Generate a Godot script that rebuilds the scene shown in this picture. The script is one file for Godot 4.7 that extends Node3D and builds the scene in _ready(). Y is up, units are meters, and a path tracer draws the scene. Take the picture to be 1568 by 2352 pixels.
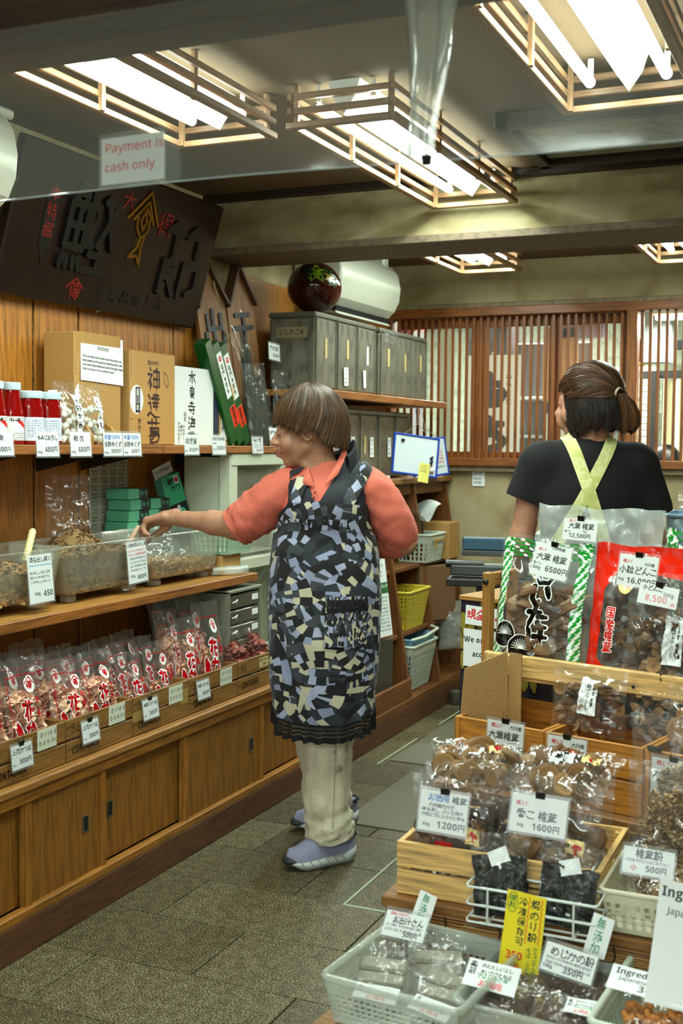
extends Node3D
# A dried-goods shop seen from its entrance: shelves along one wall, crates of dried mushrooms opposite, two women at work.

const HEXD := "0123456789abcdef"
var used := {}
var mats := {}
var rng := RandomNumberGenerator.new()
var noise := FastNoiseLite.new()

# ---------------------------------------------------------------- mesh building
class MB:
	var v := PackedVector3Array()
	var n := PackedVector3Array()
	var t := PackedVector2Array()
	var c := PackedColorArray()
	var col := Color.WHITE
	var x := Transform3D.IDENTITY
	func vert(p: Vector3, nn: Vector3, uv: Vector2) -> void:
		v.append(x * p); n.append((x.basis * nn).normalized()); t.append(uv); c.append(col)
	func tri(a: Vector3, b: Vector3, d: Vector3, ua := Vector2.ZERO, ub := Vector2.ZERO, ud := Vector2.ZERO) -> void:
		var nn := (b - a).cross(d - a)
		if nn.length_squared() < 1e-18: return
		nn = nn.normalized()
		vert(a, nn, ua); vert(d, nn, ud); vert(b, nn, ub)
	func stri(a: Vector3, b: Vector3, d: Vector3, na: Vector3, nb: Vector3, nd: Vector3, ua := Vector2.ZERO, ub := Vector2.ZERO, ud := Vector2.ZERO) -> void:
		vert(a, na, ua); vert(d, nd, ud); vert(b, nb, ub)
	func out(a: Vector3, b: Vector3, d: Vector3, o: Vector3) -> void:
		if (b - a).cross(d - a).dot(a + b + d - o * 3.0) < 0.0: tri(a, d, b)
		else: tri(a, b, d)
	func quad(a: Vector3, b: Vector3, d: Vector3, e: Vector3, r := Rect2(0, 0, 1, 1)) -> void:
		# a lower left, b lower right, d upper right, e upper left, seen from outside
		var u0 := Vector2(r.position.x, r.end.y)
		var u1 := r.end
		var u2 := Vector2(r.end.x, r.position.y)
		tri(a, b, d, u0, u1, u2); tri(a, d, e, u0, u2, r.position)
	func box(ce: Vector3, s: Vector3, bev := 0.0) -> MB:
		var h := s * 0.5
		bev = minf(bev, minf(h.x, minf(h.y, h.z)) * 0.9)
		var P := func(sx, sy, sz, k): # corner with axis k kept on its face, the others drawn in
			var i := Vector3(bev, bev, bev); i[k] = 0.0
			return ce + Vector3(sx * (h.x - i.x), sy * (h.y - i.y), sz * (h.z - i.z))
		for k in 3:
			var a := (k + 1) % 3
			var b := (k + 2) % 3
			for s1 in [-1.0, 1.0]:
				var q := []
				for ab in [[-1.0, -1.0], [1.0, -1.0], [1.0, 1.0], [-1.0, 1.0]]:
					var g := [0.0, 0.0, 0.0]; g[k] = s1; g[a] = ab[0]; g[b] = ab[1]
					q.append(P.call(g[0], g[1], g[2], k))
				out(q[0], q[1], q[2], ce); out(q[0], q[2], q[3], ce)
			if bev > 0.0:
				for s1 in [-1.0, 1.0]:
					for s2 in [-1.0, 1.0]:
						var g0 := [0.0, 0.0, 0.0]; var g1 := [0.0, 0.0, 0.0]
						g0[a] = s1; g0[b] = s2; g0[k] = -1.0; g1[a] = s1; g1[b] = s2; g1[k] = 1.0
						var q0: Vector3 = P.call(g0[0], g0[1], g0[2], a); var q1: Vector3 = P.call(g1[0], g1[1], g1[2], a)
						var q2: Vector3 = P.call(g1[0], g1[1], g1[2], b); var q3: Vector3 = P.call(g0[0], g0[1], g0[2], b)
						out(q0, q1, q2, ce); out(q0, q2, q3, ce)
		if bev > 0.0:
			for i in 8:
				var sx := 1.0 if i & 1 else -1.0
				var sy := 1.0 if i & 2 else -1.0
				var sz := 1.0 if i & 4 else -1.0
				out(P.call(sx, sy, sz, 0), P.call(sx, sy, sz, 1), P.call(sx, sy, sz, 2), ce)
		return self
	# a sheet of points g[i][j]; wi / wj close it round; uv runs 0..1 along j (u) and i (v)
	func sheet(g: Array, wi := false, wj := false, ur := Rect2(0, 0, 1, 1), flip := false) -> MB:
		var m := g.size()
		var k: int = g[0].size()
		var nn := []
		for i in m:
			var row := PackedVector3Array(); row.resize(k)
			nn.append(row)
		for i in (m if wi else m - 1):
			var i2 := (i + 1) % m
			for j in (k if wj else k - 1):
				var j2 := (j + 1) % k
				var f: Vector3 = (g[i2][j2] - g[i][j]).cross(g[i2][j] - g[i][j2])
				nn[i][j] += f; nn[i2][j] += f; nn[i][j2] += f; nn[i2][j2] += f
		var sg := -1.0 if flip else 1.0
		for i in (m if wi else m - 1):
			var i2 := (i + 1) % m
			var v0 := ur.position.y + ur.size.y * float(i) / (m if wi else m - 1)
			var v1 := ur.position.y + ur.size.y * float(i + 1) / (m if wi else m - 1)
			for j in (k if wj else k - 1):
				var j2 := (j + 1) % k
				var u0 := ur.position.x + ur.size.x * float(j) / (k if wj else k - 1)
				var u1 := ur.position.x + ur.size.x * float(j + 1) / (k if wj else k - 1)
				var A: Vector3 = g[i][j]; var B: Vector3 = g[i2][j]; var C: Vector3 = g[i2][j2]; var D: Vector3 = g[i][j2]
				if flip:
					stri(A, B, C, nn[i][j] * sg, nn[i2][j] * sg, nn[i2][j2] * sg, Vector2(u0, v0), Vector2(u0, v1), Vector2(u1, v1))
					stri(A, C, D, nn[i][j] * sg, nn[i2][j2] * sg, nn[i][j2] * sg, Vector2(u0, v0), Vector2(u1, v1), Vector2(u1, v0))
				else:
					stri(A, C, B, nn[i][j], nn[i2][j2], nn[i2][j], Vector2(u0, v0), Vector2(u1, v1), Vector2(u0, v1))
					stri(A, D, C, nn[i][j], nn[i][j2], nn[i2][j2], Vector2(u0, v0), Vector2(u1, v0), Vector2(u1, v1))
		return self
	# rings of a lathe round y: profile of (radius, height), bottom to top
	func lathe(prof: Array, seg := 20, o := Vector3.ZERO, sx := 1.0, sz := 1.0) -> MB:
		var g := []
		for p in prof:
			var row := PackedVector3Array()
			for j in seg:
				var a := TAU * j / seg
				row.append(o + Vector3(cos(a) * p.x * sx, p.y, sin(a) * p.x * sz))
			g.append(row)
		return sheet(g, false, true)
	func tube(path: Array, r, seg := 8, cap := true) -> MB:
		var g := []
		var up := Vector3.UP
		for i in path.size():
			var d: Vector3 = (path[mini(i + 1, path.size() - 1)] - path[maxi(i - 1, 0)]).normalized()
			var side := d.cross(up if absf(d.dot(up)) < 0.95 else Vector3.RIGHT).normalized()
			var u2 := side.cross(d).normalized()
			up = u2
			var rr: float = r[i] if r is Array else r
			var row := PackedVector3Array()
			for j in seg:
				var a := TAU * j / seg
				row.append(path[i] + side * cos(a) * rr + u2 * sin(a) * rr)
			g.append(row)
		sheet(g, false, true)
		if cap:
			for e in [0, path.size() - 1]:
				for j in seg:
					out(path[e], g[e][j], g[e][(j + 1) % seg], path[1] if e == 0 else path[path.size() - 2])
		return self
	# polygon in xy thickened along z
	func prism(poly: PackedVector2Array, z0: float, z1: float) -> MB:
		var idx := Geometry2D.triangulate_polygon(poly)
		for i in range(0, idx.size(), 3):
			for zz in [z0, z1]:
				var a := Vector3(poly[idx[i]].x, poly[idx[i]].y, zz); var b := Vector3(poly[idx[i + 1]].x, poly[idx[i + 1]].y, zz); var d := Vector3(poly[idx[i + 2]].x, poly[idx[i + 2]].y, zz)
				out(a, b, d, (a + b + d) / 3.0 - Vector3(0, 0, zz - (z0 + z1) * 0.5))
		var cw := Geometry2D.is_polygon_clockwise(poly)
		for i in poly.size():
			var p := poly[i]; var q := poly[(i + 1) % poly.size()]
			if cw:
				var w := p; p = q; q = w
			tri(Vector3(p.x, p.y, z1), Vector3(p.x, p.y, z0), Vector3(q.x, q.y, z0)); tri(Vector3(p.x, p.y, z1), Vector3(q.x, q.y, z0), Vector3(q.x, q.y, z1))
		return self
	func done() -> ArrayMesh:
		var m := ArrayMesh.new()
		if v.is_empty(): return m
		var a := []
		a.resize(Mesh.ARRAY_MAX)
		a[Mesh.ARRAY_VERTEX] = v; a[Mesh.ARRAY_NORMAL] = n; a[Mesh.ARRAY_TEX_UV] = t; a[Mesh.ARRAY_COLOR] = c
		m.add_surface_from_arrays(Mesh.PRIMITIVE_TRIANGLES, a)
		return m

func mb() -> MB: return MB.new()

func numbered(s: String) -> String:
	var k: int = used.get(s, 0)
	used[s] = k + 1
	return s if k == 0 else "%s_%03d" % [s, k]

func thing(called: String, label: String, category: String, at := Vector3.ZERO, turn := 0.0, group := "") -> Node3D:
	var o := Node3D.new()
	o.name = numbered(called)
	add_child(o)
	o.position = at
	o.rotation_degrees.y = turn
	return tag(o, label, category, group)

func tag(o: Node3D, label := "", category := "", group := "", kind := "") -> Node3D:
	if label: o.set_meta("label", label)
	if category: o.set_meta("category", category)
	if group: o.set_meta("group", group)
	if kind: o.set_meta("kind", kind)
	return o

func part(p: Node, called: String, m, mat: Material, label := "") -> MeshInstance3D:
	var o := MeshInstance3D.new()
	o.name = called
	o.mesh = m.done() if m is MB else m
	o.material_override = mat
	p.add_child(o, true)
	if label: o.set_meta("label", label)
	return o

func solo(called: String, m, mat: Material, label: String, category: String, at := Vector3.ZERO, turn := 0.0, group := "") -> MeshInstance3D:
	var o := MeshInstance3D.new()
	o.name = numbered(called)
	o.mesh = m.done() if m is MB else m
	o.material_override = mat
	add_child(o)
	o.position = at
	o.rotation_degrees.y = turn
	tag(o, label, category, group)
	return o

func struct(called: String, m, mat: Material, p: Node = self) -> MeshInstance3D:
	var o := MeshInstance3D.new()
	o.name = numbered(called) if p == self else called
	if m != null: o.mesh = m.done() if m is MB else m
	o.material_override = mat
	p.add_child(o, true)
	if p == self: o.set_meta("kind", "structure")
	return o

# ---------------------------------------------------------------- materials
var tex := {}
func ntex(key: String, freq: float, octaves: int, ramp: Array, size := 512, kind := FastNoiseLite.TYPE_SIMPLEX_SMOOTH, sd := 7) -> NoiseTexture2D:
	if tex.has(key): return tex[key]
	var f := FastNoiseLite.new()
	f.noise_type = kind
	f.frequency = freq
	f.fractal_octaves = octaves
	f.seed = sd
	var t := NoiseTexture2D.new()
	t.width = size; t.height = size
	t.seamless = true
	t.noise = f
	if ramp.size():
		var g := Gradient.new()
		g.offsets = PackedFloat32Array(ramp.map(func(e): return e[0]))
		g.colors = PackedColorArray(ramp.map(func(e): return e[1] if e[1] is Color else Color(e[1], e[1], e[1])))
		t.color_ramp = g
	tex[key] = t
	return t

func flat(key: String, c: Color, rough := 0.7, metal := 0.0) -> StandardMaterial3D:
	if mats.has(key): return mats[key]
	var m := StandardMaterial3D.new()
	m.resource_name = key
	m.albedo_color = c
	m.roughness = rough
	m.metallic = metal
	mats[key] = m
	return m

func tri_mat(key: String, c: Color, t: Texture2D, scale: Vector3, rough := 0.6) -> StandardMaterial3D:
	if mats.has(key): return mats[key]
	var m := flat(key, c, rough)
	m.albedo_texture = t
	m.uv1_triplanar = true
	m.uv1_scale = scale
	return m

# wood whose grain runs along axis 0, 1 or 2 of the piece
func wood(key: String, c: Color, axis: int, rough := 0.55) -> StandardMaterial3D:
	var k := key + str(axis)
	if mats.has(k): return mats[k]
	var s := Vector3(9, 9, 9)
	s[axis] = 0.6
	var m := tri_mat(k, c, ntex("grain", 0.012, 5, []), s, rough)
	m.detail_enabled = true
	m.detail_blend_mode = BaseMaterial3D.BLEND_MODE_MUL
	m.detail_albedo = tex["wear"]
	m.heightmap_enabled = true
	m.heightmap_scale = 0.02
	m.heightmap_texture = ntex("grain_h", 0.012, 5, [])
	return m

func film(key: String, alpha := 0.03, c := Color(0.9, 0.95, 0.95), rough := 0.04) -> StandardMaterial3D:
	if mats.has(key): return mats[key]
	var m := flat(key, Color(c, alpha), rough)
	m.transparency = BaseMaterial3D.TRANSPARENCY_ALPHA
	m.cull_mode = BaseMaterial3D.CULL_DISABLED
	return m

func cloth(key: String, c: Color, rough := 0.9, sc := 220.0) -> StandardMaterial3D:
	if mats.has(key): return mats[key]
	var m := tri_mat(key, c, ntex("weave", 0.05, 3, [[0.0, 0.8], [0.5, 0.95], [1.0, 1.0]]), Vector3(6, 6, 6), rough)
	m.rim_enabled = true; m.rim = 0.25; m.rim_tint = 0.6
	m.cull_mode = BaseMaterial3D.CULL_DISABLED
	return m

func glow(key: String, c: Color, e: float) -> StandardMaterial3D:
	if mats.has(key): return mats[key]
	var m := flat(key, Color(0.9, 0.92, 0.9), 0.3)
	m.emission_enabled = true
	m.emission = c
	m.emission_energy_multiplier = e
	return m

func rb(yaw := 0.0, pitch := 0.0, roll := 0.0) -> Basis:
	return Basis.from_euler(Vector3(deg_to_rad(pitch), deg_to_rad(yaw), deg_to_rad(roll)))
func V(x: float, y: float, z: float) -> Vector3: return Vector3(x, y, z)

# ---------------------------------------------------------------- lettering: brush strokes on a 16 x 16 grid, parts of characters set into boxes
var G := {
	"木": "14e4 707f 740b 74eb", "隹": "5016 343f 80a3 34e4 38d8 3bdb 3fef 949f", "艹": "08f8 505f a0af", "耳": "11e1 411d b11f 45b5 49b9 0dfc",
	"毎": "4014 23e3 540c 54d4 d4bd 0cec 08f8 8698", "肉": "2f23d3df 8084 8457 84b7 895d 89bd", "本": "14e4 707f 740b 74eb 4bbb", "口": "11e1ee1e11",
	"日": "21d1df2f21 28d8", "曷": "31d1d63631 34d4 5719 38e8 e8ce9e 7a4d 3b3fbf", "葛": "@艹00f4 @曷05ff", "吉": "24d4 7078 38c8 @口39df",
	"里": "21d1d82821 25d5 818e 2bdb 0efe", "予": "32d2 d297 5498 18e8 e8ca 878f5d", "野": "@里006f @予60ff", "ネ": "7092 14c4 c40b 787f 89cc", "申": "22d2dc2c22 27d7 808f",
	"神": "@ネ006f @申60ff", "辶": "1134 1636 364b 0e3c8fff", "幸": "31e1 8084 04f4 5467 b4a7 28d8 3bcb 8480 888f", "達": "@辶00ff @幸50fb", "水": "708e6c 15651d e494 95fe",
	"前": "3053 c0a3 04f4 1f1767 676f 1a6a 1d6d a7ac e6ef", "寺": "32c2 7076 06f6 1aea b7bf8f 4b6d", "氵": "31c4 07a9 1fdb", "海": "@氵004f @毎50ff",
	"台": "7016 16c6 b3d7 @口29de", "苔": "@艹00f4 @台15ef", "石": "12e2 621a @口48ee", "幾": "3017 1747 c0a7 a7d7 09f9 591f 89df eb8f", "磯": "@石006f @幾60ff",
	"雨": "20d0 0a03f3f9 718e 3557 3a59 a5c7 aac9", "雪": "@雨00f8 29d9df2f 2cdc", "鳥": "7042 4242c2c7 45c5 48e8 4b42 4bebdfae 0e1c 3d4f 6d7f", "鳴": "@口024b @鳥50ff",
	"門": "1f116167 1767 1464 9197f7 91f1ff 94f4", "糸": "7045 45a5 c338 38d8 b6e9 888f 6a2d 9add", "若": "@艹00f4 06f6 840f @口6aef", "布": "04f4 601a 4f48d8de 858f",
	"竹": "3005 2474 464f b085 94f4 d4df", "皮": "22e2 e2c5 220f 8087 37d7 d73f 59ef", "比": "202e6b 2666 a0aeefb f4a8", "混": "@氵004f @日50e6 @比57ff",
	"合": "7008 70f8 4999 @口3aef", "出": "707f 3238d8d2 1a1fefea", "肖": "7075 1244 e2b4 1f17e7ef 1aea 1ded", "刂": "414b b0bf7d", "削": "@肖008f @刂90ff",
	"彳": "b014 c509 787f", "徳": "@彳005f 53f3 a0a6 66f6f96966 96c9 6c5f 8c8fcfdd ecff", "用": "0f2922d2dfbe 26d6 2ada 828f", "米": "2145 c1a5 08f8 707f 780e 79fe",
	"分": "5008 90f8 38c8cfae 780f", "粉": "@米006f @分60ff", "上": "707e 77d7 0efe", "亻": "b009 767f", "化": "@亻006f a0aeefeb f493", "花": "@艹00f4 @化05ff",
	"傳": "@亻005f 51f1 63f3f86863 66f6 a0aa 4afa 5cfc c9cf9f 7c8e", "牛": "3016 34e4 09f9 808f", "特": "@牛006f @寺60ff", "扌": "05f5 808f4d 0bf8",
	"巽": "1161641417 91e1e49497 29e9 5759 a7a9 0cfc 5d1f adef", "撰": "@扌005f @巽50ff", "大": "15e5 81850f 85ff", "葉": "@艹00f4 06f6 454a 858a c5ca 48c8 @木0aff",
	"茸": "@艹00f4 @耳05ff", "椎": "@木006f @隹60ff", "梅": "@木006f @毎60ff", "小": "808f5d 450b b5fb", "立": "8083 14e4 466d c69d 0efe", "粒": "@米006f @立60ff",
	"極": "@木006f 61f1 b1a5bc9e @口648a c4f4 f4bd c5fe 4fff", "産": "8082 13e3 4356 c3b6 16f6 160f 6a48 69ea 878f 5ccc 3fff", "九": "14c4 c4bdefec 600f",
	"州": "303b1f 808f e0ef 0609 56a9 a6c9", "国": "11e1ef1f11 44c4 48b8 4cdc 848c a9ba", "王": "12e2 17e7 0efe 727e", "見": "30c0c93930 33c3 36c6 690f 99aefefb",
	"現": "@王036d @見60ff", "金": "7007 70f7 48b8 1bfb 888f 3c4e cdbe 0ffe", "香": "b022 04f4 7179 7408 74f8 @日3ade", "汁": "@氵004f 57f7 a0af",
	"火": "80870f 88ff 3427 e3b7", "焼": "@火006f 62f2 8086 d0d6 56f6 4afa 9a5f babffefc", "令": "7008 70f8 58a8 2aca ca7e 5c9f", "冷": "1134 0d47 @令50ff",
	"東": "12e2 24d4da2a24 27d7 808f 8a1f 8aef", "凍": "1134 0d47 @東50ff", "保": "@亻005f @口60e6 58f8 a6af a85e a8fe", "存": "13f3 602a 363f 66e6 e6a9 a9af8e 5bfb",
	"可": "11f1 d1de9e @口259b", "無": "4015 33e3 07f7 0bfb 333b 636b 939b c3cb 1d0f 4d5f 8d9f ccdf", "添": "@氵004f 62e2 57f7 a25a a6fb a9af8e 7b5e cbdd ebfd",
	"加": "05757f4d 400f @口93fe", "干": "22d2 08f8 828f", "泉": "8062 @日22d8 @水38cf", "別": "@口106a 19797f5d 490f @刂90ff", "名": "601751c1c10f 4467 @口57ef",
	"寒": "8082 0502f2f5 26e6 29d9 0cfc 535c a3ac 6c2f acff 8e9f", "寿": "12e2 26d6 09f9 802f 0bfb cbcfaf 6c8e", "司": "11e1ef9f 25a5 @口38ad",
	"巻": "3053 c0a3 15e5 08f8 8008 75fc 4acaca4c 4c4ffefc", "昆": "@日30d6 @比17ff", "便": "@亻005f 51f1 63f3f96963 66f6 a1a95f 79ff", "禾": "c022 04f4 707f 740c 74fb",
	"利": "@禾008f @刂90ff", "円": "2e22d2de 7278 28d8", "三": "22d2 38c8 0efe",
	"も": "716b8ebeead8 25c5 2ac9", "み": "33a34d1d0b29fc c5ae", "じ": "414c6fcfeb b2d5 d1f4", "お": "25a5 616d3f1d4a99dbde9f c1e4", "ろ": "32c218b7eaed9f4f",
	"し": "414c6fcfeb", "く": "c128bf", "ず": "15e5 828a6c4a688a8d5f c0d2 e0f2", "か": "15b5bd8f 620f c3f8", "つ": "16a3e6ea7f", "さ": "25e4 60c9 293d7fcf",
	"ん": "801f5a8aaecffb", "ど": "4078 d5393a2c5fef b1d4 e0f3", "と": "4078 d5393a2c5fef", "こ": "33d3b5 1b4eee", "た": "14a4 601f 87e7 8b9eee", "け": "213f4c 65f5 b1bb8f",
	"の": "834d1d1753a2e6ec9f", "り": "313b5a b0b98f", "め": "325d a24e1c1874c4f9ec9f", "に": "213f4d 74e4 6a7dee", "き": "25d3 29d7 61cb 2c4fcf",
	"ご": "33d3b5 1b4eee b0d3 e0f3", "ま": "25d5 29d9 818c6f3d4b9cef", "い": "222a5f7c c3e9", "す": "15e5 838a6c4a688a9d6f", "て": "14e3 e37a9fdf", "う": "52b3 39c6dbaf6f",
	"は": "213f4d 74e4 b1bd8f6c8bee", "な": "14a4 61 1b c2f5 b7bd8f5c7aee", "で": "14d3 d37a9fdf b6d8 d5f7", "、": "8bbf", "魚": "5014 41b1 b194 13e3eb1b13 17e7 838b 1d0f 4d5f 9daf ddff", "臣": "20e0 202f 2fef 44d4d94944 8044 898f", "又": "12d2d20f 31ff", "土": "25d5 808e 0efe", "鰹": "@魚006f @臣609a @又a0fa @土7aff", "節": "@竹00f6 @良077f 98f8 f8fdce 989f", "良": "8082 32d2d83832 35d5 323e6b 88ff", "わ": "303f 1545 4509 4a85d5fbceaf", "レ": "404fe7", "冬": "6026 52c2c21a 56ea 6a9b 6d9f", "製": "@本00af b1bb e0ef 0bfb", "得": "@彳005f @日60f7 69f9 4cfc d9df", "川": "202b1f 808e e0ef", "味": "@口034c @本50ff", "だ": "14a4 601f 87e7 8b9eee b1d3 d0f2", "ら": "52b4 3438a7ebce5f", "そ": "32c218d8 d8797cbf", "ば": "213f4d 74d4 a1ad8f6c8bee b0c2 d0f2",
	"キ": "24d3 19e8 60af", "プ": "13c3c85f d0f0f2d2d0", "バ": "430e a3ed c0d2 e0f2", "ッ": "1528 6578 d45e", "グ": "411a 42c2c85f d0e2 f0f2", "十": "17e7 808f", "ち": "24d3 7138a7ebce6f", "ー": "18e8",
}
var glyphs := {}
func strokes(ch: String) -> Array:
	if glyphs.has(ch): return glyphs[ch]
	var r := []
	for tok in (G[ch] as String).split(" ", false):
		if tok[0] == "@":
			var b := []
			for i in 4: b.append(HEXD.find(tok[2 + i]) / 15.0)
			for s in strokes(tok[1]):
				var q := PackedVector2Array()
				for p in s: q.append(Vector2(lerpf(b[0], b[2], p.x), lerpf(b[1], b[3], p.y)))
				r.append(q)
		else:
			var q := PackedVector2Array()
			for i in range(0, tok.length() - 1, 2): q.append(Vector2(HEXD.find(tok[i]), HEXD.find(tok[i + 1])) / 15.0)
			r.append(q)
	glyphs[ch] = r
	return r

class Atlas:
	var im: Image
	var pen := Vector2i(4, 4)
	var row := 0
	var cells := {}
	var disc := {}
	var paper: Texture2D
var aO := Atlas.new()
var aT := Atlas.new()

func atlas_cell(a: Atlas, key: String, w: int, h: int, bg: Color) -> Rect2i:
	if a.pen.x + w + 4 > a.im.get_width():
		a.pen = Vector2i(4, a.pen.y + a.row + 4); a.row = 0
	var r := Rect2i(a.pen, Vector2i(w, h))
	if r.end.y > a.im.get_height(): push_error("atlas full " + key)
	a.im.fill_rect(r.grow(2), bg)
	a.pen.x += w + 6
	a.row = maxi(a.row, h)
	a.cells[key] = r
	return r

func uvr(a: Atlas, key: String) -> Rect2:
	var r: Rect2i = a.cells[key]
	var s := Vector2(a.im.get_size())
	return Rect2(Vector2(r.position) / s, Vector2(r.size) / s)

func brush(a: Atlas, w: float, c: Color) -> Image:
	var k := "%.1f%s" % [w, c.to_html()]
	if a.disc.has(k): return a.disc[k]
	var n := int(ceil(w)) + 2
	var b := Image.create_empty(n, n, false, Image.FORMAT_RGBA8)
	for y in n:
		for x in n:
			var d := Vector2(x + 0.5 - n * 0.5, y + 0.5 - n * 0.5).length()
			b.set_pixel(x, y, Color(c, clampf(w * 0.5 - d + 0.5, 0.0, 1.0) * c.a))
	a.disc[k] = b
	return b

func line(a: Atlas, pts: PackedVector2Array, w: float, c: Color, taper := 0.0) -> void:
	var tot := 0.0
	for i in pts.size() - 1: tot += pts[i].distance_to(pts[i + 1])
	var run := 0.0
	for i in pts.size() - 1:
		var L := pts[i].distance_to(pts[i + 1])
		var n := maxi(1, int(L / maxf(0.6, w * 0.22)))
		for s in n + 1:
			var f := (run + L * s / n) / maxf(tot, 0.01)
			var ww := w * (1.0 - taper * smoothstep(0.55, 1.0, f)) * (1.0 + taper * 0.35 * (1.0 - smoothstep(0.0, 0.25, f)))
			ww = maxf(1.0, roundf(ww * 2.0) * 0.5)
			var b := brush(a, ww, c)
			var p := pts[i].lerp(pts[i + 1], float(s) / n)
			a.im.blend_rect(b, Rect2i(Vector2i.ZERO, b.get_size()), Vector2i((p - Vector2(b.get_size()) * 0.5 + Vector2(0.5, 0.5)).floor()))
		run += L

var fonts := {}
func latin(a: Atlas, ch: String, x: float, y: float, size: int, c: Color, face: String, sx := 1.0) -> float:
	var bold := not face.begins_with("-")
	if not fonts.has(face):
		var f := SystemFont.new()
		f.font_names = PackedStringArray([face.trim_prefix("-")])
		f.font_weight = 700 if bold else 400
		fonts[face] = f
	var ts := TextServerManager.get_primary_interface()
	var rid: RID = fonts[face].get_rids()[0]
	var sz := Vector2i(size, 0)
	var gi := ts.font_get_glyph_index(rid, size, ch.unicode_at(0), 0)
	ts.font_render_glyph(rid, sz, gi)
	var r := Rect2i(ts.font_get_glyph_uv_rect(rid, sz, gi))
	if r.size.x > 0 and ch != " ":
		var src := ts.font_get_texture_image(rid, sz, ts.font_get_glyph_texture_idx(rid, sz, gi)).get_region(r)
		var o := Image.create_empty(r.size.x, r.size.y, false, Image.FORMAT_RGBA8)
		for j in r.size.y:
			for i in r.size.x: o.set_pixel(i, j, Color(c, src.get_pixel(i, j).a * c.a))
		if sx != 1.0: o.resize(maxi(1, int(r.size.x * sx)), r.size.y, Image.INTERPOLATE_BILINEAR)
		var off := ts.font_get_glyph_offset(rid, sz, gi)
		a.im.blend_rect(o, Rect2i(Vector2i.ZERO, o.get_size()), Vector2i(Vector2(x + off.x * sx, y + size * 0.82 + off.y).round()))
	return ts.font_get_glyph_advance(rid, size, gi).x * sx

# writes s at pixel (x, y) of a cell; size is the height of a character
func ink(a: Atlas, cell: Rect2i, s: String, x: float, y: float, size: float, c := Color(0.02, 0.02, 0.03), w := 0.0, down := false, taper := 0.0, face := "Droid Sans", gap := 1.06, slant := 0.0) -> float:
	var p := Vector2(cell.position) + Vector2(x, y)
	var p0 := p
	if w <= 0.0: w = size * 0.1
	for ch in s:
		if G.has(ch):
			for st in strokes(ch):
				var q := PackedVector2Array()
				for e in st: q.append(p + Vector2(e.x + slant * (0.5 - e.y), e.y) * size * 0.94)
				line(a, q, w, c, taper)
			if down: p.y += size * gap
			else: p.x += size * gap
		elif down:
			latin(a, ch, p.x + size * 0.2, p.y, int(size), c, face); p.y += size * gap * (0.5 if ch == " " else 1.0)
		else:
			p.x += latin(a, ch, p.x, p.y - size * 0.04, int(size * 1.12), c, face) * gap
	return (p - p0).x

# rows of small print, too small to read in the photograph
func fine(a: Atlas, cell: Rect2i, x: float, y: float, wd: float, size: float, rows: int, c := Color(0.15, 0.15, 0.18), lead := 1.5) -> void:
	var pool := "のにはしてかでさいくもと出用水本上小"
	for r in rows:
		var px := x
		while px < x + wd - size:
			ink(a, cell, pool[rng.randi() % pool.length()], px, y + r * size * lead, size, c, maxf(1.0, size * 0.11))
			px += size * 1.02

# ---------------------------------------------------------------- what is printed on cards, boxes and bags
const INK := Color(0.02, 0.02, 0.03)
const RED := Color(0.78, 0.06, 0.08)
const BLUE := Color(0.08, 0.42, 0.75)
const PAPER := Color(0.93, 0.95, 0.95)

func card_cell(key: String, w: int, h: int, rows: Array, bg := PAPER) -> void:
	var r := atlas_cell(aO, key, w, h, bg)
	for e in rows:
		if e[0] is int: fine(aO, r, e[1], e[2], e[3], e[4], e[0], e[5] if e.size() > 5 else Color(0.15, 0.15, 0.18))
		else: ink(aO, r, e[0], e[1], e[2], e[3], e[4] if e.size() > 4 else INK, e[5] if e.size() > 5 else 0.0, e[6] if e.size() > 6 else false, e[7] if e.size() > 7 else 0.0, e[8] if e.size() > 8 else "Droid Sans", e[9] if e.size() > 9 else 1.06)

func outlined(a: Atlas, r: Rect2i, s: String, x: float, y: float, size: float, c: Color, w: float, edge: float, ec: Color, down := true, taper := 0.2, gap := 1.0) -> void:
	ink(a, r, s, x, y, size, ec, w + edge * 2.0, down, taper * 0.5, "Droid Sans", gap)
	ink(a, r, s, x, y, size, c, w, down, taper, "Droid Sans", gap)

func disc_at(a: Atlas, r: Rect2i, x: float, y: float, d: float, c: Color) -> void:
	var b := brush(a, d, c)
	a.im.blend_rect(b, Rect2i(Vector2i.ZERO, b.get_size()), r.position + Vector2i(int(x - d * 0.5), int(y - d * 0.5)))

func fillpoly(im: Image, pts: PackedVector2Array, c: Color, clip: Rect2i) -> void:
	var y0 := 1e9; var y1 := -1e9
	for p in pts:
		y0 = minf(y0, p.y); y1 = maxf(y1, p.y)
	for y in range(maxi(clip.position.y, int(y0)), mini(clip.end.y, int(y1) + 1)):
		var xs := []
		for i in pts.size():
			var p := pts[i]; var q := pts[(i + 1) % pts.size()]
			if (p.y <= y) != (q.y <= y): xs.append(p.x + (y - p.y) * (q.x - p.x) / (q.y - p.y))
		xs.sort()
		for k in range(0, xs.size() - 1, 2):
			var xa := maxi(clip.position.x, int(xs[k])); var xb := mini(clip.end.x, int(xs[k + 1]) + 1)
			if xb > xa: im.fill_rect(Rect2i(xa, y, xb - xa, 1), c)

func roof_mark(a: Atlas, r: Rect2i, x: float, y: float, s: float, c: Color, w: float) -> void:
	var o := Vector2(r.position) + Vector2(x, y)
	line(a, PackedVector2Array([o + Vector2(0, s * 0.42), o + Vector2(s * 0.5, 0), o + Vector2(s, s * 0.42)]), w, c)
	ink(a, r, "傳", x + s * 0.24, y + s * 0.3, s * 0.54, c, w * 0.9)

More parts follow.
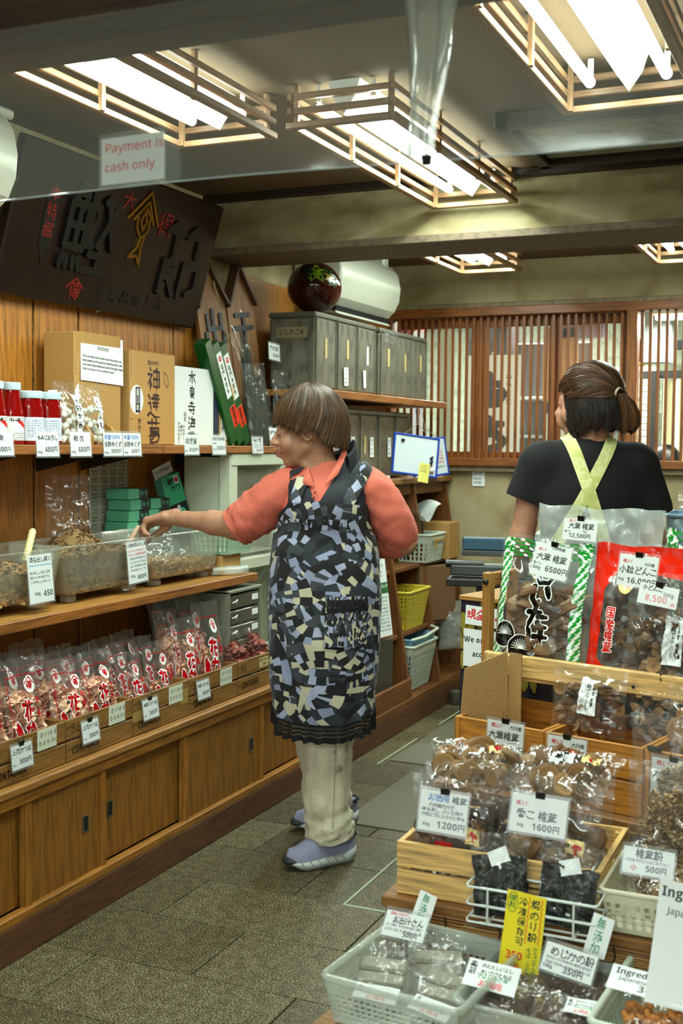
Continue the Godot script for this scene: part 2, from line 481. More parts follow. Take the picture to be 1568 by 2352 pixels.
func make_prints() -> void:
	aO.im = Image.create_empty(2048, 2048, false, Image.FORMAT_RGBA8); aO.im.fill(PAPER)
	aT.im = Image.create_empty(2048, 1536, false, Image.FORMAT_RGBA8); aT.im.fill(Color(1, 1, 1, 0))
	atlas_cell(aO, "white", 12, 12, PAPER)
	atlas_cell(aO, "kraft", 12, 12, Color(0.72, 0.55, 0.3))
	atlas_cell(aO, "green", 12, 12, Color(0.06, 0.36, 0.12))
	atlas_cell(aO, "mint", 12, 12, Color(0.22, 0.62, 0.46))
	atlas_cell(aO, "navy", 12, 12, Color(0.03, 0.05, 0.08))
	atlas_cell(aO, "yellow", 12, 12, Color(0.95, 0.86, 0.05))
	# price tags of the upper shelf
	card_cell("t_ume", 150, 122, [["梅", 50, 16, 34], ["800円", 42, 76, 32]])
	card_cell("t_momiji", 170, 122, [["もみじおろし", 8, 18, 25, INK, 3.5], ["480円", 62, 72, 34], ["360g", 4, 94, 15]])
	card_cell("t_niku", 170, 122, [["梅 肉", 28, 16, 36], ["680円", 62, 72, 34], ["230g", 4, 94, 15]])
	card_cell("t_kuzu3000", 170, 122, [["本葛100%", 10, 10, 28, BLUE, 3.5], ["吉野本くず", 6, 46, 30, INK, 4], ["3000円", 62, 84, 27], ["500g", 4, 98, 15]])
	card_cell("t_kuzu650", 170, 122, [["本葛100%", 10, 10, 28, BLUE, 3.5], ["吉野本くず", 6, 46, 30, INK, 4], ["650円", 76, 84, 27], ["100g", 4, 98, 15]])
	card_cell("t_shintatsu", 150, 122, [["神達葛", 12, 20, 38, INK, 4], ["4320円", 46, 78, 27], ["60g", 4, 92, 14]])
	card_cell("t_nori2300", 150, 122, [["水前寺海苔", 4, 8, 27, INK, 3], [1, 10, 44, 40, 12], ["2300円", 44, 66, 30], [1, 8, 84, 30, 12]])
	card_cell("t_iso", 130, 130, [["磯の雪", 14, 8, 32, INK, 3.5], [3, 8, 48, 118, 10], ["550円", 44, 94, 26], ["10", 4, 102, 13]])
	card_cell("t_naruto", 150, 122, [["鳴門糸若布", 4, 20, 27, INK, 3], ["800円", 60, 74, 30], ["75g", 10, 82, 15]])
	card_cell("t_take", 130, 110, [["竹の皮", 14, 16, 32, INK, 3.5], ["250円", 44, 66, 28]])
	# the bins of shavings
	card_cell("c_kongo", 210, 270, [["混合出し削り", 18, 12, 30, INK, 3.5], ["Mackerel & Horse mackerel", 12, 52, 14, BLUE, 0, false, 0, "Droid Sans"], [3, 14, 92, 190, 17], ["450", 120, 200, 42], ["100g", 40, 208, 22]])
	card_cell("c_otoku", 210, 270, [["お徳用混合出し粉", 6, 8, 25, INK, 3], [1, 8, 50, 196, 16, RED], [1, 8, 74, 196, 16, RED], [4, 24, 100, 180, 17], ["400円", 92, 218, 36], ["100g", 18, 214, 20]])
	# bonito crates
	for q in [["k_jo500", "上花かつお", "500円"], ["k_jo300", "上花かつお", "300円"], ["k_ito300", "糸削りかつお", "300円"], ["k_ito500", "糸削りかつお", "500円"]]:
		card_cell(q[0], 170, 130, [[q[1], 8, 20, 30 if q[1].length() < 6 else 25, INK, 3.5], [q[2], 62, 76, 34], [1, 8, 98, 34, 13]])
	card_cell("bonito", 170, 120, [["dried", 22, 14, 36, INK, 0, false, 0, "-Droid Sans", 1.75], ["bonito", 14, 62, 36, INK, 0, false, 0, "-Droid Sans", 1.5]], Color(0.86, 0.88, 0.8))
	card_cell("ito_small", 120, 60, [["糸削りかつお", 6, 6, 17, INK, 2], ["¥500", 40, 32, 20]], Color(0.8, 0.72, 0.5))
	# kuzu and nori boxes
	card_cell("kuzuko", 260, 170, [["KUZUKO", 102, 40, 15], ["This is an edible starch powder made from kudzu root.", 10, 78, 9.5, INK, 0, false, 0, "Droid Sans", 0.92], ["Kudzu powder has the property of hardening when it cools,", 10, 93, 9.5, INK, 0, false, 0, "Droid Sans", 0.86], ["so it is used to thicken dishes and is used in the dough of sweets.", 10, 108, 9.5, INK, 0, false, 0, "Droid Sans", 0.8], ["Kudzu is famous in the macrobiotic world.", 10, 123, 9.5, INK, 0, false, 0, "Droid Sans", 0.95]])
	card_cell("kuzu_a", 260, 300, [["吉野本葛", 90, 40, 46, Color(0.1, 0.08, 0.05), 5, true], ["寒特製", 150, 40, 46, Color(0.1, 0.08, 0.05), 5, true]], Color(0.72, 0.55, 0.3))
	var kb := atlas_cell(aO, "kuzu_b", 280, 320, Color(0.74, 0.56, 0.3))
	ink(aO, kb, "神達葛", 98, 52, 86, Color(0.2, 0.06, 0.04), 9, true, 0.6)
	ink(aO, kb, "寒吉野本葛", 34, 190, 20, Color(0.2, 0.08, 0.05), 2, true, 0.4)
	ink(aO, kb, "寒吉本分", 96, 24, 18, Color(0.2, 0.08, 0.05), 2)
	line(aO, PackedVector2Array([Vector2(206, 60), Vector2(230, 76), Vector2(236, 104), Vector2(224, 116), Vector2(206, 96), Vector2(204, 62)]) * Transform2D(0, -Vector2(kb.position)), 2.5, Color(0.2, 0.08, 0.05))
	card_cell("kurokawa", 110, 140, [["", 0, 0, 1]], Color(0.74, 0.56, 0.3))
	disc_at(aO, aO.cells["kurokawa"], 50, 70, 104, PAPER)
	aO.im.fill_rect(Rect2i(aO.cells["kurokawa"].position + Vector2i(42, 26), Vector2i(36, 92)), INK)
	ink(aO, aO.cells["kurokawa"], "里川本", 47, 32, 26, PAPER, 3, true)
	card_cell("suizenji", 300, 330, [["水泉寺海苔", 106, 14, 56, INK, 6.5, true, 0.5, "Droid Sans", 1.16], ["別名", 70, 190, 20, INK, 2, true, 0.3], ["かわのり", 62, 245, 15, INK, 1.5, true], ["寿のり", 44, 245, 15, INK, 1.5, true], ["かもかわのり", 26, 232, 15, INK, 1.5, true]])
	card_cell("isono", 110, 220, [["磯の雪", 46, 14, 26, INK, 3, true, 0.4], ["寿司巻昆布", 8, 50, 26, INK, 3, true, 0.4], ["10", 60, 120, 18, INK, 2, true]])
	card_cell("wakame", 90, 360, [["鳴門糸若布", 24, 90, 44, Color(0.05, 0.2, 0.08), 5, true, 0.3, "Droid Sans", 1.12]])
	disc_at(aO, aO.cells["wakame"], 45, 46, 46, RED)
	ink(aO, aO.cells["wakame"], "大", 30, 30, 30, PAPER, 3)
	card_cell("wakame_red", 90, 170, [["特撰若布", 26, 6, 38, INK, 5, true]], Color(0.86, 0.2, 0.08))
	card_cell("gomatag", 190, 60, [["にしきごま", 18, 12, 30, Color(0.2, 0.18, 0.12), 2.5]], Color(0.55, 0.52, 0.4))
	card_cell("katsuo_front", 170, 200, [["糸かつお", 30, 14, 60, INK, 7, false, 0.5, "Droid Sans", 0.42], ["かつ", 56, 70, 46, INK, 6, false, 0.4]], Color(0.24, 0.72, 0.52))
	var kf: Rect2i = aO.cells["katsuo_front"]
	aO.im.fill_rect(Rect2i(kf.position + Vector2i(104, 12), Vector2i(44, 56)), PAPER)
	disc_at(aO, kf, 126, 40, 34, RED)
	card_cell("katsuo_fish", 170, 150, [["", 0, 0, 1]], Color(0.04, 0.07, 0.1))
	var ff: Rect2i = aO.cells["katsuo_fish"]
	for q in [[36, 70, 1.0, Color(0.24, 0.72, 0.52)], [112, 60, 1.0, Color(0.24, 0.72, 0.52)], [84, 26, 0.6, PAPER], [70, 120, 0.7, Color(0.65, 0.45, 0.25)], [140, 122, 0.6, PAPER]]:
		var o := Vector2(ff.position) + Vector2(q[0], q[1])
		var pl := PackedVector2Array()
		for e in [[-34, 0], [-14, -24], [10, -30], [30, -8], [26, 26], [8, 44], [2, 14], [-18, 22]]: pl.append(o + Vector2(e[0], e[1]) * q[2])
		fillpoly(aO.im, pl, q[3], ff)
		disc_at(aO, ff, q[0] - 10 * q[2], q[1] - 6 * q[2], 9 * q[2], INK)
	card_cell("fishend", 90, 60, [["", 0, 0, 1]], Color(0.03, 0.05, 0.08))
	var fe: Rect2i = aO.cells["fishend"]
	for ox in [22, 64]:
		fillpoly(aO.im, PackedVector2Array([Vector2(fe.position) + Vector2(ox - 14, 14), Vector2(fe.position) + Vector2(ox + 14, 14), Vector2(fe.position) + Vector2(ox + 6, 44), Vector2(fe.position) + Vector2(ox, 30), Vector2(fe.position) + Vector2(ox - 5, 42)]), Color(0.24, 0.62, 0.5), fe)
		disc_at(aO, fe, ox + 4, 20, 7, INK)
	card_cell("maguro", 130, 50, [["Tuna(Maguro)", 6, 12, 20, INK, 0, false, 0, "-Droid Sans", 0.95]])
	card_cell("pricelist", 200, 280, [["", 0, 0, 1]], Color(0.72, 0.72, 0.66))
	for cx in 4:
		for cy in 11: fine(aO, aO.cells["pricelist"], 10 + cx * 48, 12 + cy * 24, 40, 8, 2, Color(0.2, 0.2, 0.2), 1.2)
	# mushroom display
	var top := [["極上!!", 26, 8, 19, RED, 2], ["大分産", 140, 10, 19, INK, 2]]
	card_cell("m_oba12500", 260, 150, [["極上!!", 40, 4, 20, RED, 2], ["大葉 椎茸", 40, 28, 44, INK, 5.5], ["香バレ", 12, 84, 16, INK, 2], ["1kg", 150, 78, 17], ["12,500円", 46, 100, 38, INK, 4.5]])
	card_cell("m_oba6500", 260, 210, [["極上!!", 26, 30, 20, RED, 2], ["九州特産", 120, 8, 22, INK, 2.5], ["大葉 椎茸", 24, 62, 48, INK, 6], ["香バレ", 10, 122, 20, INK, 2], ["500g", 10, 150, 24], ["6500円", 100, 134, 46, INK, 5]])
	card_cell("m_ko16000", 260, 200, [["極上!!", 26, 30, 22, RED, 2.5], ["大分産", 170, 40, 22, INK, 2.5], ["小粒どんこ", 8, 72, 48, INK, 6], ["1kg", 4, 148, 22], ["16.000円", 64, 140, 46, INK, 5]])
	card_cell("m_ko8500", 240, 120, [["小どんこ", 20, 8, 30, INK, 3.5, false, 0.3], ["500g", 148, 34, 26, INK, 3, false, 0, "-Droid Serif"], ["8,500", 44, 60, 44, Color(0.9, 0.25, 0.3), 4, false, 0, "-Droid Sans", 1.15], ["円", 204, 88, 24, Color(0.9, 0.25, 0.3), 3]])
	card_cell("m_ko3000", 210, 170, [["極上!!", 22, 16, 22, RED, 2.5], ["大分産", 130, 20, 22, INK, 2.5], ["小粒どんこ", 6, 52, 38, INK, 5.5], ["3000円", 84, 116, 36, INK, 4], ["190g", 22, 122, 18]])
	card_cell("m_x00", 210, 170, [["極上!!", 24, 12, 22, RED, 2.5], ["大分産", 130, 14, 22, INK, 2.5], ["大葉椎茸", 10, 52, 42, INK, 5.5], ["2600円", 84, 116, 36, INK, 4]])
	card_cell("m_1200", 260, 210, [["お徳用", 40, 14, 38, BLUE, 5], ["椎茸", 174, 14, 38, INK, 4.5], ["九州産のかさ", 50, 62, 22, INK, 2.5], ["味も良し、", 14, 88, 23, INK, 2.5], [1, 130, 88, 120, 21], [1, 14, 114, 240, 21], ["1200円", 100, 150, 44, INK, 5], ["60g", 24, 166, 22]])
	card_cell("m_1600", 300, 190, [["極上!!", 26, 34, 22, RED, 2.5], ["香こ 椎茸", 34, 74, 48, INK, 5.5], ["1600円", 120, 134, 42, INK, 5], ["80g", 40, 146, 20]])
	card_cell("m_ko500", 260, 130, [["椎茸粉", 64, 8, 44, INK, 5.5], [1, 10, 56, 240, 17], ["小", 42, 84, 32, RED, 3.5], ["500円", 118, 80, 38, INK, 4.5]])
	card_cell("d_odashi", 260, 130, [["国産小花のだし", 26, 4, 17, Color(0.8, 0.2, 0.3), 2], ["お出汁さん", 50, 24, 36, INK, 4.5], [2, 12, 64, 236, 15], ["500円", 130, 94, 32, INK, 4]])
	card_cell("d_mejika", 260, 130, [["めじかの粉", 30, 14, 42, INK, 5], [2, 16, 60, 230, 14], ["350円", 110, 88, 36, INK, 4.5], ["100g", 8, 98, 20]])
	card_cell("d_muten", 110, 150, [["無添加", 32, 8, 44, Color(0.1, 0.5, 0.3), 4, true, 0.3]])
	card_cell("d_slip", 180, 100, [["寿別", 10, 8, 24, INK, 2.5, true, 0.3], [2, 50, 10, 120, 15], [1, 40, 46, 120, 18, Color(0.2, 0.5, 0.3)], ["お得用", 54, 68, 26, Color(0.9, 0.3, 0.3), 2.5]])
	card_cell("y_nori", 170, 370, [["焼のり粉", 110, 20, 38, INK, 4, true, 0.3, "Droid Sans", 1.25], ["冷凍保存可", 58, 22, 36, INK, 3.5, true, 0.3, "Droid Sans", 1.16], ["便利", 14, 20, 28, Color(0.15, 0.45, 0.1), 3, true], ["350", 24, 250, 40, Color(0.88, 0.15, 0.1), 4, false, 0, "Droid Sans", 1.0], ["円", 60, 300, 30, Color(0.88, 0.15, 0.1), 3.5], ["さらごはんの上", 138, 220, 18, Color(0.15, 0.45, 0.1), 2, true], ["そば、うどん", 110, 226, 20, Color(0.15, 0.45, 0.1), 2, true]], Color(0.96, 0.88, 0.06))
	var yr: Rect2i = aO.cells["y_nori"]
	for sd in [100, 154]:
		var wl := PackedVector2Array()
		for i in 16: wl.append(Vector2(yr.position) + Vector2(sd + (2.5 if i % 2 else -2.5), 14 + i * 13))
		line(aO, wl, 2.5, Color(0.88, 0.2, 0.1))
	var ring := PackedVector2Array()
	for i in 25: ring.append(Vector2(yr.position) + Vector2(28 + 22 * cos(TAU * i / 24), 50 + 42 * sin(TAU * i / 24)))
	line(aO, ring, 2.5, Color(0.15, 0.45, 0.1))
	card_cell("g_ingr", 260, 330, [["Ingredients of", 8, 14, 34, INK, 0, false, 0, "Droid Sans", 1.0], ["Japanese dry wheat", 30, 70, 24, INK, 0, false, 0, "-Droid Sans", 1.0], ["300enn", 106, 124, 40, INK, 0, false, 0, "Droid Sans", 1.1]])
	card_cell("g_soup", 320, 110, [["Ingredients of soup", 16, 8, 32, INK, 0, false, 0, "Droid Sans", 0.95], ["Japanese dry wheat gluten", 32, 42, 24, INK, 0, false, 0, "-Droid Sans", 0.95], ["300enn", 104, 66, 36, INK, 0, false, 0, "Droid Sans", 1.1]])
	card_cell("wakakusa", 110, 130, [["極上小冬", 40, 18, 24, INK, 2, true, 0.4], ["日本寒 椎茸", 78, 10, 14, INK, 1.3, true]].slice(0, 1) + [["日本寒 椎茸", 78, 10, 15, INK, 1.4, true]])
	card_cell("genkin", 200, 110, [["現金のみ", 14, 22, 56, Color(0.85, 0.12, 0.12), 7, false, 0.3]])
	card_cell("weonly", 260, 240, [["We only", 4, 44, 46, INK, 0, false, 0, "Droid Sans", 1.06], ["accept", 70, 136, 44, INK, 0, false, 0, "Droid Sans", 1.04]])
	card_cell("payment", 300, 215, [["Payment is", 16, 22, 52, Color(0.82, 0.16, 0.2), 0, false, 0, "-Droid Sans", 1.0], ["cash only", 16, 112, 52, Color(0.82, 0.16, 0.2), 0, false, 0, "-Droid Sans", 1.0]], Color(0.88, 0.92, 0.92))
	card_cell("keepbag", 130, 420, [[2, 10, 14, 110, 24, Color(0.2, 0.55, 0.3)], [2, 30, 90, 70, 12], [10, 8, 220, 110, 12, Color(0.35, 0.45, 0.38)]])
	aO.im.fill_rect(Rect2i(aO.cells["keepbag"].position + Vector2i(0, 150), Vector2i(130, 56)), Color(0.14, 0.42, 0.22))
	ink(aO, aO.cells["keepbag"], "キープバッグ", 4, 160, 20, PAPER, 3)
	card_cell("note", 70, 110, [[2, 8, 10, 56, 14], [2, 8, 60, 56, 14]])
	card_cell("sticky", 80, 130, [[3, 10, 14, 60, 12, Color(0.5, 0.5, 0.2)]], Color(0.88, 0.86, 0.45))
	card_cell("redlist", 90, 190, [[3, 8, 14, 70, 14], [4, 14, 80, 66, 16, Color(0.85, 0.3, 0.3)]], Color(0.78, 0.82, 0.82))
	card_cell("poster", 180, 420, [["もち", 30, 60, 110, Color(0.06, 0.06, 0.07), 30, true, 0.2, "Droid Sans", 1.3], [4, 134, 60, 30, 18]], Color(0.9, 0.92, 0.9))
	card_cell("banner", 60, 420, [["本若布海苔", 12, 16, 36, Color(0.2, 0.3, 0.65), 4, true, 0.2, "Droid Sans", 1.6]], Color(0.92, 0.93, 0.95))
	var lm := atlas_cell(aO, "momiji_label", 120, 150, PAPER)
	fillpoly(aO.im, PackedVector2Array([Vector2(40, 30), Vector2(54, 22), Vector2(96, 58), Vector2(106, 84), Vector2(70, 66)]) * Transform2D(0, -Vector2(lm.position)), Color(0.85, 0.08, 0.05), lm)
	line(aO, PackedVector2Array([Vector2(lm.position) + Vector2(42, 26), Vector2(lm.position) + Vector2(54, 12)]), 5, Color(0.1, 0.5, 0.15))
	ink(aO, lm, "もみじ", 8, 8, 24, INK, 3)
	fine(aO, lm, 10, 100, 100, 9, 4)
	card_cell("niku_label", 120, 150, [["梅肉", 84, 16, 26, Color(0.1, 0.1, 0.4), 3, true], [7, 10, 16, 66, 11, Color(0.25, 0.3, 0.5)], [1, 84, 86, 26, 12, RED]], Color(0.85, 0.88, 0.93))
	card_cell("kuzu_strip", 40, 150, [["吉野本葛", 7, 10, 25, Color(0.15, 0.15, 0.12), 2.5, true, 0.3, "Droid Sans", 1.3]])
	card_cell("price_o", 90, 70, [["680円", 8, 18, 30, Color(0.9, 0.35, 0.3), 3]])
	var sh := atlas_cell(aO, "shiitake_slip", 90, 170, PAPER)
	fillpoly(aO.im, PackedVector2Array([Vector2(0, 0), Vector2(90, 0), Vector2(90, 14), Vector2(0, 50)]) * Transform2D(0, -Vector2(sh.position)), RED, sh)
	ink(aO, sh, "椎茸", 18, 52, 50, INK, 6, true, 0.5)
	var st := atlas_cell(aO, "sticker", 90, 90, Color(0.9, 0.8, 0.55))
	disc_at(aO, st, 45, 45, 86, Color(0.93, 0.86, 0.6))
	fillpoly(aO.im, PackedVector2Array([Vector2(20, 44), Vector2(40, 18), Vector2(72, 26), Vector2(80, 46), Vector2(54, 48), Vector2(58, 72), Vector2(44, 76), Vector2(40, 50)]) * Transform2D(0, -Vector2(st.position)), Color(0.8, 0.1, 0.12), st)
	# see-through prints for bags
	var h := atlas_cell(aT, "hana", 330, 500, Color(0.75, 0.02, 0.05, 0))
	var O := Vector2(h.position)
	line(aT, PackedVector2Array([O + Vector2(20, 490), O + Vector2(20, 90), O + Vector2(34, 74), O + Vector2(296, 74), O + Vector2(310, 90), O + Vector2(310, 490)]), 5, Color(0.66, 0.03, 0.08))
	disc_at(aT, h, 225, 125, 84, Color(0.95, 0.95, 0.95, 0.92))
	roof_mark(aT, h, 191, 92, 68, Color(0.72, 0.03, 0.08), 6)
	ink(aT, h, "特撰", 236, 190, 40, Color(0.72, 0.03, 0.08), 6, true, 0.2, "Droid Sans", 1.3)
	outlined(aT, h, "花かつ", 118, 205, 92, Color(0.7, 0.02, 0.07), 19, 7, Color(0.95, 0.95, 0.95), true, 0.25, 1.02)
	var fish := PackedVector2Array()
	for e in [[40, 300], [60, 286], [84, 320], [96, 380], [84, 440], [120, 486], [84, 490], [66, 450], [40, 474], [56, 420], [38, 360]]: fish.append(O + Vector2(e[0], e[1]))
	var fo := fish.duplicate(); fo.append(fish[0])
	line(aT, fo, 14, Color(0.95, 0.95, 0.95))
	fillpoly(aT.im, fish, Color(0.7, 0.02, 0.07), h)
	for i in 5: line(aT, PackedVector2Array([O + Vector2(52, 380 + i * 12), O + Vector2(84, 400 + i * 12)]), 3, Color(0.95, 0.95, 0.95))
	for i in 9: disc_at(aT, h, 24 + i * 34, 484 - (i % 2) * 8, 16, Color(0.95, 0.95, 0.95, 0.9))
	# green lattice bag with big brush letters
	var s := atlas_cell(aT, "shii", 460, 560, Color(0.05, 0.5, 0.15, 0))
	O = Vector2(s.position)
	for side in 2:
		for i in 22:
			for k in 3:
				var bx := O + Vector2((8 + k * 16) if side == 0 else (404 + k * 16), i * 26 - 6)
				aT.im.fill_rect(Rect2i(Vector2i(bx) + Vector2i(-4, 0), Vector2i(18, 28)).intersection(s), Color(0.9, 0.95, 0.92, 0.95) if (i + k) % 2 else Color(0.07, 0.55, 0.16, 1))
				fillpoly(aT.im, PackedVector2Array([bx + Vector2(-4, 26), bx + Vector2(14, 2), bx + Vector2(14, 14), bx + Vector2(2, 30)]), Color(0.07, 0.55, 0.16, 1) if (i + k) % 2 else Color(0.93, 0.96, 0.94, 1), s)
	for i in 18:
		for k in 5:
			var bx := O + Vector2(10 + i * 25, 4 + k * 18)
			fillpoly(aT.im, PackedVector2Array([bx, bx + Vector2(24, 4 + (i % 3) * 3), bx + Vector2(20, 15), bx + Vector2(2, 13)]), Color(0.07, 0.55, 0.16) if (i * 2 + k) % 3 else Color(0.93, 0.96, 0.94), s)
	outlined(aT, s, "しいたけ", 190, 100, 112, Color(0.01, 0.01, 0.01), 24, 6, Color(0.95, 0.97, 0.95), true, 0.3, 0.98)
	for q in [[70, 470, 60], [170, 530, 66]]:
		disc_at(aT, s, q[0], q[1], q[2] * 2 + 10, Color(0.93, 0.95, 0.93)); disc_at(aT, s, q[0], q[1], q[2] * 2, INK)
		for i in 12: line(aT, PackedVector2Array([O + Vector2(q[0], q[1]), O + Vector2(q[0], q[1]) + Vector2.from_angle(-PI * i / 11) * q[2] * 0.7]), 3, Color(0.93, 0.95, 0.93))
	# red bag with a window
	var rd := atlas_cell(aT, "redbag", 520, 560, Color(0.85, 0.13, 0.04, 1))
	O = Vector2(rd.position)
	var win := PackedVector2Array()
	for e in [[70, 190], [110, 120], [200, 104], [440, 128], [490, 190], [500, 470], [440, 500], [100, 500], [64, 470]]: win.append(O + Vector2(e[0], e[1]))
	fillpoly(aT.im, win, Color(0.85, 0.13, 0.04, 0), rd)
	ink(aT, rd, "Shinko", 130, 30, 44, Color(0.97, 0.97, 0.97), 0, false, 0, "Droid Serif", 0.95)
	outlined(aT, rd, "国産椎茸", 96, 260, 44, Color(0.8, 0.1, 0.06), 6, 3, Color(0.95, 0.95, 0.95), true, 0.1, 1.08)
	disc_at(aT, rd, 170, 160, 74, Color(0.95, 0.88, 0.6)); disc_at(aT, rd, 180, 150, 44, Color(0.85, 0.1, 0.08))
	# paper with peonies wrapped round the box in the middle
	var wr := atlas_cell(aT, "wrap", 300, 400, Color(0.16, 0.15, 0.2))
	for i in 14:
		var o := Vector2(rng.randf() * 300, rng.randf() * 400)
		var cc: Color = [Color(0.55, 0.5, 0.2), Color(0.75, 0.75, 0.7), Color(0.4, 0.38, 0.15)][i % 3]
		for k in 6:
			var pl := PackedVector2Array()
			for e in 10: pl.append(Vector2(wr.position) + o + Vector2.from_angle(TAU * k / 6) * 20 + Vector2(cos(TAU * e / 10) * 22, sin(TAU * e / 10) * 13).rotated(TAU * k / 6))
			fillpoly(aT.im, pl, cc, wr)
			pl.append(pl[0])
			line(aT, pl, 2, Color(0.08, 0.07, 0.1))
	# flat crate lettering
	var ct := atlas_cell(aT, "container", 300, 60, Color(0.05, 0.04, 0.02, 0))
	var cx := 0.0
	for ch in "CONTAINER": cx += latin(aT, ch, ct.position.x + 4 + cx, ct.position.y - 2, 62, Color(0.05, 0.04, 0.02, 0.9), "Droid Sans", 0.74)
	var c32 := atlas_cell(aT, "thirtytwo", 90, 60, Color(0.05, 0.04, 0.02, 0))
	ink(aT, c32, "32", 6, 4, 46, Color(0.05, 0.04, 0.02, 0.55), 0, false, 0, "-Droid Sans", 1.1)
	var c67 := atlas_cell(aT, "year", 90, 60, Color(0.05, 0.04, 0.02, 0))
	ink(aT, c67, "of", 10, 4, 20, Color(0.05, 0.04, 0.02, 0.6)); ink(aT, c67, "1967", 6, 28, 24, Color(0.05, 0.04, 0.02, 0.6))
	aO.paper = ImageTexture.create_from_image(aO.im)
	aT.paper = ImageTexture.create_from_image(aT.im)
	var m := flat("print", Color.WHITE, 0.45); m.albedo_texture = aO.paper; m.backlight_enabled = true; m.backlight = Color(0.5, 0.5, 0.5)
	var gl := flat("gloss_print", Color.WHITE, 0.15); gl.albedo_texture = aO.paper
	var f := flat("film_print", Color.WHITE, 0.12); f.albedo_texture = aT.paper; f.transparency = BaseMaterial3D.TRANSPARENCY_ALPHA; f.cull_mode = BaseMaterial3D.CULL_DISABLED

# a thin card standing in local xy, its print towards +z
func card_mesh(key: String, w: float, h: float, th := 0.0012, bend := 0.0) -> ArrayMesh:
	var b := mb()
	var r := uvr(aO, key)
	var wh := uvr(aO, "white").grow(-0.002)
	if bend == 0.0:
		b.quad(V(-w / 2, -h / 2, th / 2), V(w / 2, -h / 2, th / 2), V(w / 2, h / 2, th / 2), V(-w / 2, h / 2, th / 2), r)
		b.quad(V(w / 2, -h / 2, -th / 2), V(-w / 2, -h / 2, -th / 2), V(-w / 2, h / 2, -th / 2), V(w / 2, h / 2, -th / 2), wh)
		for s in [-1.0, 1.0]:
			b.quad(V(s * w / 2, -h / 2, s * th / 2), V(s * w / 2, -h / 2, -s * th / 2), V(s * w / 2, h / 2, -s * th / 2), V(s * w / 2, h / 2, s * th / 2), wh)
			b.quad(V(-w / 2 * s, s * h / 2, th / 2), V(w / 2 * s, s * h / 2, th / 2), V(w / 2 * s, s * h / 2, -th / 2), V(-w / 2 * s, s * h / 2, -th / 2), wh)
	else:
		for side in 2:
			var g := []
			for i in 9:
				var row := PackedVector3Array()
				var v := i / 8.0
				for j in 5:
					var u := j / 4.0 - 0.5
					row.append(V(u * w, h / 2 - v * h, bend * (v * v - 0.3) + bend * 0.4 * sin(u * 5.0 + v * 3.0) + (th / 2 if side == 0 else -th / 2)))
				g.append(row)
			b.sheet(g, false, false, r if side == 0 else wh, side == 0)
	return b.done()

func clip_mesh(w := 0.02) -> ArrayMesh:
	var b := mb()
	b.prism(PackedVector2Array([Vector2(-0.006, 0.0), Vector2(0.006, 0.0), Vector2(0.0015, 0.013), Vector2(-0.0015, 0.013)]), -w / 2, w / 2)
	return b.done()
func clip_arms(w := 0.02) -> ArrayMesh:
	var b := mb()
	for s in [-1.0, 1.0]:
		b.tube([V(s * 0.004, 0.001, -w * 0.3), V(s * 0.0075, -0.016, -w * 0.16), V(s * 0.0075, -0.016, w * 0.16), V(s * 0.004, 0.001, w * 0.3)] if s > 0 else [V(-0.004, 0.001, -w * 0.3), V(-0.005, 0.014, -w * 0.14), V(-0.005, 0.014, w * 0.14), V(-0.004, 0.001, w * 0.3)], 0.0007, 5)
	return b.done()

# a price card: paper in a clear sleeve, with a clip where the photograph shows one
func price_card(key: String, w: float, h: float, label: String, at: Vector3, basis: Basis, sleeve := true, clip := false, group := "", cat := "price card", called := "price_card", bend := 0.0) -> Node3D:
	var o := thing(called, label, cat, at, 0.0, group)
	o.basis = basis
	part(o, "paper", card_mesh(key, w, h, 0.0012, bend), mats["print"])
	if sleeve:
		var b := mb().box(V(0, 0.001, 0), V(w + 0.008, h + 0.012, 0.0034))
		part(o, "sleeve", b, film("sleeve", 0.08, Color(0.95, 1, 1), 0.03))
	if clip:
		var c := part(o, "clip", clip_mesh(0.019), flat("clip_black", Color(0.02, 0.02, 0.02), 0.35))
		c.transform = Transform3D(rb(90) * rb(0, 0, 180), V(0, h / 2 + 0.008, 0))
		var a := part(c, "clip_arm", clip_arms(0.019), flat("clip_steel", Color(0.6, 0.62, 0.62), 0.2, 1.0))
	return o

# ---------------------------------------------------------------- the scene
func _ready() -> void:
	rng.seed = 4242
	noise.seed = 11; noise.frequency = 1.0; noise.fractal_octaves = 2
	view_and_light()
	ntex("wear", 0.02, 5, [[0.0, 0.74], [0.3, 0.9], [0.5, 1.0], [1.0, 1.0]], 512, FastNoiseLite.TYPE_SIMPLEX_SMOOTH, 21)
	ntex("grain", 0.012, 5, [[0.0, 0.74], [0.38, 0.89], [0.52, 0.97], [0.7, 1.0], [1.0, 0.86]])
	ntex("weave", 0.05, 3, [[0.0, 0.8], [0.5, 0.95], [1.0, 1.0]])
	make_prints()
	shell()
	back_room()
	fixtures()
	wall_shelves()
	wall_upper()
	bonito_row()
	far_unit()
	display()
	vinyl()
	people()

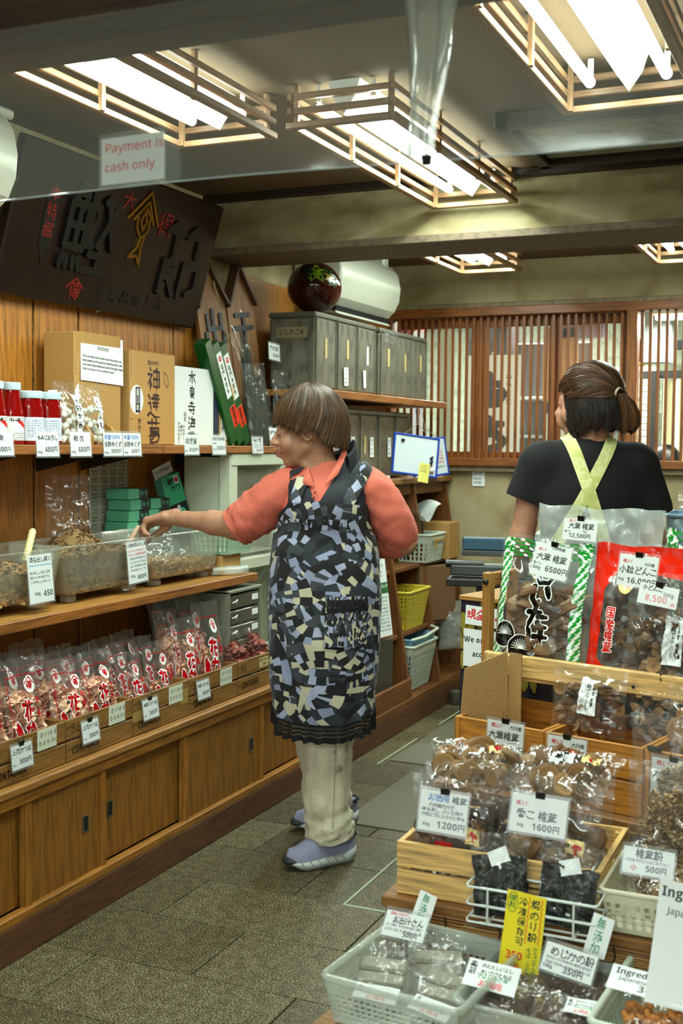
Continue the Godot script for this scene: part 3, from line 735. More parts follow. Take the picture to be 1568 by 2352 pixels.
func view_and_light() -> void:
	var cam := Camera3D.new()
	cam.name = "camera"
	add_child(cam)
	cam.transform = Transform3D(rb(23.89, -3.295, 0.57), V(0, 1.40, 0))
	cam.fov = 46.94
	cam.near = 0.05
	cam.far = 60
	cam.current = true
	var at := CameraAttributesPhysical.new()
	at.frustum_focal_length = 27.638
	at.frustum_focus_distance = 3.6
	at.exposure_aperture = 3.4
	cam.attributes = at
	var e := Environment.new()
	e.background_mode = Environment.BG_SKY
	var sm := ProceduralSkyMaterial.new()
	sm.sky_top_color = Color(0.50, 0.54, 0.55)
	sm.sky_horizon_color = Color(0.56, 0.58, 0.57)
	sm.ground_bottom_color = Color(0.16, 0.15, 0.14)
	sm.ground_horizon_color = Color(0.3, 0.3, 0.29)
	sm.energy_multiplier = 8.0
	sm.sun_angle_max = 1.0
	var sk := Sky.new()
	sk.sky_material = sm
	e.sky = sk
	e.tonemap_mode = Environment.TONE_MAPPER_LINEAR
	e.tonemap_exposure = 1.16
	e.sdfgi_enabled = true
	e.ssao_enabled = true
	e.ssil_enabled = true
	var we := WorldEnvironment.new()
	we.name = "world_environment"
	we.environment = e
	add_child(we)

const TUBE := Color(0.93, 1.0, 0.95)
const TUBE_GLOW := 24.0
const TUBE_LIGHT := 0.75

# a ceiling fitting: two tubes beside a ridge-shaped white housing inside a frame of wooden slats
func ceiling_lamp(x0: float, x1: float, z0: float, z1: float, label: String, power := 1.0, turn := 0.0) -> void:
	var yb := 2.31
	var yt := 2.44
	var o := thing("ceiling_lamp", label, "ceiling lamp", V((x0 + x1) / 2, yt, (z0 + z1) / 2), turn, "wood-framed ceiling lamps")
	var w := x1 - x0
	var L := z1 - z0
	var h := yt - yb
	for lv in 3:
		var y := -h + 0.009 + lv * 0.041
		for s in [-1.0, 1.0]:
			part(o, "slat", mb().box(V(s * w / 2, y, 0), V(0.016 if lv else 0.024, 0.018, L + 0.02), 0.002), wood("lampwood", Color(0.62, 0.47, 0.32), 2, 0.5))
			part(o, "slat", mb().box(V(0, y, s * L / 2), V(w - 0.02, 0.018, 0.016 if lv else 0.024), 0.002), wood("lampwood", Color(0.62, 0.47, 0.32), 0, 0.5))
	for s in [-1.0, 1.0]:
		for k in 4:
			var zz := lerpf(-L / 2 + 0.014, L / 2 - 0.014, k / 3.0)
			part(o, "post", mb().box(V(s * (w / 2 - 0.013), -h / 2, zz), V(0.014, h - 0.004, 0.018), 0.001), wood("lampwood", Color(0.62, 0.47, 0.32), 1, 0.5))
	var tl := minf(1.17, L - 0.06)
	var ridge := PackedVector2Array([Vector2(-0.05, 0.0), Vector2(-0.034, -0.05), Vector2(0.0, -0.098), Vector2(0.034, -0.05), Vector2(0.05, 0.0)])
	part(o, "housing", mb().prism(ridge, -tl / 2 - 0.02, tl / 2 + 0.02), flat("lamp_white", Color(0.9, 0.92, 0.9), 0.35))
	for s in [-1.0, 1.0]:
		var tx: float = s * (w / 2 - 0.075)
		var path := []
		for i in 7: path.append(V(tx, -0.068, lerpf(-tl / 2, tl / 2, i / 6.0)))
		part(o, "fluorescent_tube", mb().tube(path, 0.0145, 14), glow("tube_glow" + str(power), TUBE, TUBE_GLOW * power))
		for e in [-1.0, 1.0]:
			part(o, "tube_holder", mb().box(V(tx, -0.028, e * (tl / 2 + 0.004)), V(0.016, 0.05, 0.006), 0.002), flat("lamp_white", Color(0.9, 0.92, 0.9), 0.35))
		var l := AreaLight3D.new()
		l.name = "tube_light"
		l.area_size = Vector2(0.026, tl)
		l.area_normalize_energy = true
		l.light_energy = TUBE_LIGHT * power
		l.light_color = TUBE
		l.area_range = 12.0
		l.shadow_enabled = true
		o.add_child(l, true)
		l.transform = Transform3D(Basis(V(1, 0, 0), V(0, 0, -1), V(0, 1, 0)), V(tx, -0.0842, 0))

func fixtures() -> void:
	ceiling_lamp(-1.97, -1.65, -3.19, -1.91, "wood-framed fluorescent ceiling lamp above the dark signboard")
	ceiling_lamp(-1.555, -1.235, -4.36, -3.12, "wood-framed fluorescent ceiling lamp beside the beam, over the woman reaching out")
	ceiling_lamp(-0.78, -0.43, -3.26, -1.98, "brightest wood-framed ceiling lamp, above the crates, its two tubes bare")
	ceiling_lamp(-2.0, -1.68, -6.05, -4.82, "small-looking wood-framed ceiling lamp beyond the beam, near the lattice window")
	ceiling_lamp(-1.55, -1.23, 0.6, 1.85, "wood-framed ceiling lamp set crosswise over the entrance, towards the shelves", 1.8, 90)
	ceiling_lamp(-0.16, 0.16, 0.6, 1.85, "wood-framed ceiling lamp set crosswise over the entrance, towards the crates", 5.5, 90)
	ceiling_lamp(-0.98, -0.66, -6.05, -4.82, "ceiling lamp past the beam, only its tip in view at the picture edge")

func shell() -> void:
	# floor of stone tiles
	var base := tri_mat("joint", Color(0.16, 0.15, 0.12), ntex("wear", 0.02, 5, []), Vector3(4, 4, 4), 0.95)
	var fl := struct("floor", mb().box(V(-0.75, -0.06, -2.1), V(4.0, 0.1, 9.0)), base)
	var stone := tri_mat("stone", Color(0.54, 0.5, 0.36), ntex("speck", 0.062, 3, [[0.0, 0.3], [0.38, 0.4], [0.5, 0.52], [0.58, 0.7], [0.66, 1.0], [1.0, 1.0]], 1024), Vector3(2.4, 2.4, 2.4), 0.5)
	stone.uv1_world_triplanar = true
	stone.detail_enabled = true
	stone.detail_blend_mode = BaseMaterial3D.BLEND_MODE_MUL
	stone.detail_albedo = ntex("grime", 0.008, 5, [[0.0, Color(0.78, 0.76, 0.7)], [0.4, Color(0.88, 0.86, 0.8)], [0.56, Color(0.97, 0.96, 0.92)], [1.0, Color(1, 1, 0.98)]], 1024)
	stone.heightmap_enabled = true
	stone.heightmap_scale = 0.06
	stone.heightmap_texture = ntex("speck_h", 0.062, 3, [], 1024)
	var dark := stone.duplicate(); dark.albedo_color = Color(0.47, 0.43, 0.31)
	var pale := stone.duplicate(); pale.albedo_color = Color(0.6, 0.56, 0.42)
	var z := 0.42
	var row := 0
	while z > -6.5:
		var x := -2.19 - (0.3 if row % 2 else 0.0)
		while x < 1.05:
			var xa := maxf(x, -2.19) + 0.002
			var xb := minf(x + 0.61, 1.1) - 0.002
			if xb - xa > 0.03:
				var t := struct("tile", mb().box(V((xa + xb) / 2, -0.008, z - 0.152), V(xb - xa, 0.016 + rng.randf() * 0.0012, 0.3), 0.0015), [stone, stone, dark, pale][rng.randi() % 4], fl)
			x += 0.61
		z -= 0.3035
		row += 1
	# the chalky strips and the smoother slab beside the crates
	var strip := flat("mortar_strip", Color(0.62, 0.66, 0.56), 0.9)
	struct("joint_strip", mb().box(V(-1.405, 0.001, -3.55), V(0.008, 0.004, 0.66)), strip, fl)
	struct("joint_strip", mb().box(V(-1.2, 0.001, -3.22), V(0.42, 0.004, 0.009)), strip, fl)
	struct("joint_strip", mb().box(V(-1.91, 0.001, -4.98), V(0.007, 0.004, 0.5)), strip, fl)
	struct("joint_strip", mb().box(V(-1.91, 0.001, -5.95), V(0.007, 0.004, 0.8)), strip, fl)
	var slab := tri_mat("slab", Color(0.46, 0.44, 0.36), ntex("speck2", 0.2, 3, [[0.0, 0.6], [0.5, 0.85], [1.0, 1.0]]), Vector3(2, 2, 2), 0.6)
	struct("slab", mb().box(V(-1.37, 0.002, -4.3), V(0.72, 0.008, 0.74), 0.002), slab, fl)
	struct("slab", mb().box(V(-1.4, 0.002, -5.5), V(0.96, 0.01, 1.4), 0.002), slab, fl)
	# walls
	var plaster := tri_mat("plaster", Color(0.66, 0.60, 0.46), ntex("plaster", 0.006, 6, [[0.0, Color(0.78, 0.75, 0.68)], [0.35, Color(0.93, 0.92, 0.88)], [0.6, Color(1, 1, 1)], [1.0, Color(1, 1, 1)]], 1024), Vector3(0.5, 0.5, 0.5), 0.9)
	struct("wall_left", mb().box(V(-2.64, 1.23, -2.1), V(0.1, 2.46, 9.1)), plaster)
	struct("wall_right", mb().box(V(1.25, 1.23, -2.1), V(0.1, 2.46, 9.1)), plaster)
	var ZB := -6.5
	struct("wall_back", mb().box(V(-0.7, 0.64, ZB - 0.05), V(3.9, 1.28, 0.1)).box(V(-0.7, 2.32, ZB - 0.05), V(3.9, 0.28, 0.1)), plaster)
	# ceiling
	var ce := tri_mat("ceiling_cloth", Color(0.44, 0.35, 0.23), ntex("weave_c", 0.2, 2, [[0.0, 0.72], [0.5, 0.92], [1.0, 1.0]]), Vector3(7, 7, 7), 0.9)
	struct("ceiling", mb().box(V(-0.7, 2.50, -2.1), V(3.9, 0.12, 9.0)), ce)
	var beam := tri_mat("beam_paint", Color(0.60, 0.56, 0.43), ntex("stain", 0.005, 6, [[0.0, Color(0.8, 0.76, 0.68)], [0.4, Color(0.93, 0.92, 0.87)], [0.55, Color(1, 1, 1)], [1.0, Color(1, 1, 1)]], 1024, FastNoiseLite.TYPE_SIMPLEX_SMOOTH, 33), Vector3(0.8, 1.4, 0.8), 0.85)
	struct("trim_1", mb().box(V(-0.7, 2.325, -4.56), V(3.88, 0.24, 0.3), 0.006), beam)
	struct("trim_2", mb().box(V(-0.7, 2.202, -4.545), V(3.88, 0.03, 0.34), 0.003), tri_mat("flange", Color(0.42, 0.36, 0.28), ntex("wear", 0.02, 5, []), Vector3(2, 2, 2), 0.7))
	struct("trim_3", mb().box(V(-0.7, 2.425, -4.39), V(3.88, 0.03, 0.04), 0.003), wood("darkwood", Color(0.16, 0.11, 0.07), 0, 0.5))
	struct("trim_4", mb().box(V(-0.7, 2.19, ZB + 0.02), V(3.88, 0.03, 0.05), 0.004), tri_mat("flange2", Color(0.5, 0.44, 0.33), ntex("wear", 0.02, 5, []), Vector3(2, 2, 2), 0.7))
	struct("trim_5", mb().box(V(-0.7, 1.268, ZB + 0.014), V(3.88, 0.035, 0.045), 0.004), tri_mat("flange2", Color(0.5, 0.44, 0.33), ntex("wear", 0.02, 5, []), Vector3(2, 2, 2), 0.7))
	# header over the entrance
	struct("trim_6", mb().box(V(-0.7, 2.245, -1.66), V(3.88, 0.396, 0.09), 0.005), wood("header", Color(0.27, 0.2, 0.13), 0, 0.6))
	# pale inset in the ceiling with its frame
	var pn := struct("trim_7", mb().box(V(-0.2, 2.425, -3.9), V(1.7, 0.03, 0.5)), tri_mat("inset", Color(0.55, 0.58, 0.5), ntex("wear", 0.02, 5, []), Vector3(1, 1, 1), 0.6))
	for q in [[V(-0.2, 2.41, -3.63), V(1.78, 0.05, 0.045)], [V(-0.2, 2.41, -4.17), V(1.78, 0.05, 0.045)], [V(-1.07, 2.41, -3.9), V(0.045, 0.05, 0.585)]]:
		struct("frame", mb().box(q[0], q[1], 0.004), wood("darkwood", Color(0.16, 0.11, 0.07), 0 if q[1].x > 1 else 2, 0.5), pn)
	# wooden panels between the metal shelf standards
	var pw := wood("panel", Color(0.74, 0.48, 0.17), 1, 0.45)
	var edges := [0.5, -0.6, -1.2, -1.8, -2.42, -2.83, -3.24, -3.49, -4.12, -4.6]
	var wl := struct("wall_panelling", null, null)
	wl.name = "wall_panelling"
	for i in edges.size() - 1:
		struct("panel", mb().box(V(-2.584, 1.18, (edges[i] + edges[i + 1]) / 2), V(0.014, 1.5, edges[i] - edges[i + 1] - 0.012), 0.002), pw, wl)
		if i > 3:
			var sb := mb().box(V(-2.588, 1.18, edges[i + 1]), V(0.008, 1.5, 0.009))
			struct("shelf_standard", sb, flat("standard", Color(0.34, 0.33, 0.28), 0.4, 0.6), wl)
			var sl := mb()
			for k in 34: sl.box(V(-2.583, 0.5 + k * 0.041, edges[i + 1]), V(0.003, 0.02, 0.0035))
			struct("slot", sl, flat("slot", Color(0.02, 0.02, 0.02), 0.9), wl)
	for q in [[-4.6, -6.5]]:
		struct("panel", mb().box(V(-2.584, 1.5, -5.55), V(0.014, 1.3, 1.88), 0.002), pw, wl)

func back_room() -> void:
	var red := wood("lattice", Color(0.54, 0.31, 0.11), 1, 0.45)
	var red0 := wood("lattice", Color(0.54, 0.31, 0.11), 0, 0.45)
	var ZB := -6.5
	var w1 := struct("window_1", mb().box(V(-0.75, 2.155, ZB), V(3.62, 0.05, 0.11), 0.004).box(V(-0.75, 1.305, ZB), V(3.62, 0.045, 0.11), 0.004), red0)
	struct("post", mb().box(V(-2.565, 1.73, ZB), V(0.035, 0.81, 0.1), 0.003), red, w1)
	struct("post", mb().box(V(-1.165, 1.73, ZB + 0.005), V(0.055, 0.81, 0.1), 0.003), red, w1)
	struct("post", mb().box(V(-1.21, 1.73, ZB - 0.02), V(0.05, 0.8, 0.05), 0.003), red, w1)
	struct("sash_stile", mb().box(V(-2.04, 1.73, ZB - 0.03), V(0.085, 0.8, 0.03), 0.003), red, w1)
	struct("sash_stile", mb().box(V(-1.6, 1.73, ZB - 0.03), V(0.06, 0.8, 0.03), 0.003), red, w1)
	struct("sash_rail", mb().box(V(-1.86, 2.1, ZB - 0.03), V(1.32, 0.055, 0.028), 0.003), red0, w1)
	struct("sash_rail", mb().box(V(-1.86, 1.345, ZB - 0.03), V(1.32, 0.04, 0.028), 0.003), red0, w1)
	var bar := mb().box(Vector3.ZERO, V(0.016, 0.81, 0.014), 0.002).done()
	var x := -2.515
	while x < -1.2:
		var s := struct("slat", bar, red, w1)
		s.position = V(x, 1.73, ZB + 0.02)
		x += 0.0417
	x = -1.115
	while x < 0.95:
		var s := struct("slat", bar, red, w1)
		s.position = V(x, 1.73, ZB + 0.02)
		x += 0.0435
	struct("pane", mb().box(V(-1.86, 1.72, ZB - 0.036), V(1.32, 0.72, 0.003)), film("window_glass", 0.04, Color(0.9, 0.95, 0.95), 0.02), w1)
	# kitchen behind the lattice: pale wall, hanging curtain, shelves and boxes
	var kw := tri_mat("kitchen", Color(0.6, 0.62, 0.54), ntex("wear", 0.02, 5, []), Vector3(1, 1, 1), 0.8)
	struct("wall_kitchen", mb().box(V(-1.2, 1.25, -9.1), V(6.0, 2.6, 0.1)), kw)
	struct("wall_kitchen_side", mb().box(V(-4.0, 1.25, -7.8), V(0.1, 2.6, 2.6)).box(V(1.9, 1.25, -7.8), V(0.1, 2.6, 2.6)), kw)
	struct("floor_kitchen", mb().box(V(-1.2, -0.05, -7.85), V(6, 0.1, 2.6)), kw)
	struct("ceiling_kitchen", mb().box(V(-1.2, 2.6, -7.85), V(6, 0.1, 2.6)), kw)
	var o := thing("kitchen_lamp", "bright row of white lamp light at the top of the lattice", "lamp", V(-0.55, 2.147, -7.0))
	part(o, "tube", mb().box(V(0, 0, 0), V(1.16, 0.03, 0.05), 0.005), glow("kitchen_glow", Color(1.0, 0.97, 0.85), 7.0))
	part(o, "casing", mb().box(V(0, 0.035, 0), V(1.2, 0.04, 0.09), 0.005), flat("lamp_white", Color(0.9, 0.92, 0.9), 0.35))
	var l := AreaLight3D.new()
	l.name = "kitchen_light"; l.area_size = Vector2(1.1, 0.04); l.light_energy = 6.0; l.light_color = Color(1.0, 0.98, 0.9); l.area_normalize_energy = true; l.shadow_enabled = true; l.area_range = 8.0
	o.add_child(l)
	l.transform = Transform3D(Basis(V(1, 0, 0), V(0, 0, -1), V(0, 1, 0)), V(0, -0.018, 0))
	var l2 := thing("kitchen_lamp", "ceiling tube of the back room, hidden above the lattice", "lamp", V(-2.2, 2.5, -7.6))
	part(l2, "tube", mb().box(Vector3.ZERO, V(1.16, 0.03, 0.05), 0.005), glow("kitchen_glow", Color(1.0, 0.97, 0.85), 7.0))
	var l3 := AreaLight3D.new()
	l3.name = "kitchen_light"; l3.area_size = Vector2(1.1, 0.04); l3.light_energy = 20.0; l3.light_color = Color(0.95, 1.0, 0.95); l3.area_normalize_energy = true; l3.shadow_enabled = true; l3.area_range = 8.0
	l2.add_child(l3)
	l3.transform = Transform3D(Basis(V(1, 0, 0), V(0, 0, -1), V(0, 1, 0)), V(0, -0.018, 0))
	var g := "things seen through the lattice"
	# curtain
	var rows := []
	for i in 9:
		var r := PackedVector3Array()
		for j in 61: r.append(V(j * 0.013, -i * 0.14, 0.02 * sin(j * 0.9) + 0.008 * sin(j * 0.37 + i * 0.3)))
		rows.append(r)
	solo("curtain", mb().sheet(rows, false, false, Rect2(0, 0, 1, 1), true), cloth("curtain", Color(0.78, 0.78, 0.66)), "cream pleated curtain behind the lattice", "curtain", V(-1.27, 1.86, -8.2), 0, g)
	solo("curtain_rail", mb().box(V(0.3, 0, 0), V(0.9, 0.05, 0.03), 0.004), flat("black_rail", Color(0.06, 0.05, 0.04), 0.5), "dark rail along the top of the cream curtain", "curtain rail", V(-1.27, 1.89, -8.19), 0, g)
	solo("doorway_frame", mb().box(V(0, 0, 0), V(0.05, 1.9, 0.06), 0.004), flat("black_rail", Color(0.06, 0.05, 0.04), 0.5), "dark upright beside the cream curtain", "door frame", V(-1.315, 0.95, -8.18), 0, g)
	solo("pipe_duct", mb().box(V(0, 0, 0), V(1.5, 0.06, 0.08), 0.004), flat("black_rail", Color(0.06, 0.05, 0.04), 0.5), "black duct across the pale kitchen wall", "duct", V(-0.75, 2.12, -8.6), 0, g)
	var sh := tri_mat("shutter", Color(0.62, 0.64, 0.6), ntex("wear", 0.02, 5, []), Vector3(1, 1, 1), 0.6)
	var t := thing("roller_shutter", "grey slatted shutter between curtain and post", "shutter", V(-1.5, 1.0, -8.5), 0, g)
	for k in 22: part(t, "slat", mb().box(V(0, k * 0.045, 0), V(0.34, 0.04, 0.02), 0.004), sh)
	solo("sheet_poster", card_mesh("poster", 0.36, 0.8), mats["print"], "white poster with thick black brush letters behind the lattice", "poster", V(-2.13, 1.56, -7.1), 0, g)
	solo("sheet_banner", card_mesh("banner", 0.075, 0.78), mats["print"], "white paper strip with blue writing behind the lattice", "banner", V(-2.58, 1.72, -7.0), 0, g)
	solo("red_carton", mb().box(Vector3.ZERO, V(0.3, 0.5, 0.2), 0.004), flat("carton_red", Color(0.45, 0.04, 0.05), 0.6), "dark red carton high behind the lattice", "box", V(-2.78, 1.95, -7.15), 0, g)
	solo("door_leaf", mb().box(Vector3.ZERO, V(0.09, 1.9, 0.04), 0.004), flat("pale_green", Color(0.66, 0.7, 0.6), 0.6), "pale green door edge behind the lattice", "door panel", V(-2.42, 1.4, -7.05), 0, g)
	solo("dark_cabinet", mb().box(Vector3.ZERO, V(0.26, 0.62, 0.3), 0.006), flat("dark_brown", Color(0.14, 0.09, 0.09), 0.5), "dark purple-brown crate on the kitchen shelf", "box", V(-2.24, 2.02, -7.5), 0, g)
	for q in [[-1.86, 1.62, 0.5, 1.0, Color(0.26, 0.24, 0.25), "dark metal rack upright behind the lattice"], [-1.72, 1.95, 0.2, 0.46, Color(0.66, 0.5, 0.28), "tan cardboard box on the rack behind the lattice"], [-1.7, 1.55, 0.2, 0.2, Color(0.7, 0.72, 0.66), "white plastic tub on the rack behind the lattice"], [-1.7, 1.36, 0.22, 0.12, Color(0.68, 0.7, 0.66), "low white tray on the rack behind the lattice"], [-1.46, 1.62, 0.12, 0.5, Color(0.8, 0.84, 0.8), "tall white paper pack behind the lattice"], [-1.38, 1.6, 0.1, 0.46, Color(0.42, 0.48, 0.5), "grey-blue file standing behind the lattice"], [-1.25, 2.02, 0.07, 0.16, Color(0.88, 0.8, 0.3), "yellow paper strip pinned behind the lattice"], [-1.6, 2.2, 0.3, 0.18, Color(0.5, 0.42, 0.5), "mauve cloth bundle at the top of the lattice"], [-1.2, 2.1, 0.3, 0.3, Color(0.55, 0.6, 0.62), "grey-blue sheet behind the lattice"]]:
		solo("stored_item", mb().box(Vector3.ZERO, V(q[2], q[3], 0.1 if q[2] < 0.4 else 0.04), 0.006), flat("kit" + str(q[0]), q[4], 0.6), q[5], "box" if q[2] > 0.15 else "paper", V(q[0] - 0.02, q[1] - 0.05, -7.25 if q[2] < 0.4 else -7.6), 0, g)
	var bx := -2.02
	t = thing("kitchen_rack", "pale steel kitchen rack behind the lattice", "rack", V(-1.75, 0, -7.45), 0, g)
	for k in 3: part(t, "shelf", mb().box(V(0, 1.22 + k * 0.24, 0), V(0.9, 0.02, 0.3), 0.003), flat("steel_pale", Color(0.6, 0.62, 0.6), 0.4, 0.3))
	for s in [-1.0, 1.0]: part(t, "post", mb().box(V(s * 0.45, 1.0, 0.1), V(0.02, 2.0, 0.02), 0.003), flat("steel_pale", Color(0.6, 0.62, 0.6), 0.4, 0.3))

# ---------------------------------------------------------------- building blocks of goods
func label_on(p: Node, called: String, key: String, w: float, h: float, t: Transform3D, gloss := false, lab := "") -> MeshInstance3D:
	var o := part(p, called, card_mesh(key, w, h, 0.0008), mats["gloss_print" if gloss else "print"], lab)
	o.transform = t
	return o

func film_label(p: Node, called: String, key: String, w: float, h: float, t: Transform3D) -> MeshInstance3D:
	var b := mb()
	b.quad(V(-w / 2, -h / 2, 0), V(w / 2, -h / 2, 0), V(w / 2, h / 2, 0), V(-w / 2, h / 2, 0), uvr(aT, key))
	var o := part(p, called, b, mats["film_print"])
	o.transform = t
	return o

# a board in local xy with a rounded hand hole
func board(w: float, h: float, th: float, hole := 0.0) -> MB:
	var b := mb()
	if hole <= 0.0: return b.box(Vector3.ZERO, V(w, h, th), 0.0015)
	var r := minf(h * 0.2, 0.013)
	for s in [-1.0, 1.0]:
		var pl := PackedVector2Array([Vector2(0, -h / 2), Vector2(s * w / 2, -h / 2), Vector2(s * w / 2, h / 2), Vector2(0, h / 2), Vector2(0, r)])
		for i in 7:
			var a := PI / 2 - PI * i / 6
			pl.append(Vector2(s * (hole / 2 - r + cos(a) * r), sin(a) * r))
		pl.append(Vector2(0, -r))
		b.prism(pl, -th / 2, th / 2)
	return b

# an open slatted crate: w along x, d along z, front at +z, standing at y 0
func crate(o: Node3D, w: float, d: float, h: float, key: String, c: Color, hole_front := 0.0, hole_side := 0.0, rows := 2, th := 0.009) -> void:
	var bh := (h - 0.007 * (rows - 1)) / rows
	for r in rows:
		var y := bh / 2 + r * (bh + 0.007)
		var top := r == rows - 1
		for s in [-1.0, 1.0]:
			var f := part(o, "board", board(w, bh, th, hole_front if top else 0.0), wood(key, c, 0))
			f.position = V(0, y, s * (d / 2 - th / 2))
			var e := part(o, "board", board(d - 2 * th - 0.001, bh, th, hole_side if top else 0.0), wood(key, c, 0))
			e.transform = Transform3D(rb(90), V(s * (w / 2 - th / 2), y, 0))
	for s in [-1.0, 1.0]:
		for q in [-1.0, 1.0]: part(o, "corner_post", mb().box(V(s * (w / 2 - th - 0.008), h / 2 - 0.002, q * (d / 2 - th - 0.008)), V(0.014, h - 0.01, 0.014)), wood(key, c, 1))
	part(o, "bottom", mb().box(V(0, 0.006, 0), V(w - 2 * th - 0.001, 0.006, d - 2 * th - 0.001)), wood(key, c, 0))

# pillow bag standing in xy, bottom at y 0. returns [film mesh, print sheet builder]
func bag_point(u: float, v: float, side: float, w: float, h: float, t: float, sd: float, crumple: float) -> Vector3:
	var e := 1.0 - pow(absf(2.0 * u - 1.0), 3.0)
	var f := sqrt(maxf(0.0, e)) * (smoothstep(0.0, 0.12, v) * 0.85 + 0.15) * (1.0 - smoothstep(0.45, 0.97, v))
	var n1 := noise.get_noise_3d(u * 2.6 + sd * 7.3, v * 3.4, side * 3.1 + sd)
	var n2 := noise.get_noise_3d(u * 9.0 + sd * 3.1, v * 8.0 + u * 5.0, side * 5.0 + sd * 2.0)
	var ridge := 1.0 - absf(noise.get_noise_3d(u * 4.2 - v * 3.0 + sd, v * 4.6 + u * 2.0, sd * 1.7 + side))
	ridge = pow(ridge, 6.0)
	var edge := smoothstep(0.0, 0.08, u) * smoothstep(1.0, 0.92, u)
	var cr := crumple * (0.35 + 0.65 * edge)
	var x := (u - 0.5) * w * (1.0 - 0.05 * sin(v * PI)) + n1 * crumple * 0.6
	var y := v * h + 0.008 * noise.get_noise_2d(u * 3.0 + sd, sd) * v
	var jit := fposmod(sin(u * 911.7 + v * 377.3 + sd * 19.1 + side) * 4375.5, 1.0) - 0.5 # small sharp creases of stiff film
	return V(x, y, side * f * t * 0.5 + n1 * cr * 1.1 + n2 * cr * 0.45 + side * ridge * cr * 0.9 + jit * minf(0.0046, cr * 0.5))

func bag_film(w: float, h: float, t: float, sd: float, crumple := 0.006, nu := 20, nv := 24) -> ArrayMesh:
	var b := mb()
	for side in [1.0, -1.0]:
		var g := []
		for i in nv + 1:
			var row := PackedVector3Array()
			for j in nu + 1: row.append(bag_point(float(j) / nu, 1.0 - float(i) / nv, side, w, h, t, sd, crumple))
			g.append(row)
		b.sheet(g, false, false, Rect2(0, 0, 1, 1), side > 0)
	return b.done()

func bag_print(w: float, h: float, t: float, sd: float, crumple: float, r: Rect2, v0 := 0.02, v1 := 0.98, u0 := 0.02, u1 := 0.98, off := 0.0008, nu := 18, nv := 22) -> ArrayMesh:
	var b := mb()
	var g := []
	for i in nv + 1:
		var row := PackedVector3Array()
		for j in nu + 1: row.append(bag_point(lerpf(u0, u1, float(j) / nu), lerpf(v1, v0, float(i) / nv), 1.0, w, h, t, sd, crumple) + V(0, 0, off))
		g.append(row)
	b.sheet(g, false, false, r, true)
	return b.done()

# loose curled flakes inside an ellipsoid (or a box heap), one mesh
func flakes(n: int, r: Vector3, s: float, sd: int, cols: Array, shell := 0.35) -> ArrayMesh:
	var q := RandomNumberGenerator.new()
	q.seed = sd
	var b := mb()
	for i in n:
		var p := V(q.randfn(), q.randfn(), q.randfn()).normalized() * pow(q.randf(), shell)
		p = V(p.x * r.x, p.y * r.y, p.z * r.z)
		var e := Basis.from_euler(V(q.randf() * TAU, q.randf() * TAU, q.randf() * TAU))
		var a := s * (0.5 + q.randf())
		var c := a * (0.35 + 0.4 * q.randf())
		b.col = (cols[q.randi() % cols.size()] as Color).srgb_to_linear()
		var k := a * 0.3
		var P := [p + e * V(-a, -c, k), p + e * V(0, -c * 1.2, 0), p + e * V(a, -c * 0.7, k), p + e * V(-a * 0.9, c, k * 0.7), p + e * V(0, c, -k * 0.2), p + e * V(a, c * 1.1, k)]
		b.tri(P[0], P[1], P[4]); b.tri(P[0], P[4], P[3]); b.tri(P[1], P[2], P[5]); b.tri(P[1], P[5], P[4])
	return b.done()

# heap with an uneven top filling w x d, at height h, flakes strewn over it
func heap(w: float, d: float, h: float, amp: float, sd: float, cols: Array, fs: float, n: int, mound := Vector3.ZERO) -> ArrayMesh:
	var b := mb()
	var q := RandomNumberGenerator.new()
	q.seed = int(sd * 100)
	var top := func(x: float, z: float) -> float:
		return h + amp * noise.get_noise_3d(x * 9.0, z * 9.0, sd) + amp * 0.5 * noise.get_noise_3d(x * 31.0, z * 31.0, sd) + mound.z * exp(-(pow(x - mound.x, 2.0) + pow(z - mound.y, 2.0)) / 0.006)
	var g := []
	b.col = (cols[0] as Color).srgb_to_linear()
	for i in 15:
		var row := PackedVector3Array()
		for j in 21:
			var x := lerpf(-w / 2, w / 2, j / 20.0); var z := lerpf(-d / 2, d / 2, i / 14.0)
			row.append(V(x, top.call(x, z), z))
		g.append(row)
	b.sheet(g)
	for s in 2:
		var g2 := [PackedVector3Array(), PackedVector3Array()]
		var g3 := [PackedVector3Array(), PackedVector3Array()]
		for j in 21:
			var x := lerpf(-w / 2, w / 2, j / 20.0); var z: float = d / 2 if s else -d / 2
			g2[0].append(V(x, top.call(x, z), z)); g2[1].append(V(x * 0.94, 0, z * 0.94))
		for j in 15:
			var z := lerpf(-d / 2, d / 2, j / 14.0); var x: float = w / 2 if s else -w / 2
			g3[0].append(V(x, top.call(x, z), z)); g3[1].append(V(x * 0.94, 0, z * 0.94))
		b.sheet(g2, false, false, Rect2(0, 0, 1, 1), s == 1); b.sheet(g3, false, false, Rect2(0, 0, 1, 1), s == 0)
	for i in n:
		var x := (q.randf() - 0.5) * w; var z := (q.randf() - 0.5) * d
		var p := V(x, top.call(x, z) + fs * 0.15, z)
		if i % 3 == 0:
			p = V(x * 0.98, q.randf() * h, d / 2 * 0.985)
		var e := Basis.from_euler(V(q.randfn() * 0.6, q.randf() * TAU, q.randfn() * 0.6)) if i % 3 else Basis.from_euler(V(q.randf() * TAU, q.randf() * TAU, 0))
		var a := fs * (0.5 + q.randf()); var c := a * (0.3 + 0.5 * q.randf())
		b.col = (cols[q.randi() % cols.size()] as Color).srgb_to_linear()
		b.tri(p + e * V(-a, 0, -c), p + e * V(a * 0.2, a * 0.25, c), p + e * V(a, 0, -c * 0.4)); b.tri(p + e * V(-a, 0, -c), p + e * V(-a * 0.5, a * 0.1, c), p + e * V(a * 0.2, a * 0.25, c))
	return b.done()

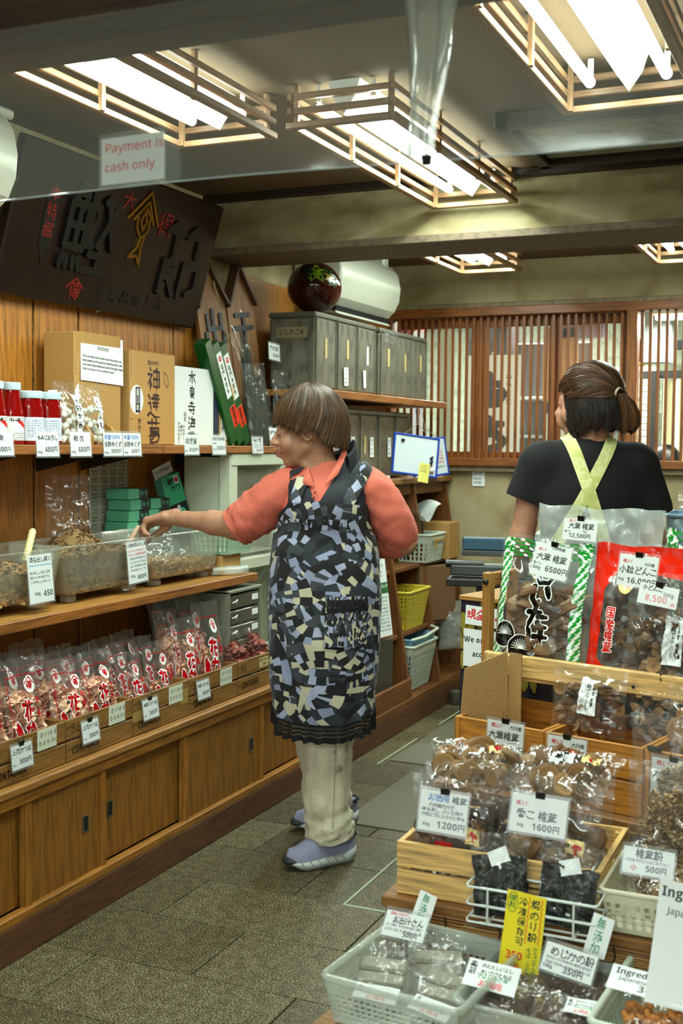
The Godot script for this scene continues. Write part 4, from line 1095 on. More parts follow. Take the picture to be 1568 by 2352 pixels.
func vcol(key: String, rough := 0.8) -> StandardMaterial3D:
	var m := flat(key, Color.WHITE, rough)
	m.vertex_color_use_as_albedo = true
	return m

# open tub with a rim: outer size at the top, draft inwards
func tub(w: float, d: float, h: float, draft: float, th: float, rim: float, rc := 0.03) -> MB:
	var ring := func(y: float, k: float) -> PackedVector3Array:
		var r := PackedVector3Array()
		var hw := w / 2 - draft * (1.0 - y / h) - k
		var hd := d / 2 - draft * (1.0 - y / h) - k
		for q in 4:
			var sx: float = [1.0, -1.0, -1.0, 1.0][q]; var sz: float = [1.0, 1.0, -1.0, -1.0][q]
			for i in 5:
				var a := PI / 2 * q + PI / 2 * i / 4.0
				r.append(V(sx * (hw - rc) + cos(a) * rc, y, sz * (hd - rc) + sin(a) * rc))
		return r
	var b := mb()
	var zero: PackedVector3Array = ring.call(0.0, 0.02)
	var mid := PackedVector3Array(); var mid2 := PackedVector3Array()
	for p in zero:
		mid.append(V(0, 0, 0)); mid2.append(V(0, th, 0))
	b.sheet([mid, zero, ring.call(0.004, 0.004), ring.call(0.02, 0.0), ring.call(h * 0.5, 0.0), ring.call(h - rim, 0.0), ring.call(h - rim, -rim), ring.call(h, -rim), ring.call(h, th), ring.call(h * 0.5, th), ring.call(th + 0.01, th + 0.004), mid2], false, true)
	return b

# ---------------------------------------------------------------- the wall of shelves
const KRAFT := Color(0.72, 0.55, 0.3)
const CABW := Color(0.62, 0.40, 0.11)

func wall_shelves() -> void:
	# low cabinet with sliding doors: local x runs along the wall away from the door, local z into the room
	var o := thing("sliding_door_cabinet", "long low wooden cabinet with scuffed sliding doors under the bonito crates", "cabinet", V(-2.05, 0, -2.0), 90)
	var L0 := -1.8
	var L1 := 2.5
	var mid := (L0 + L1) / 2
	part(o, "top", mb().box(V(mid, 0.463, -0.26), V(L1 - L0, 0.024, 0.54), 0.004), wood("cab_top", Color(0.62, 0.42, 0.18), 0))
	part(o, "top_rail", mb().box(V(mid, 0.434, -0.018), V(L1 - L0, 0.036, 0.036), 0.003), wood("cab", CABW, 0))
	part(o, "bottom_rail", mb().box(V(mid, 0.112, -0.012), V(L1 - L0, 0.026, 0.03), 0.003), wood("cab", CABW, 0))
	part(o, "kick_board", mb().box(V(mid, 0.05, -0.006), V(L1 - L0, 0.1, 0.02), 0.003), wood("kick", Color(0.38, 0.23, 0.1), 0, 0.7))
	part(o, "carcass", mb().box(V(mid, 0.24, -0.5), V(L1 - L0, 0.42, 0.05)).box(V(L1 - 0.01, 0.24, -0.26), V(0.02, 0.42, 0.5)), wood("cab", CABW, 0))
	var cuts := [-1.8, -1.3, -0.83, -0.36, 0.10, 0.55, 0.91, 1.37, 1.93, 2.5]
	for i in cuts.size() - 1:
		var front := i % 2 == 1 # odd doors ride on the outer track
		var a: float = cuts[i]
		var b: float = cuts[i + 1]
		var d := part(o, "door", mb().box(V((a + b) / 2, 0.270, -0.022 if front else -0.042), V(b - a + 0.02, 0.296, 0.014), 0.002), wood("door", Color(0.58, 0.38, 0.10), 1))
		if front:
			for q in [a + 0.008, b - 0.004]: part(d, "door_stile", mb().box(V(q, 0.27, -0.0125), V(0.022, 0.296, 0.012), 0.002), wood("cab", CABW, 1))
		var hx: float = (b - 0.085) if i % 2 == 1 else (a + 0.06 if i != 8 else b - 0.3)
		if i == 5: hx = b - 0.09
		if i == 7: hx = b - 0.085
		var hz := (-0.0145 if front else -0.0345)
		part(d, "finger_pull", mb().box(V(hx, 0.277, hz), V(0.022, 0.045, 0.003)), flat("pull_dark", Color(0.05, 0.05, 0.045), 0.6))
		var fr := mb()
		for q in [[0, 0.0225, 0.024, 0.003], [0, -0.0225, 0.024, 0.003], [0.0115, 0, 0.003, 0.045], [-0.0115, 0, 0.003, 0.045]]: fr.box(V(hx + q[0], 0.277 + q[1], hz + 0.002), V(q[2], q[3], 0.003))
		part(d, "pull_rim", fr, flat("steel", Color(0.55, 0.56, 0.52), 0.35, 0.9))
	# shelves
	o = thing("wall_shelf", "middle wooden wall shelf carrying the clear bins of shavings", "shelf", V(-2.15, 0.885, -2.0), 90)
	part(o, "board", mb().box(V(0.12, 0, -0.215), V(3.84, 0.026, 0.43), 0.003), wood("shelf", Color(0.68, 0.47, 0.2), 0))
	part(o, "edge_strip", mb().box(V(0.12, -0.002, 0.003), V(3.84, 0.032, 0.01), 0.003), wood("shelf_edge", Color(0.6, 0.36, 0.12), 0))
	for z in [0.42, 0.83, 1.24, 1.49]: part(o, "bracket", mb().prism(PackedVector2Array([Vector2(-0.42, -0.02), Vector2(-0.05, -0.02), Vector2(-0.05, -0.03), Vector2(-0.42, -0.08)]), -0.0015, 0.0015), flat("bracket", Color(0.25, 0.24, 0.2), 0.4, 0.6)).transform = Transform3D(rb(-90), V(z, 0, 0))
	o = thing("wall_shelf", "upper wooden wall shelf of bottles and boxes with price tags on its edge", "shelf", V(-2.27, 1.376, -2.0), 90)
	part(o, "board", mb().box(V(-0.1, 0, -0.155), V(3.3, 0.024, 0.31), 0.003), wood("shelf", Color(0.68, 0.47, 0.2), 0))
	part(o, "board", mb().box(V(2.12, 0, -0.155), V(1.12, 0.024, 0.31), 0.003), wood("shelf", Color(0.68, 0.47, 0.2), 0))
	part(o, "edge_strip", mb().box(V(-0.1, -0.002, 0.003), V(3.3, 0.03, 0.01), 0.003), wood("shelf_edge", Color(0.6, 0.36, 0.12), 0))
	part(o, "edge_strip", mb().box(V(2.12, -0.002, 0.003), V(1.12, 0.03, 0.01), 0.003), wood("shelf_edge", Color(0.6, 0.36, 0.12), 0))
	for z in [0.42, 0.83, 1.24, 1.49, 2.12]: part(o, "bracket", mb().prism(PackedVector2Array([Vector2(-0.3, -0.014), Vector2(-0.05, -0.014), Vector2(-0.05, -0.025), Vector2(-0.3, -0.08)]), -0.0015, 0.0015), flat("bracket", Color(0.25, 0.24, 0.2), 0.4, 0.6)).transform = Transform3D(rb(-90), V(z, 0, 0))
	# price tags on the upper edge
	var gt := "price tags along the upper shelf"
	for q in [["t_ume", -2.70, 0.095, "plum price tag cut off at the picture's edge, on the upper shelf"], ["t_momiji", -2.905, 0.105, "480 yen price tag below the two squat red jars"], ["t_niku", -3.07, 0.105, "680 yen price tag beside the bag of white kuzu lumps"], ["t_kuzu3000", -3.245, 0.105, "price tag with blue heading below the smaller kuzu bag"], ["t_kuzu650", -3.355, 0.105, "price tag with blue heading below the tan box's card, next to its twin"], ["t_shintatsu", -3.74, 0.10, "4320 yen price tag under the white folder box"], ["t_nori2300", -3.94, 0.10, "2300 yen price tag under the blue spine of the folder box"], ["t_iso", -4.255, 0.09, "550 yen price tag under the bamboo mat and green boxes"]]:
		price_card(q[0], q[2], q[2] * 0.72, q[3], V(-2.2605, 1.392, q[1]), rb(90, -4), true, false, gt)
	# ---- upper shelf goods
	var Y := 1.389
	var lid := flat("lid", Color(0.72, 0.8, 0.84), 0.35)
	var redc := flat("chili", Color(0.5, 0.02, 0.015), 0.12)
	for q in [[-2.785, "bottle", "slim red chili bottle at the picture's edge on the upper shelf"], [-2.862, "bottle", "slim red chili bottle next to the squat jars"], [-2.948, "jar", "squat red plum jar beside the slim bottles"], [-3.036, "jar", "squat red plum jar beside the bag of white lumps"]]:
		var tall: bool = q[1] == "bottle"
		var t := thing("chili_bottle" if tall else "plum_jar", q[2], q[1], V(-2.36, Y, q[0]), 90, "red bottles and jars on the upper shelf")
		var H := 0.168 if tall else 0.146
		var pr := [Vector2(0.0, 0.0), Vector2(0.034, 0.0), Vector2(0.036, 0.004), Vector2(0.036, 0.085), Vector2(0.033, 0.11), Vector2(0.025, 0.15), Vector2(0.025, H)] if tall else [Vector2(0.0, 0.0), Vector2(0.038, 0.0), Vector2(0.0415, 0.005), Vector2(0.0415, 0.11), Vector2(0.037, 0.128), Vector2(0.036, H)]
		part(t, "contents", mb().lathe(pr, 28), redc)
		var R := 0.0275 if tall else 0.0395
		part(t, "lid", mb().lathe([Vector2(R * 0.97, H - 0.004), Vector2(R, H - 0.002), Vector2(R, H + 0.015), Vector2(R * 0.94, H + 0.019), Vector2(0, H + 0.019)], 28), lid)
		var LR := (0.0364 if tall else 0.0419)
		var g := []
		for i in 2:
			var row := PackedVector3Array()
			for j in 13:
				var a := PI / 2 + (j / 12.0 - 0.5) * 2.6
				row.append(V(-cos(a) * -LR * -1.0, 0.012 + (1 - i) * 0.072, sin(a) * LR))
			g.append(row)
		part(t, "label", mb().sheet(g, false, false, uvr(aO, "momiji_label" if tall else "niku_label"), true), mats["print"])
	# bags of kuzu lumps
	var lump := []
	for i in 3:
		var m := mb()
		var g := []
		for a in 7:
			var row := PackedVector3Array()
			for j in 9:
				var th := PI * a / 6.0; var ph := TAU * j / 9.0
				var d := V(sin(th) * cos(ph), cos(th), sin(th) * sin(ph))
				row.append(d * (0.011 + 0.006 * noise.get_noise_3dv(d * 1.6 + V(i * 5, 0, 0))))
			g.append(row)
		lump.append(m.sheet(g, false, true).done())
	for q in [[-3.115, 0.15, 0.20, "larger clear bag of white kuzu lumps with a paper strip", "kuzu_strip", 34, -2.345], [-3.255, 0.12, 0.2, "smaller clear bag of white kuzu lumps between wooden dividers", "kuzu_strip", 22, -2.36]]:
		var t := thing("kuzu_bag", q[3], "bag", V(q[6], Y, q[0]), 86, "bags of kuzu lumps")
		part(t, "film", bag_film(q[1], q[2], 0.07, q[0], 0.006), film("bag", 0.022, Color(0.9, 0.95, 0.95), 0.1))
		var qr := RandomNumberGenerator.new(); qr.seed = int(-q[0] * 100)
		for i in q[5]:
			var e := part(t, "lump", lump[i % 3], flat("kuzu", Color(0.9, 0.9, 0.86), 0.8))
			e.transform = Transform3D(Basis.from_euler(V(qr.randf() * 6, qr.randf() * 6, 0)), V((qr.randf() - 0.5) * q[1] * 0.72, 0.014 + pow(qr.randf(), 1.2) * q[2] * 0.58, (qr.randf() - 0.5) * 0.036))
		part(t, "strip", bag_print(q[1], q[2], 0.07, q[0], 0.006, uvr(aO, q[4]), 0.2, 0.8, 0.52, 0.74, 0.0012), mats["print"])
	var dv := wood("divider", Color(0.7, 0.5, 0.22), 1)
	for q in [-3.2, -3.335]:
		solo("wooden_divider", mb().prism(PackedVector2Array([Vector2(-0.1, 0), Vector2(0.05, 0), Vector2(0.052, 0.03), Vector2(0.03, 0.06), Vector2(-0.01, 0.085), Vector2(-0.1, 0.1)]), -0.006, 0.006), dv, "curved wooden divider beside the kuzu bag, " + ("towards the bottles" if q > -3.3 else "towards the tan box"), "divider", V(-2.36, Y, q), 0, "kuzu bag dividers")
	var gj := thing("green_jar", "slim green-labelled jar with an orange cap behind the kuzu bag", "jar", V(-2.42, Y, -3.09), 90)
	part(gj, "contents", mb().lathe([Vector2(0, 0), Vector2(0.026, 0), Vector2(0.028, 0.005), Vector2(0.028, 0.13), Vector2(0.022, 0.15)], 20), flat("greenjar", Color(0.3, 0.42, 0.08), 0.3))
	part(gj, "lid", mb().lathe([Vector2(0.025, 0.148), Vector2(0.025, 0.168), Vector2(0, 0.17)], 20), flat("orangelid", Color(0.75, 0.5, 0.12), 0.4))
	label_on(gj, "price_sticker", "price_o", 0.05, 0.04, Transform3D(rb(0, 0, 4), V(0.01, 0.155, 0.03)))
	# boxes
	var kr := tri_mat("kraft", KRAFT, ntex("weave", 0.05, 3, []), Vector3(5, 5, 5), 0.75)
	o = thing("kuzu_box", "tall tan kuzu box with a white English card on its face", "box", V(-2.40, Y, -3.359), 90)
	part(o, "carton", mb().box(V(0, 0.188, -0.065), V(0.262, 0.376, 0.125), 0.003), kr)
	part(o, "carton_lid", mb().box(V(0.012, 0.188, -0.064), V(0.242, 0.379, 0.1285), 0.002), kr)
	label_on(o, "printed_front", "kuzu_a", 0.24, 0.28, Transform3D(Basis.IDENTITY, V(0.008, 0.15, -0.0019)))
	label_on(o, "english_card", "kuzuko", 0.245, 0.16, Transform3D(rb(0, -2, -2), V(0.022, 0.292, 0.0015)))
	label_on(o, "maker_label", "kurokawa", 0.1, 0.13, Transform3D(Basis.IDENTITY, V(-0.08, 0.165, -0.0009)))
	o = thing("kuzu_box", "flat tan box with dark brown brush lettering", "box", V(-2.40, Y, -3.70), 90)
	part(o, "carton", mb().box(V(0, 0.170, -0.022), V(0.302, 0.34, 0.04), 0.003), kr)
	label_on(o, "printed_front", "kuzu_b", 0.28, 0.33, Transform3D(Basis.IDENTITY, V(0.008, 0.17, -0.0014)))
	label_on(o, "maker_label", "kurokawa", 0.09, 0.14, Transform3D(Basis.IDENTITY, V(-0.105, 0.165, -0.0005)))
	o = thing("nori_folder", "white folder box with black brush column and navy spine", "box", V(-2.415, Y, -4.03), 90)
	part(o, "cover", mb().box(V(-0.02, 0.152, -0.016), V(0.322, 0.304, 0.024), 0.002), flat("folder_white", Color(0.88, 0.9, 0.89), 0.6))
	part(o, "spine", mb().box(V(0.163, 0.152, -0.016), V(0.044, 0.306, 0.027), 0.002), flat("spine_navy", Color(0.07, 0.12, 0.22), 0.6))
	label_on(o, "printed_front", "suizenji", 0.29, 0.3, Transform3D(Basis.IDENTITY, V(-0.01, 0.152, -0.0036)))
	o = thing("bamboo_mat", "rolled bamboo sushi mat with a paper label beside the white folder", "mat", V(-2.425, Y, -4.285), 90)
	var straw := flat("straw", Color(0.72, 0.56, 0.3), 0.7)
	for i in 16: part(o, "stick", mb().tube([V(-0.062 + i * 0.0083, 0, 0), V(-0.062 + i * 0.0083, 0.125, 0.0), V(-0.062 + i * 0.0083, 0.25, 0)], 0.0042, 6), straw)
	label_on(o, "paper_label", "isono", 0.085, 0.2, Transform3D(rb(0, 0, -3), V(-0.008, 0.125, 0.0055)))
	# long green boxes leaning
	for i in 3:
		o = thing("wakame_box", ["dark green side of the first leaning wakame box", "long green leaning wakame box with white and red print, middle one", "long green leaning wakame box with white and red print, next to the clear bags"][i], "box", V(-2.40 - 0.01 * i, Y + 0.012, -4.32 - i * 0.078), 90, "leaning wakame boxes")
		o.basis = rb(90) * rb(0, 0, 29.0)
		part(o, "carton", mb().box(V(0, 0.23, -0.03), V(0.054, 0.46, 0.054), 0.002), flat("box_green", Color(0.06, 0.3, 0.11), 0.25))
		if i:
			label_on(o, "white_label", "wakame", 0.042, 0.2, Transform3D(Basis.IDENTITY, V(0.0, 0.315, -0.0024)), true)
			label_on(o, "red_label", "wakame_red", 0.05, 0.09, Transform3D(Basis.IDENTITY, V(0, 0.13, -0.0023)), true)
	price_card("t_naruto", 0.085, 0.072, "seaweed price card at the foot of the green boxes, beside the woman's face", V(-2.285, 1.43, -4.46), rb(84, -8), true, false, gt)
	# tall clear bags of bamboo sheath
	var gb := "clear bags of dark bamboo sheath"
	for q in [[-4.62, 0.17, 0.66, 14.0, -2.45, "tall pointed clear bag of bamboo sheath with a 250 yen card"], [-4.56, 0.16, 0.36, 6.0, -2.40, "short clear bag of dark leaves in front of the tall pointed one"], [-4.69, 0.16, 0.33, -4.0, -2.36, "short clear bag of dark leaves behind the woman's hair"], [-4.84, 0.2, 0.3, -6.0, -2.36, "crumpled clear bag against the first tin"]]:
		o = thing("sheath_bag", q[5], "bag", V(q[4], Y, q[0]), 90, gb)
		o.basis = rb(80) * rb(0, -4, q[3])
		part(o, "film", bag_film(q[1], q[2], 0.05, q[0], 0.009), film("bag", 0.022, Color(0.9, 0.95, 0.95), 0.1))
		for k in 5:
			var gg := []
			for i in 9:
				var v := i / 8.0
				var wv := 0.02 * sin(PI * minf(1.0, v * 0.9 + 0.12)) + 0.001
				gg.append(PackedVector3Array([V((k - 2) * q[1] * 0.14 - wv, 0.02 + v * q[2] * (0.78 - 0.05 * (k % 3)), 0.004 * k - 0.01), V((k - 2) * q[1] * 0.14, 0.02 + v * q[2] * (0.78 - 0.05 * (k % 3)), 0.004 * k), V((k - 2) * q[1] * 0.14 + wv, 0.02 + v * q[2] * (0.78 - 0.05 * (k % 3)), 0.004 * k - 0.01)]))
			part(o, "leaf", mb().sheet(gg, false, false, Rect2(0, 0, 1, 1), false), tri_mat("sheath", Color(0.16, 0.19, 0.12), ntex("grain", 0.012, 5, []), Vector3(9, 0.8, 9), 0.6))
	price_card("t_take", 0.085, 0.072, "250 yen card on the tall pointed bag", V(-2.38, 1.80, -4.63), rb(84, -6, -4), true, false, gt)
	middle_shelf()

func middle_shelf() -> void:
	var Y := 0.899
	var milky := film("tub", 0.13, Color(0.82, 0.86, 0.8), 0.12)
	var tub_m := tub(0.475, 0.25, 0.16, 0.022, 0.004, 0.008).done()
	var tan := [Color(0.62, 0.47, 0.26), Color(0.75, 0.6, 0.36), Color(0.5, 0.36, 0.18), Color(0.68, 0.52, 0.3)]
	var brown := [Color(0.5, 0.38, 0.22), Color(0.42, 0.3, 0.17), Color(0.58, 0.45, 0.27), Color(0.34, 0.24, 0.13)]
	var bins := [[-2.675, "clear plastic bin of pale fish shavings with the 450 card", 0.085, 0.018, tan, 0.013, 900], [-3.16, "clear plastic bin of brown mixed shavings with the 400 yen card", 0.118, 0.014, brown, 0.007, 1500], [-3.645, "clear plastic bin nearly empty, under the woman's forearm", 0.04, 0.012, tan, 0.008, 500]]
	for i in 3:
		var q: Array = bins[i]
		var o := thing("clear_bin", q[1], "bin", V(-2.325, Y + 0.024, q[0]), 90, "clear bins on the middle shelf")
		part(o, "tub", tub_m, milky)
		for s in [-1.0, 1.0]:
			for e in [-1.0, 1.0]: part(o, "foot", mb().box(V(s * 0.165, -0.011, e * 0.07), V(0.05, 0.024, 0.03), 0.004), milky)
		for s in [-0.16, 0.17]: part(o, "rim_clip", mb().box(V(s, 0.142, 0.128), V(0.016, 0.03, 0.004), 0.002), milky)
		var st := solo("fish_shavings", heap(0.42, 0.2, q[2], q[3], i * 3.7 + 1.0, q[4], q[5], q[6], V(0.02, -0.05, 0.07) if i == 1 else V(-0.1, -0.05, 0.02)), vcol("shavings"), ["pale curled fish shavings filling the bin with the 450 card", "coarse brown fish shavings heaped in the bin with the 400 yen card", "last of the tan shavings in the nearly empty bin"][i], "shavings", V(-2.325, Y + 0.03, q[0]), 90)
		st.set_meta("kind", "stuff")
	price_card("c_kongo", 0.11, 0.14, "450 price card hung on the front of the first bin", V(-2.186, 1.0, -2.775), rb(90, -5), true)
	price_card("c_otoku", 0.11, 0.135, "400 yen price card hung on the front of the middle bin", V(-2.186, 1.005, -3.275), rb(90, -4, 2), true)
	# scoops
	var sc := thing("scoop", "cream plastic scoop with ribbed handle leaning out of the first bin", "scoop", V(-2.30, 1.02, -2.84))
	sc.basis = rb(90) * rb(10, -8, -38)
	var rr := []
	var pp := []
	for i in 15:
		pp.append(V(0, 0.02 + i * 0.0085, 0)); rr.append(0.0105 + (0.0018 if i % 2 else 0.0) - (0.003 if i > 13 else 0.0))
	part(sc, "handle", mb().tube(pp, rr, 12), flat("cream", Color(0.86, 0.8, 0.58), 0.4))
	var gg := []
	for i in 8:
		var row := PackedVector3Array()
		for j in 9:
			var a := (j / 8.0 - 0.5) * 2.4
			row.append(V(sin(a) * 0.034 * (1.0 - 0.35 * smoothstep(5, 7, i)), 0.02 - i * 0.016, (1 - cos(a)) * 0.03))
		gg.append(row)
	part(sc, "bowl", mb().sheet(gg), film("cream_bowl", 0.75, Color(0.82, 0.78, 0.62), 0.2))
	sc = thing("scoop", "small pale scoop held in the woman's fingers over the middle bin", "scoop", V(-2.262, 1.064, -3.345))
	sc.basis = rb(24) * rb(0, 0, -28)
	part(sc, "handle", mb().tube([V(0, -0.005, 0), V(0, 0.025, 0), V(0, 0.05, 0), V(0, 0.062, 0)], [0.009, 0.0085, 0.008, 0.005], 10), flat("bone", Color(0.85, 0.72, 0.6), 0.4))
	part(sc, "bowl", mb().tube([V(0, 0.0, 0), V(-0.002, -0.03, 0.004), V(-0.004, -0.07, 0.006)], [0.01, 0.02, 0.024], 12), film("bone_bowl", 0.7, Color(0.85, 0.75, 0.62), 0.2))
	# empty clear bags standing in the bins
	for q in [[-2.72, 0.16, 0.2, 0.03, "crumpled clear bag standing up in the first bin"], [-3.19, 0.17, 0.26, 0.05, "crumpled clear bag standing up in the middle bin"]]:
		var o := thing("loose_bag", q[4], "bag", V(-2.40, 1.03, q[0]), 70)
		part(o, "film", bag_film(q[1], q[2], 0.06, q[0] * 3.0, 0.016), film("bag", 0.022, Color(0.9, 0.95, 0.95), 0.1))
	var ib := thing("loose_bag", "folded clear bag lying in the nearly empty bin", "bag", V(-2.3, 0.965, -3.68), 90)
	ib.basis = rb(90) * rb(0, -50, 8)
	part(ib, "film", bag_film(0.3, 0.2, 0.03, 8.8, 0.012), film("bag", 0.022, Color(0.9, 0.95, 0.95), 0.1))
	for q in [[0, 0.0], [1, 0.05]]:
		var o := thing("rolled_bag", ["rolled clear bag at the end of the middle shelf", "second rolled clear bag at the very end of the middle shelf"][q[0]], "bag roll", V(-2.185, Y + 0.018, -3.9 - q[1]), 0, "rolled clear bags")
		part(o, "roll", mb().tube([V(-0.05, 0, 0.05), V(0, 0, 0.0), V(0.03, 0.002, -0.03)], 0.016, 12), film("roll", 0.35, Color(0.8, 0.84, 0.8), 0.15))
	# price list on the wall
	var pl := solo("price_list", card_mesh("pricelist", 0.24, 0.33), mats["print"], "grey price list taped to the wall below the upper shelf", "paper sheet", V(-2.569, 1.175, -3.66))
	pl.basis = rb(90)
	# mint boxes stacked
	for i in 4:
		for k in 2:
			if i == 3 and k == 1: continue
			var o := thing("bonito_box", "mint end of a flat bonito box, %s of its stack" % ["lowest", "second", "third", "top"][i] + ("" if k == 0 else ", behind"), "box", V(-2.47, 1.066 + i * 0.041, -3.69 - k * 0.135 + (0.012 if i % 2 else 0.0) + (0.02 if i == 0 else 0.0)), 90, "stacked mint bonito boxes")
			part(o, "carton", mb().box(V(0, 0.02, -0.03), V(0.125, 0.039, 0.1), 0.002), flat("mint", Color(0.33, 0.66, 0.52), 0.5))
			part(o, "sleeve", mb().box(V(0.034, 0.02, -0.029), V(0.057, 0.0405, 0.102), 0.001), flat("sleeve_navy", Color(0.03, 0.05, 0.08), 0.35))
			label_on(o, "fish_mark", "fishend", 0.052, 0.034, Transform3D(Basis.IDENTITY, V(0.034, 0.02, 0.0226)))
	var kb := thing("bonito_box", "mint bonito box tilted up, brush letters above dark fish", "box", V(-2.45, 1.072, -4.0))
	kb.basis = rb(78) * rb(0, -8, 14)
	part(kb, "carton", mb().box(V(0, 0.1, -0.024), V(0.105, 0.22, 0.045), 0.002), flat("mint", Color(0.33, 0.66, 0.52), 0.5))
	label_on(kb, "brush_print", "katsuo_front", 0.1, 0.115, Transform3D(Basis.IDENTITY, V(0, 0.15, -0.001)))
	label_on(kb, "fish_print", "katsuo_fish", 0.1, 0.1, Transform3D(Basis.IDENTITY, V(0, 0.043, -0.001)))
	label_on(kb, "name_card", "maguro", 0.11, 0.044, Transform3D(rb(0, 0, 6), V(-0.012, 0.232, -0.022)))
	# white showcase with dark glass behind
	var sw := flat("showcase_white", Color(0.74, 0.76, 0.68), 0.4)
	var o2 := thing("glass_showcase", "white-framed showcase with dark glass doors behind the woman's arm", "cabinet", V(-2.30, 0, -4.315), 90)
	part(o2, "body", mb().box(V(0, 0.93, -0.185), V(0.5, 0.86, 0.01)).box(V(-0.245, 0.93, -0.09), V(0.01, 0.86, 0.18)).box(V(0.245, 0.93, -0.09), V(0.01, 0.86, 0.18)).box(V(0, 1.35, -0.09), V(0.5, 0.012, 0.18)).box(V(0, 0.51, -0.09), V(0.5, 0.012, 0.18)), sw)
	for y in [0.95, 1.14]: part(o2, "inner_shelf", mb().box(V(0, y, -0.1), V(0.47, 0.008, 0.15)), sw)
	for x in [-0.23, 0.215]: part(o2, "post", mb().box(V(x, 0.93, 0), V(0.06, 0.86, 0.05), 0.003), sw)
	for q in [[V(0, 1.335, 0), V(0.5, 0.05, 0.06)], [V(0, 0.91, -0.002), V(0.48, 0.045, 0.04)], [V(0, 0.52, 0), V(0.5, 0.06, 0.05)]]: part(o2, "rail", mb().box(q[0], q[1], 0.003), sw)
	part(o2, "pane", mb().box(V(0, 1.12, -0.008), V(0.4, 0.38, 0.004)), film("case_glass", 0.05, Color(0.9, 0.95, 0.92), 0.02))
	# mint basket and carton behind the bins
	o2 = thing("mint_basket", "pale mint plastic basket behind the last bin", "basket", V(-2.26, 0.975, -3.97), 90)
	basket(o2, 0.2, 0.16, 0.1, 0.012, flat("mint_plastic", Color(0.6, 0.72, 0.62), 0.4), 9, 3)
	solo("small_carton", mb().box(V(0, 0.037, 0), V(0.15, 0.074, 0.12), 0.002), tri_mat("kraft", KRAFT, ntex("weave", 0.05, 3, []), Vector3(5, 5, 5), 0.75), "small tan carton under the mint basket", "box", V(-2.27, Y, -3.95), 90)
	solo("carton_tray", mb().box(V(0, 0.082, 0), V(0.46, 0.164, 0.1), 0.003), flat("dark_tray", Color(0.1, 0.1, 0.09), 0.6), "dark box beneath the stack of mint boxes", "box", V(-2.505, Y, -3.83), 90)
	# small drawers beneath the shelf
	o2 = thing("drawer_unit", "grey desk drawer unit with clear drawers beside the bonito bags", "drawer unit", V(-2.13, 0.475, -3.93), 90)
	var gp := flat("drawer_grey", Color(0.45, 0.47, 0.4), 0.5)
	part(o2, "case", mb().box(V(0, 0.37, -0.17), V(0.26, 0.012, 0.33), 0.002).box(V(-0.125, 0.186, -0.17), V(0.01, 0.37, 0.33)).box(V(0.125, 0.186, -0.17), V(0.01, 0.37, 0.33)).box(V(0, 0.186, -0.33), V(0.26, 0.37, 0.01)).box(V(0, 0.006, -0.17), V(0.26, 0.012, 0.33)), gp)
	for k in 6:
		var d := part(o2, "drawer", mb().box(V(0, 0.04 + k * 0.058, -0.16), V(0.234, 0.05, 0.3), 0.003), film("drawer_clear", 0.55, Color(0.42, 0.4, 0.34), 0.2))
		part(d, "handle", mb().tube([V(-0.1, 0.04 + k * 0.058, -0.006), V(-0.1, 0.045 + k * 0.058, 0.006), V(-0.085, 0.05 + k * 0.058, 0.006), V(-0.08, 0.036 + k * 0.058, 0.0)], 0.003, 6), flat("lamp_white", Color(0.9, 0.92, 0.9), 0.35))
		part(d, "label", mb().box(V(0.08, 0.045 + k * 0.058, -0.008), V(0.045, 0.022, 0.002)), flat("folder_white", Color(0.88, 0.9, 0.89), 0.6))

# slotted plastic basket: w, d at the top; nc columns and nr rows of openings on the long sides
func basket(o: Node3D, w: float, d: float, h: float, draft: float, m: Material, nc: int, nr: int, solid_top := 0.25, rim := 0.008) -> void:
	part(o, "bottom", mb().box(V(0, 0.004, 0), V(w - draft * 2, 0.006, d - draft * 2), 0.002), m)
	for side in 4:
		var len := (w if side % 2 == 0 else d)
		var oth := (d if side % 2 == 0 else w)
		var b := mb()
		var n := nc if side % 2 == 0 else maxi(2, int(nc * d / w))
		var y0 := 0.012
		var y1 := h * (1.0 - solid_top)
		var at := func(u: float, y: float) -> Vector3: return V(u * (len / 2 - draft * (1.0 - y / h)), y, oth / 2 - draft * (1.0 - y / h))
		var T := 0.0025
		var band := func(ua: float, ub: float, ya: float, yb: float):
			var A: Vector3 = at.call(ua, ya); var B: Vector3 = at.call(ub, ya); var C: Vector3 = at.call(ub, yb); var D: Vector3 = at.call(ua, yb)
			var k := V(0, 0, -T)
			b.quad(A, B, C, D); b.quad(B + k, A + k, D + k, C + k)
			b.quad(A + k, B + k, B, A); b.quad(D, C, C + k, D + k); b.quad(A + k, A, D, D + k); b.quad(B, B + k, C + k, C)
		band.call(-1.0, 1.0, 0.002, y0)
		band.call(-1.0, 1.0, y1, h)
		for c in n + 1:
			var u := lerpf(-1.0, 1.0, float(c) / n)
			var hwid := 0.22 / n if c > 0 and c < n else 0.35 / n
			band.call(maxf(-1.0, u - hwid * 2.0), minf(1.0, u + hwid * 2.0), y0, y1)
		for r in range(1, nr):
			var y := lerpf(y0, y1, float(r) / nr)
			band.call(-1.0, 1.0, y - h * 0.018, y + h * 0.018)
		var p := part(o, "side", b, m)
		p.rotation_degrees.y = 90.0 * side
	var ring := []
	for q in 4:
		for i in 4:
			var a := PI / 2 * q + PI / 2 * i / 3.0
			ring.append(V([1.0, -1.0, -1.0, 1.0][q] * (w / 2 - 0.012) + cos(a) * 0.014, h, [1.0, 1.0, -1.0, -1.0][q] * (d / 2 - 0.012) + sin(a) * 0.014))
	ring.append(ring[0]); ring.append(ring[1])
	part(o, "rim", mb().tube(ring, rim * 0.6, 8, false), m)

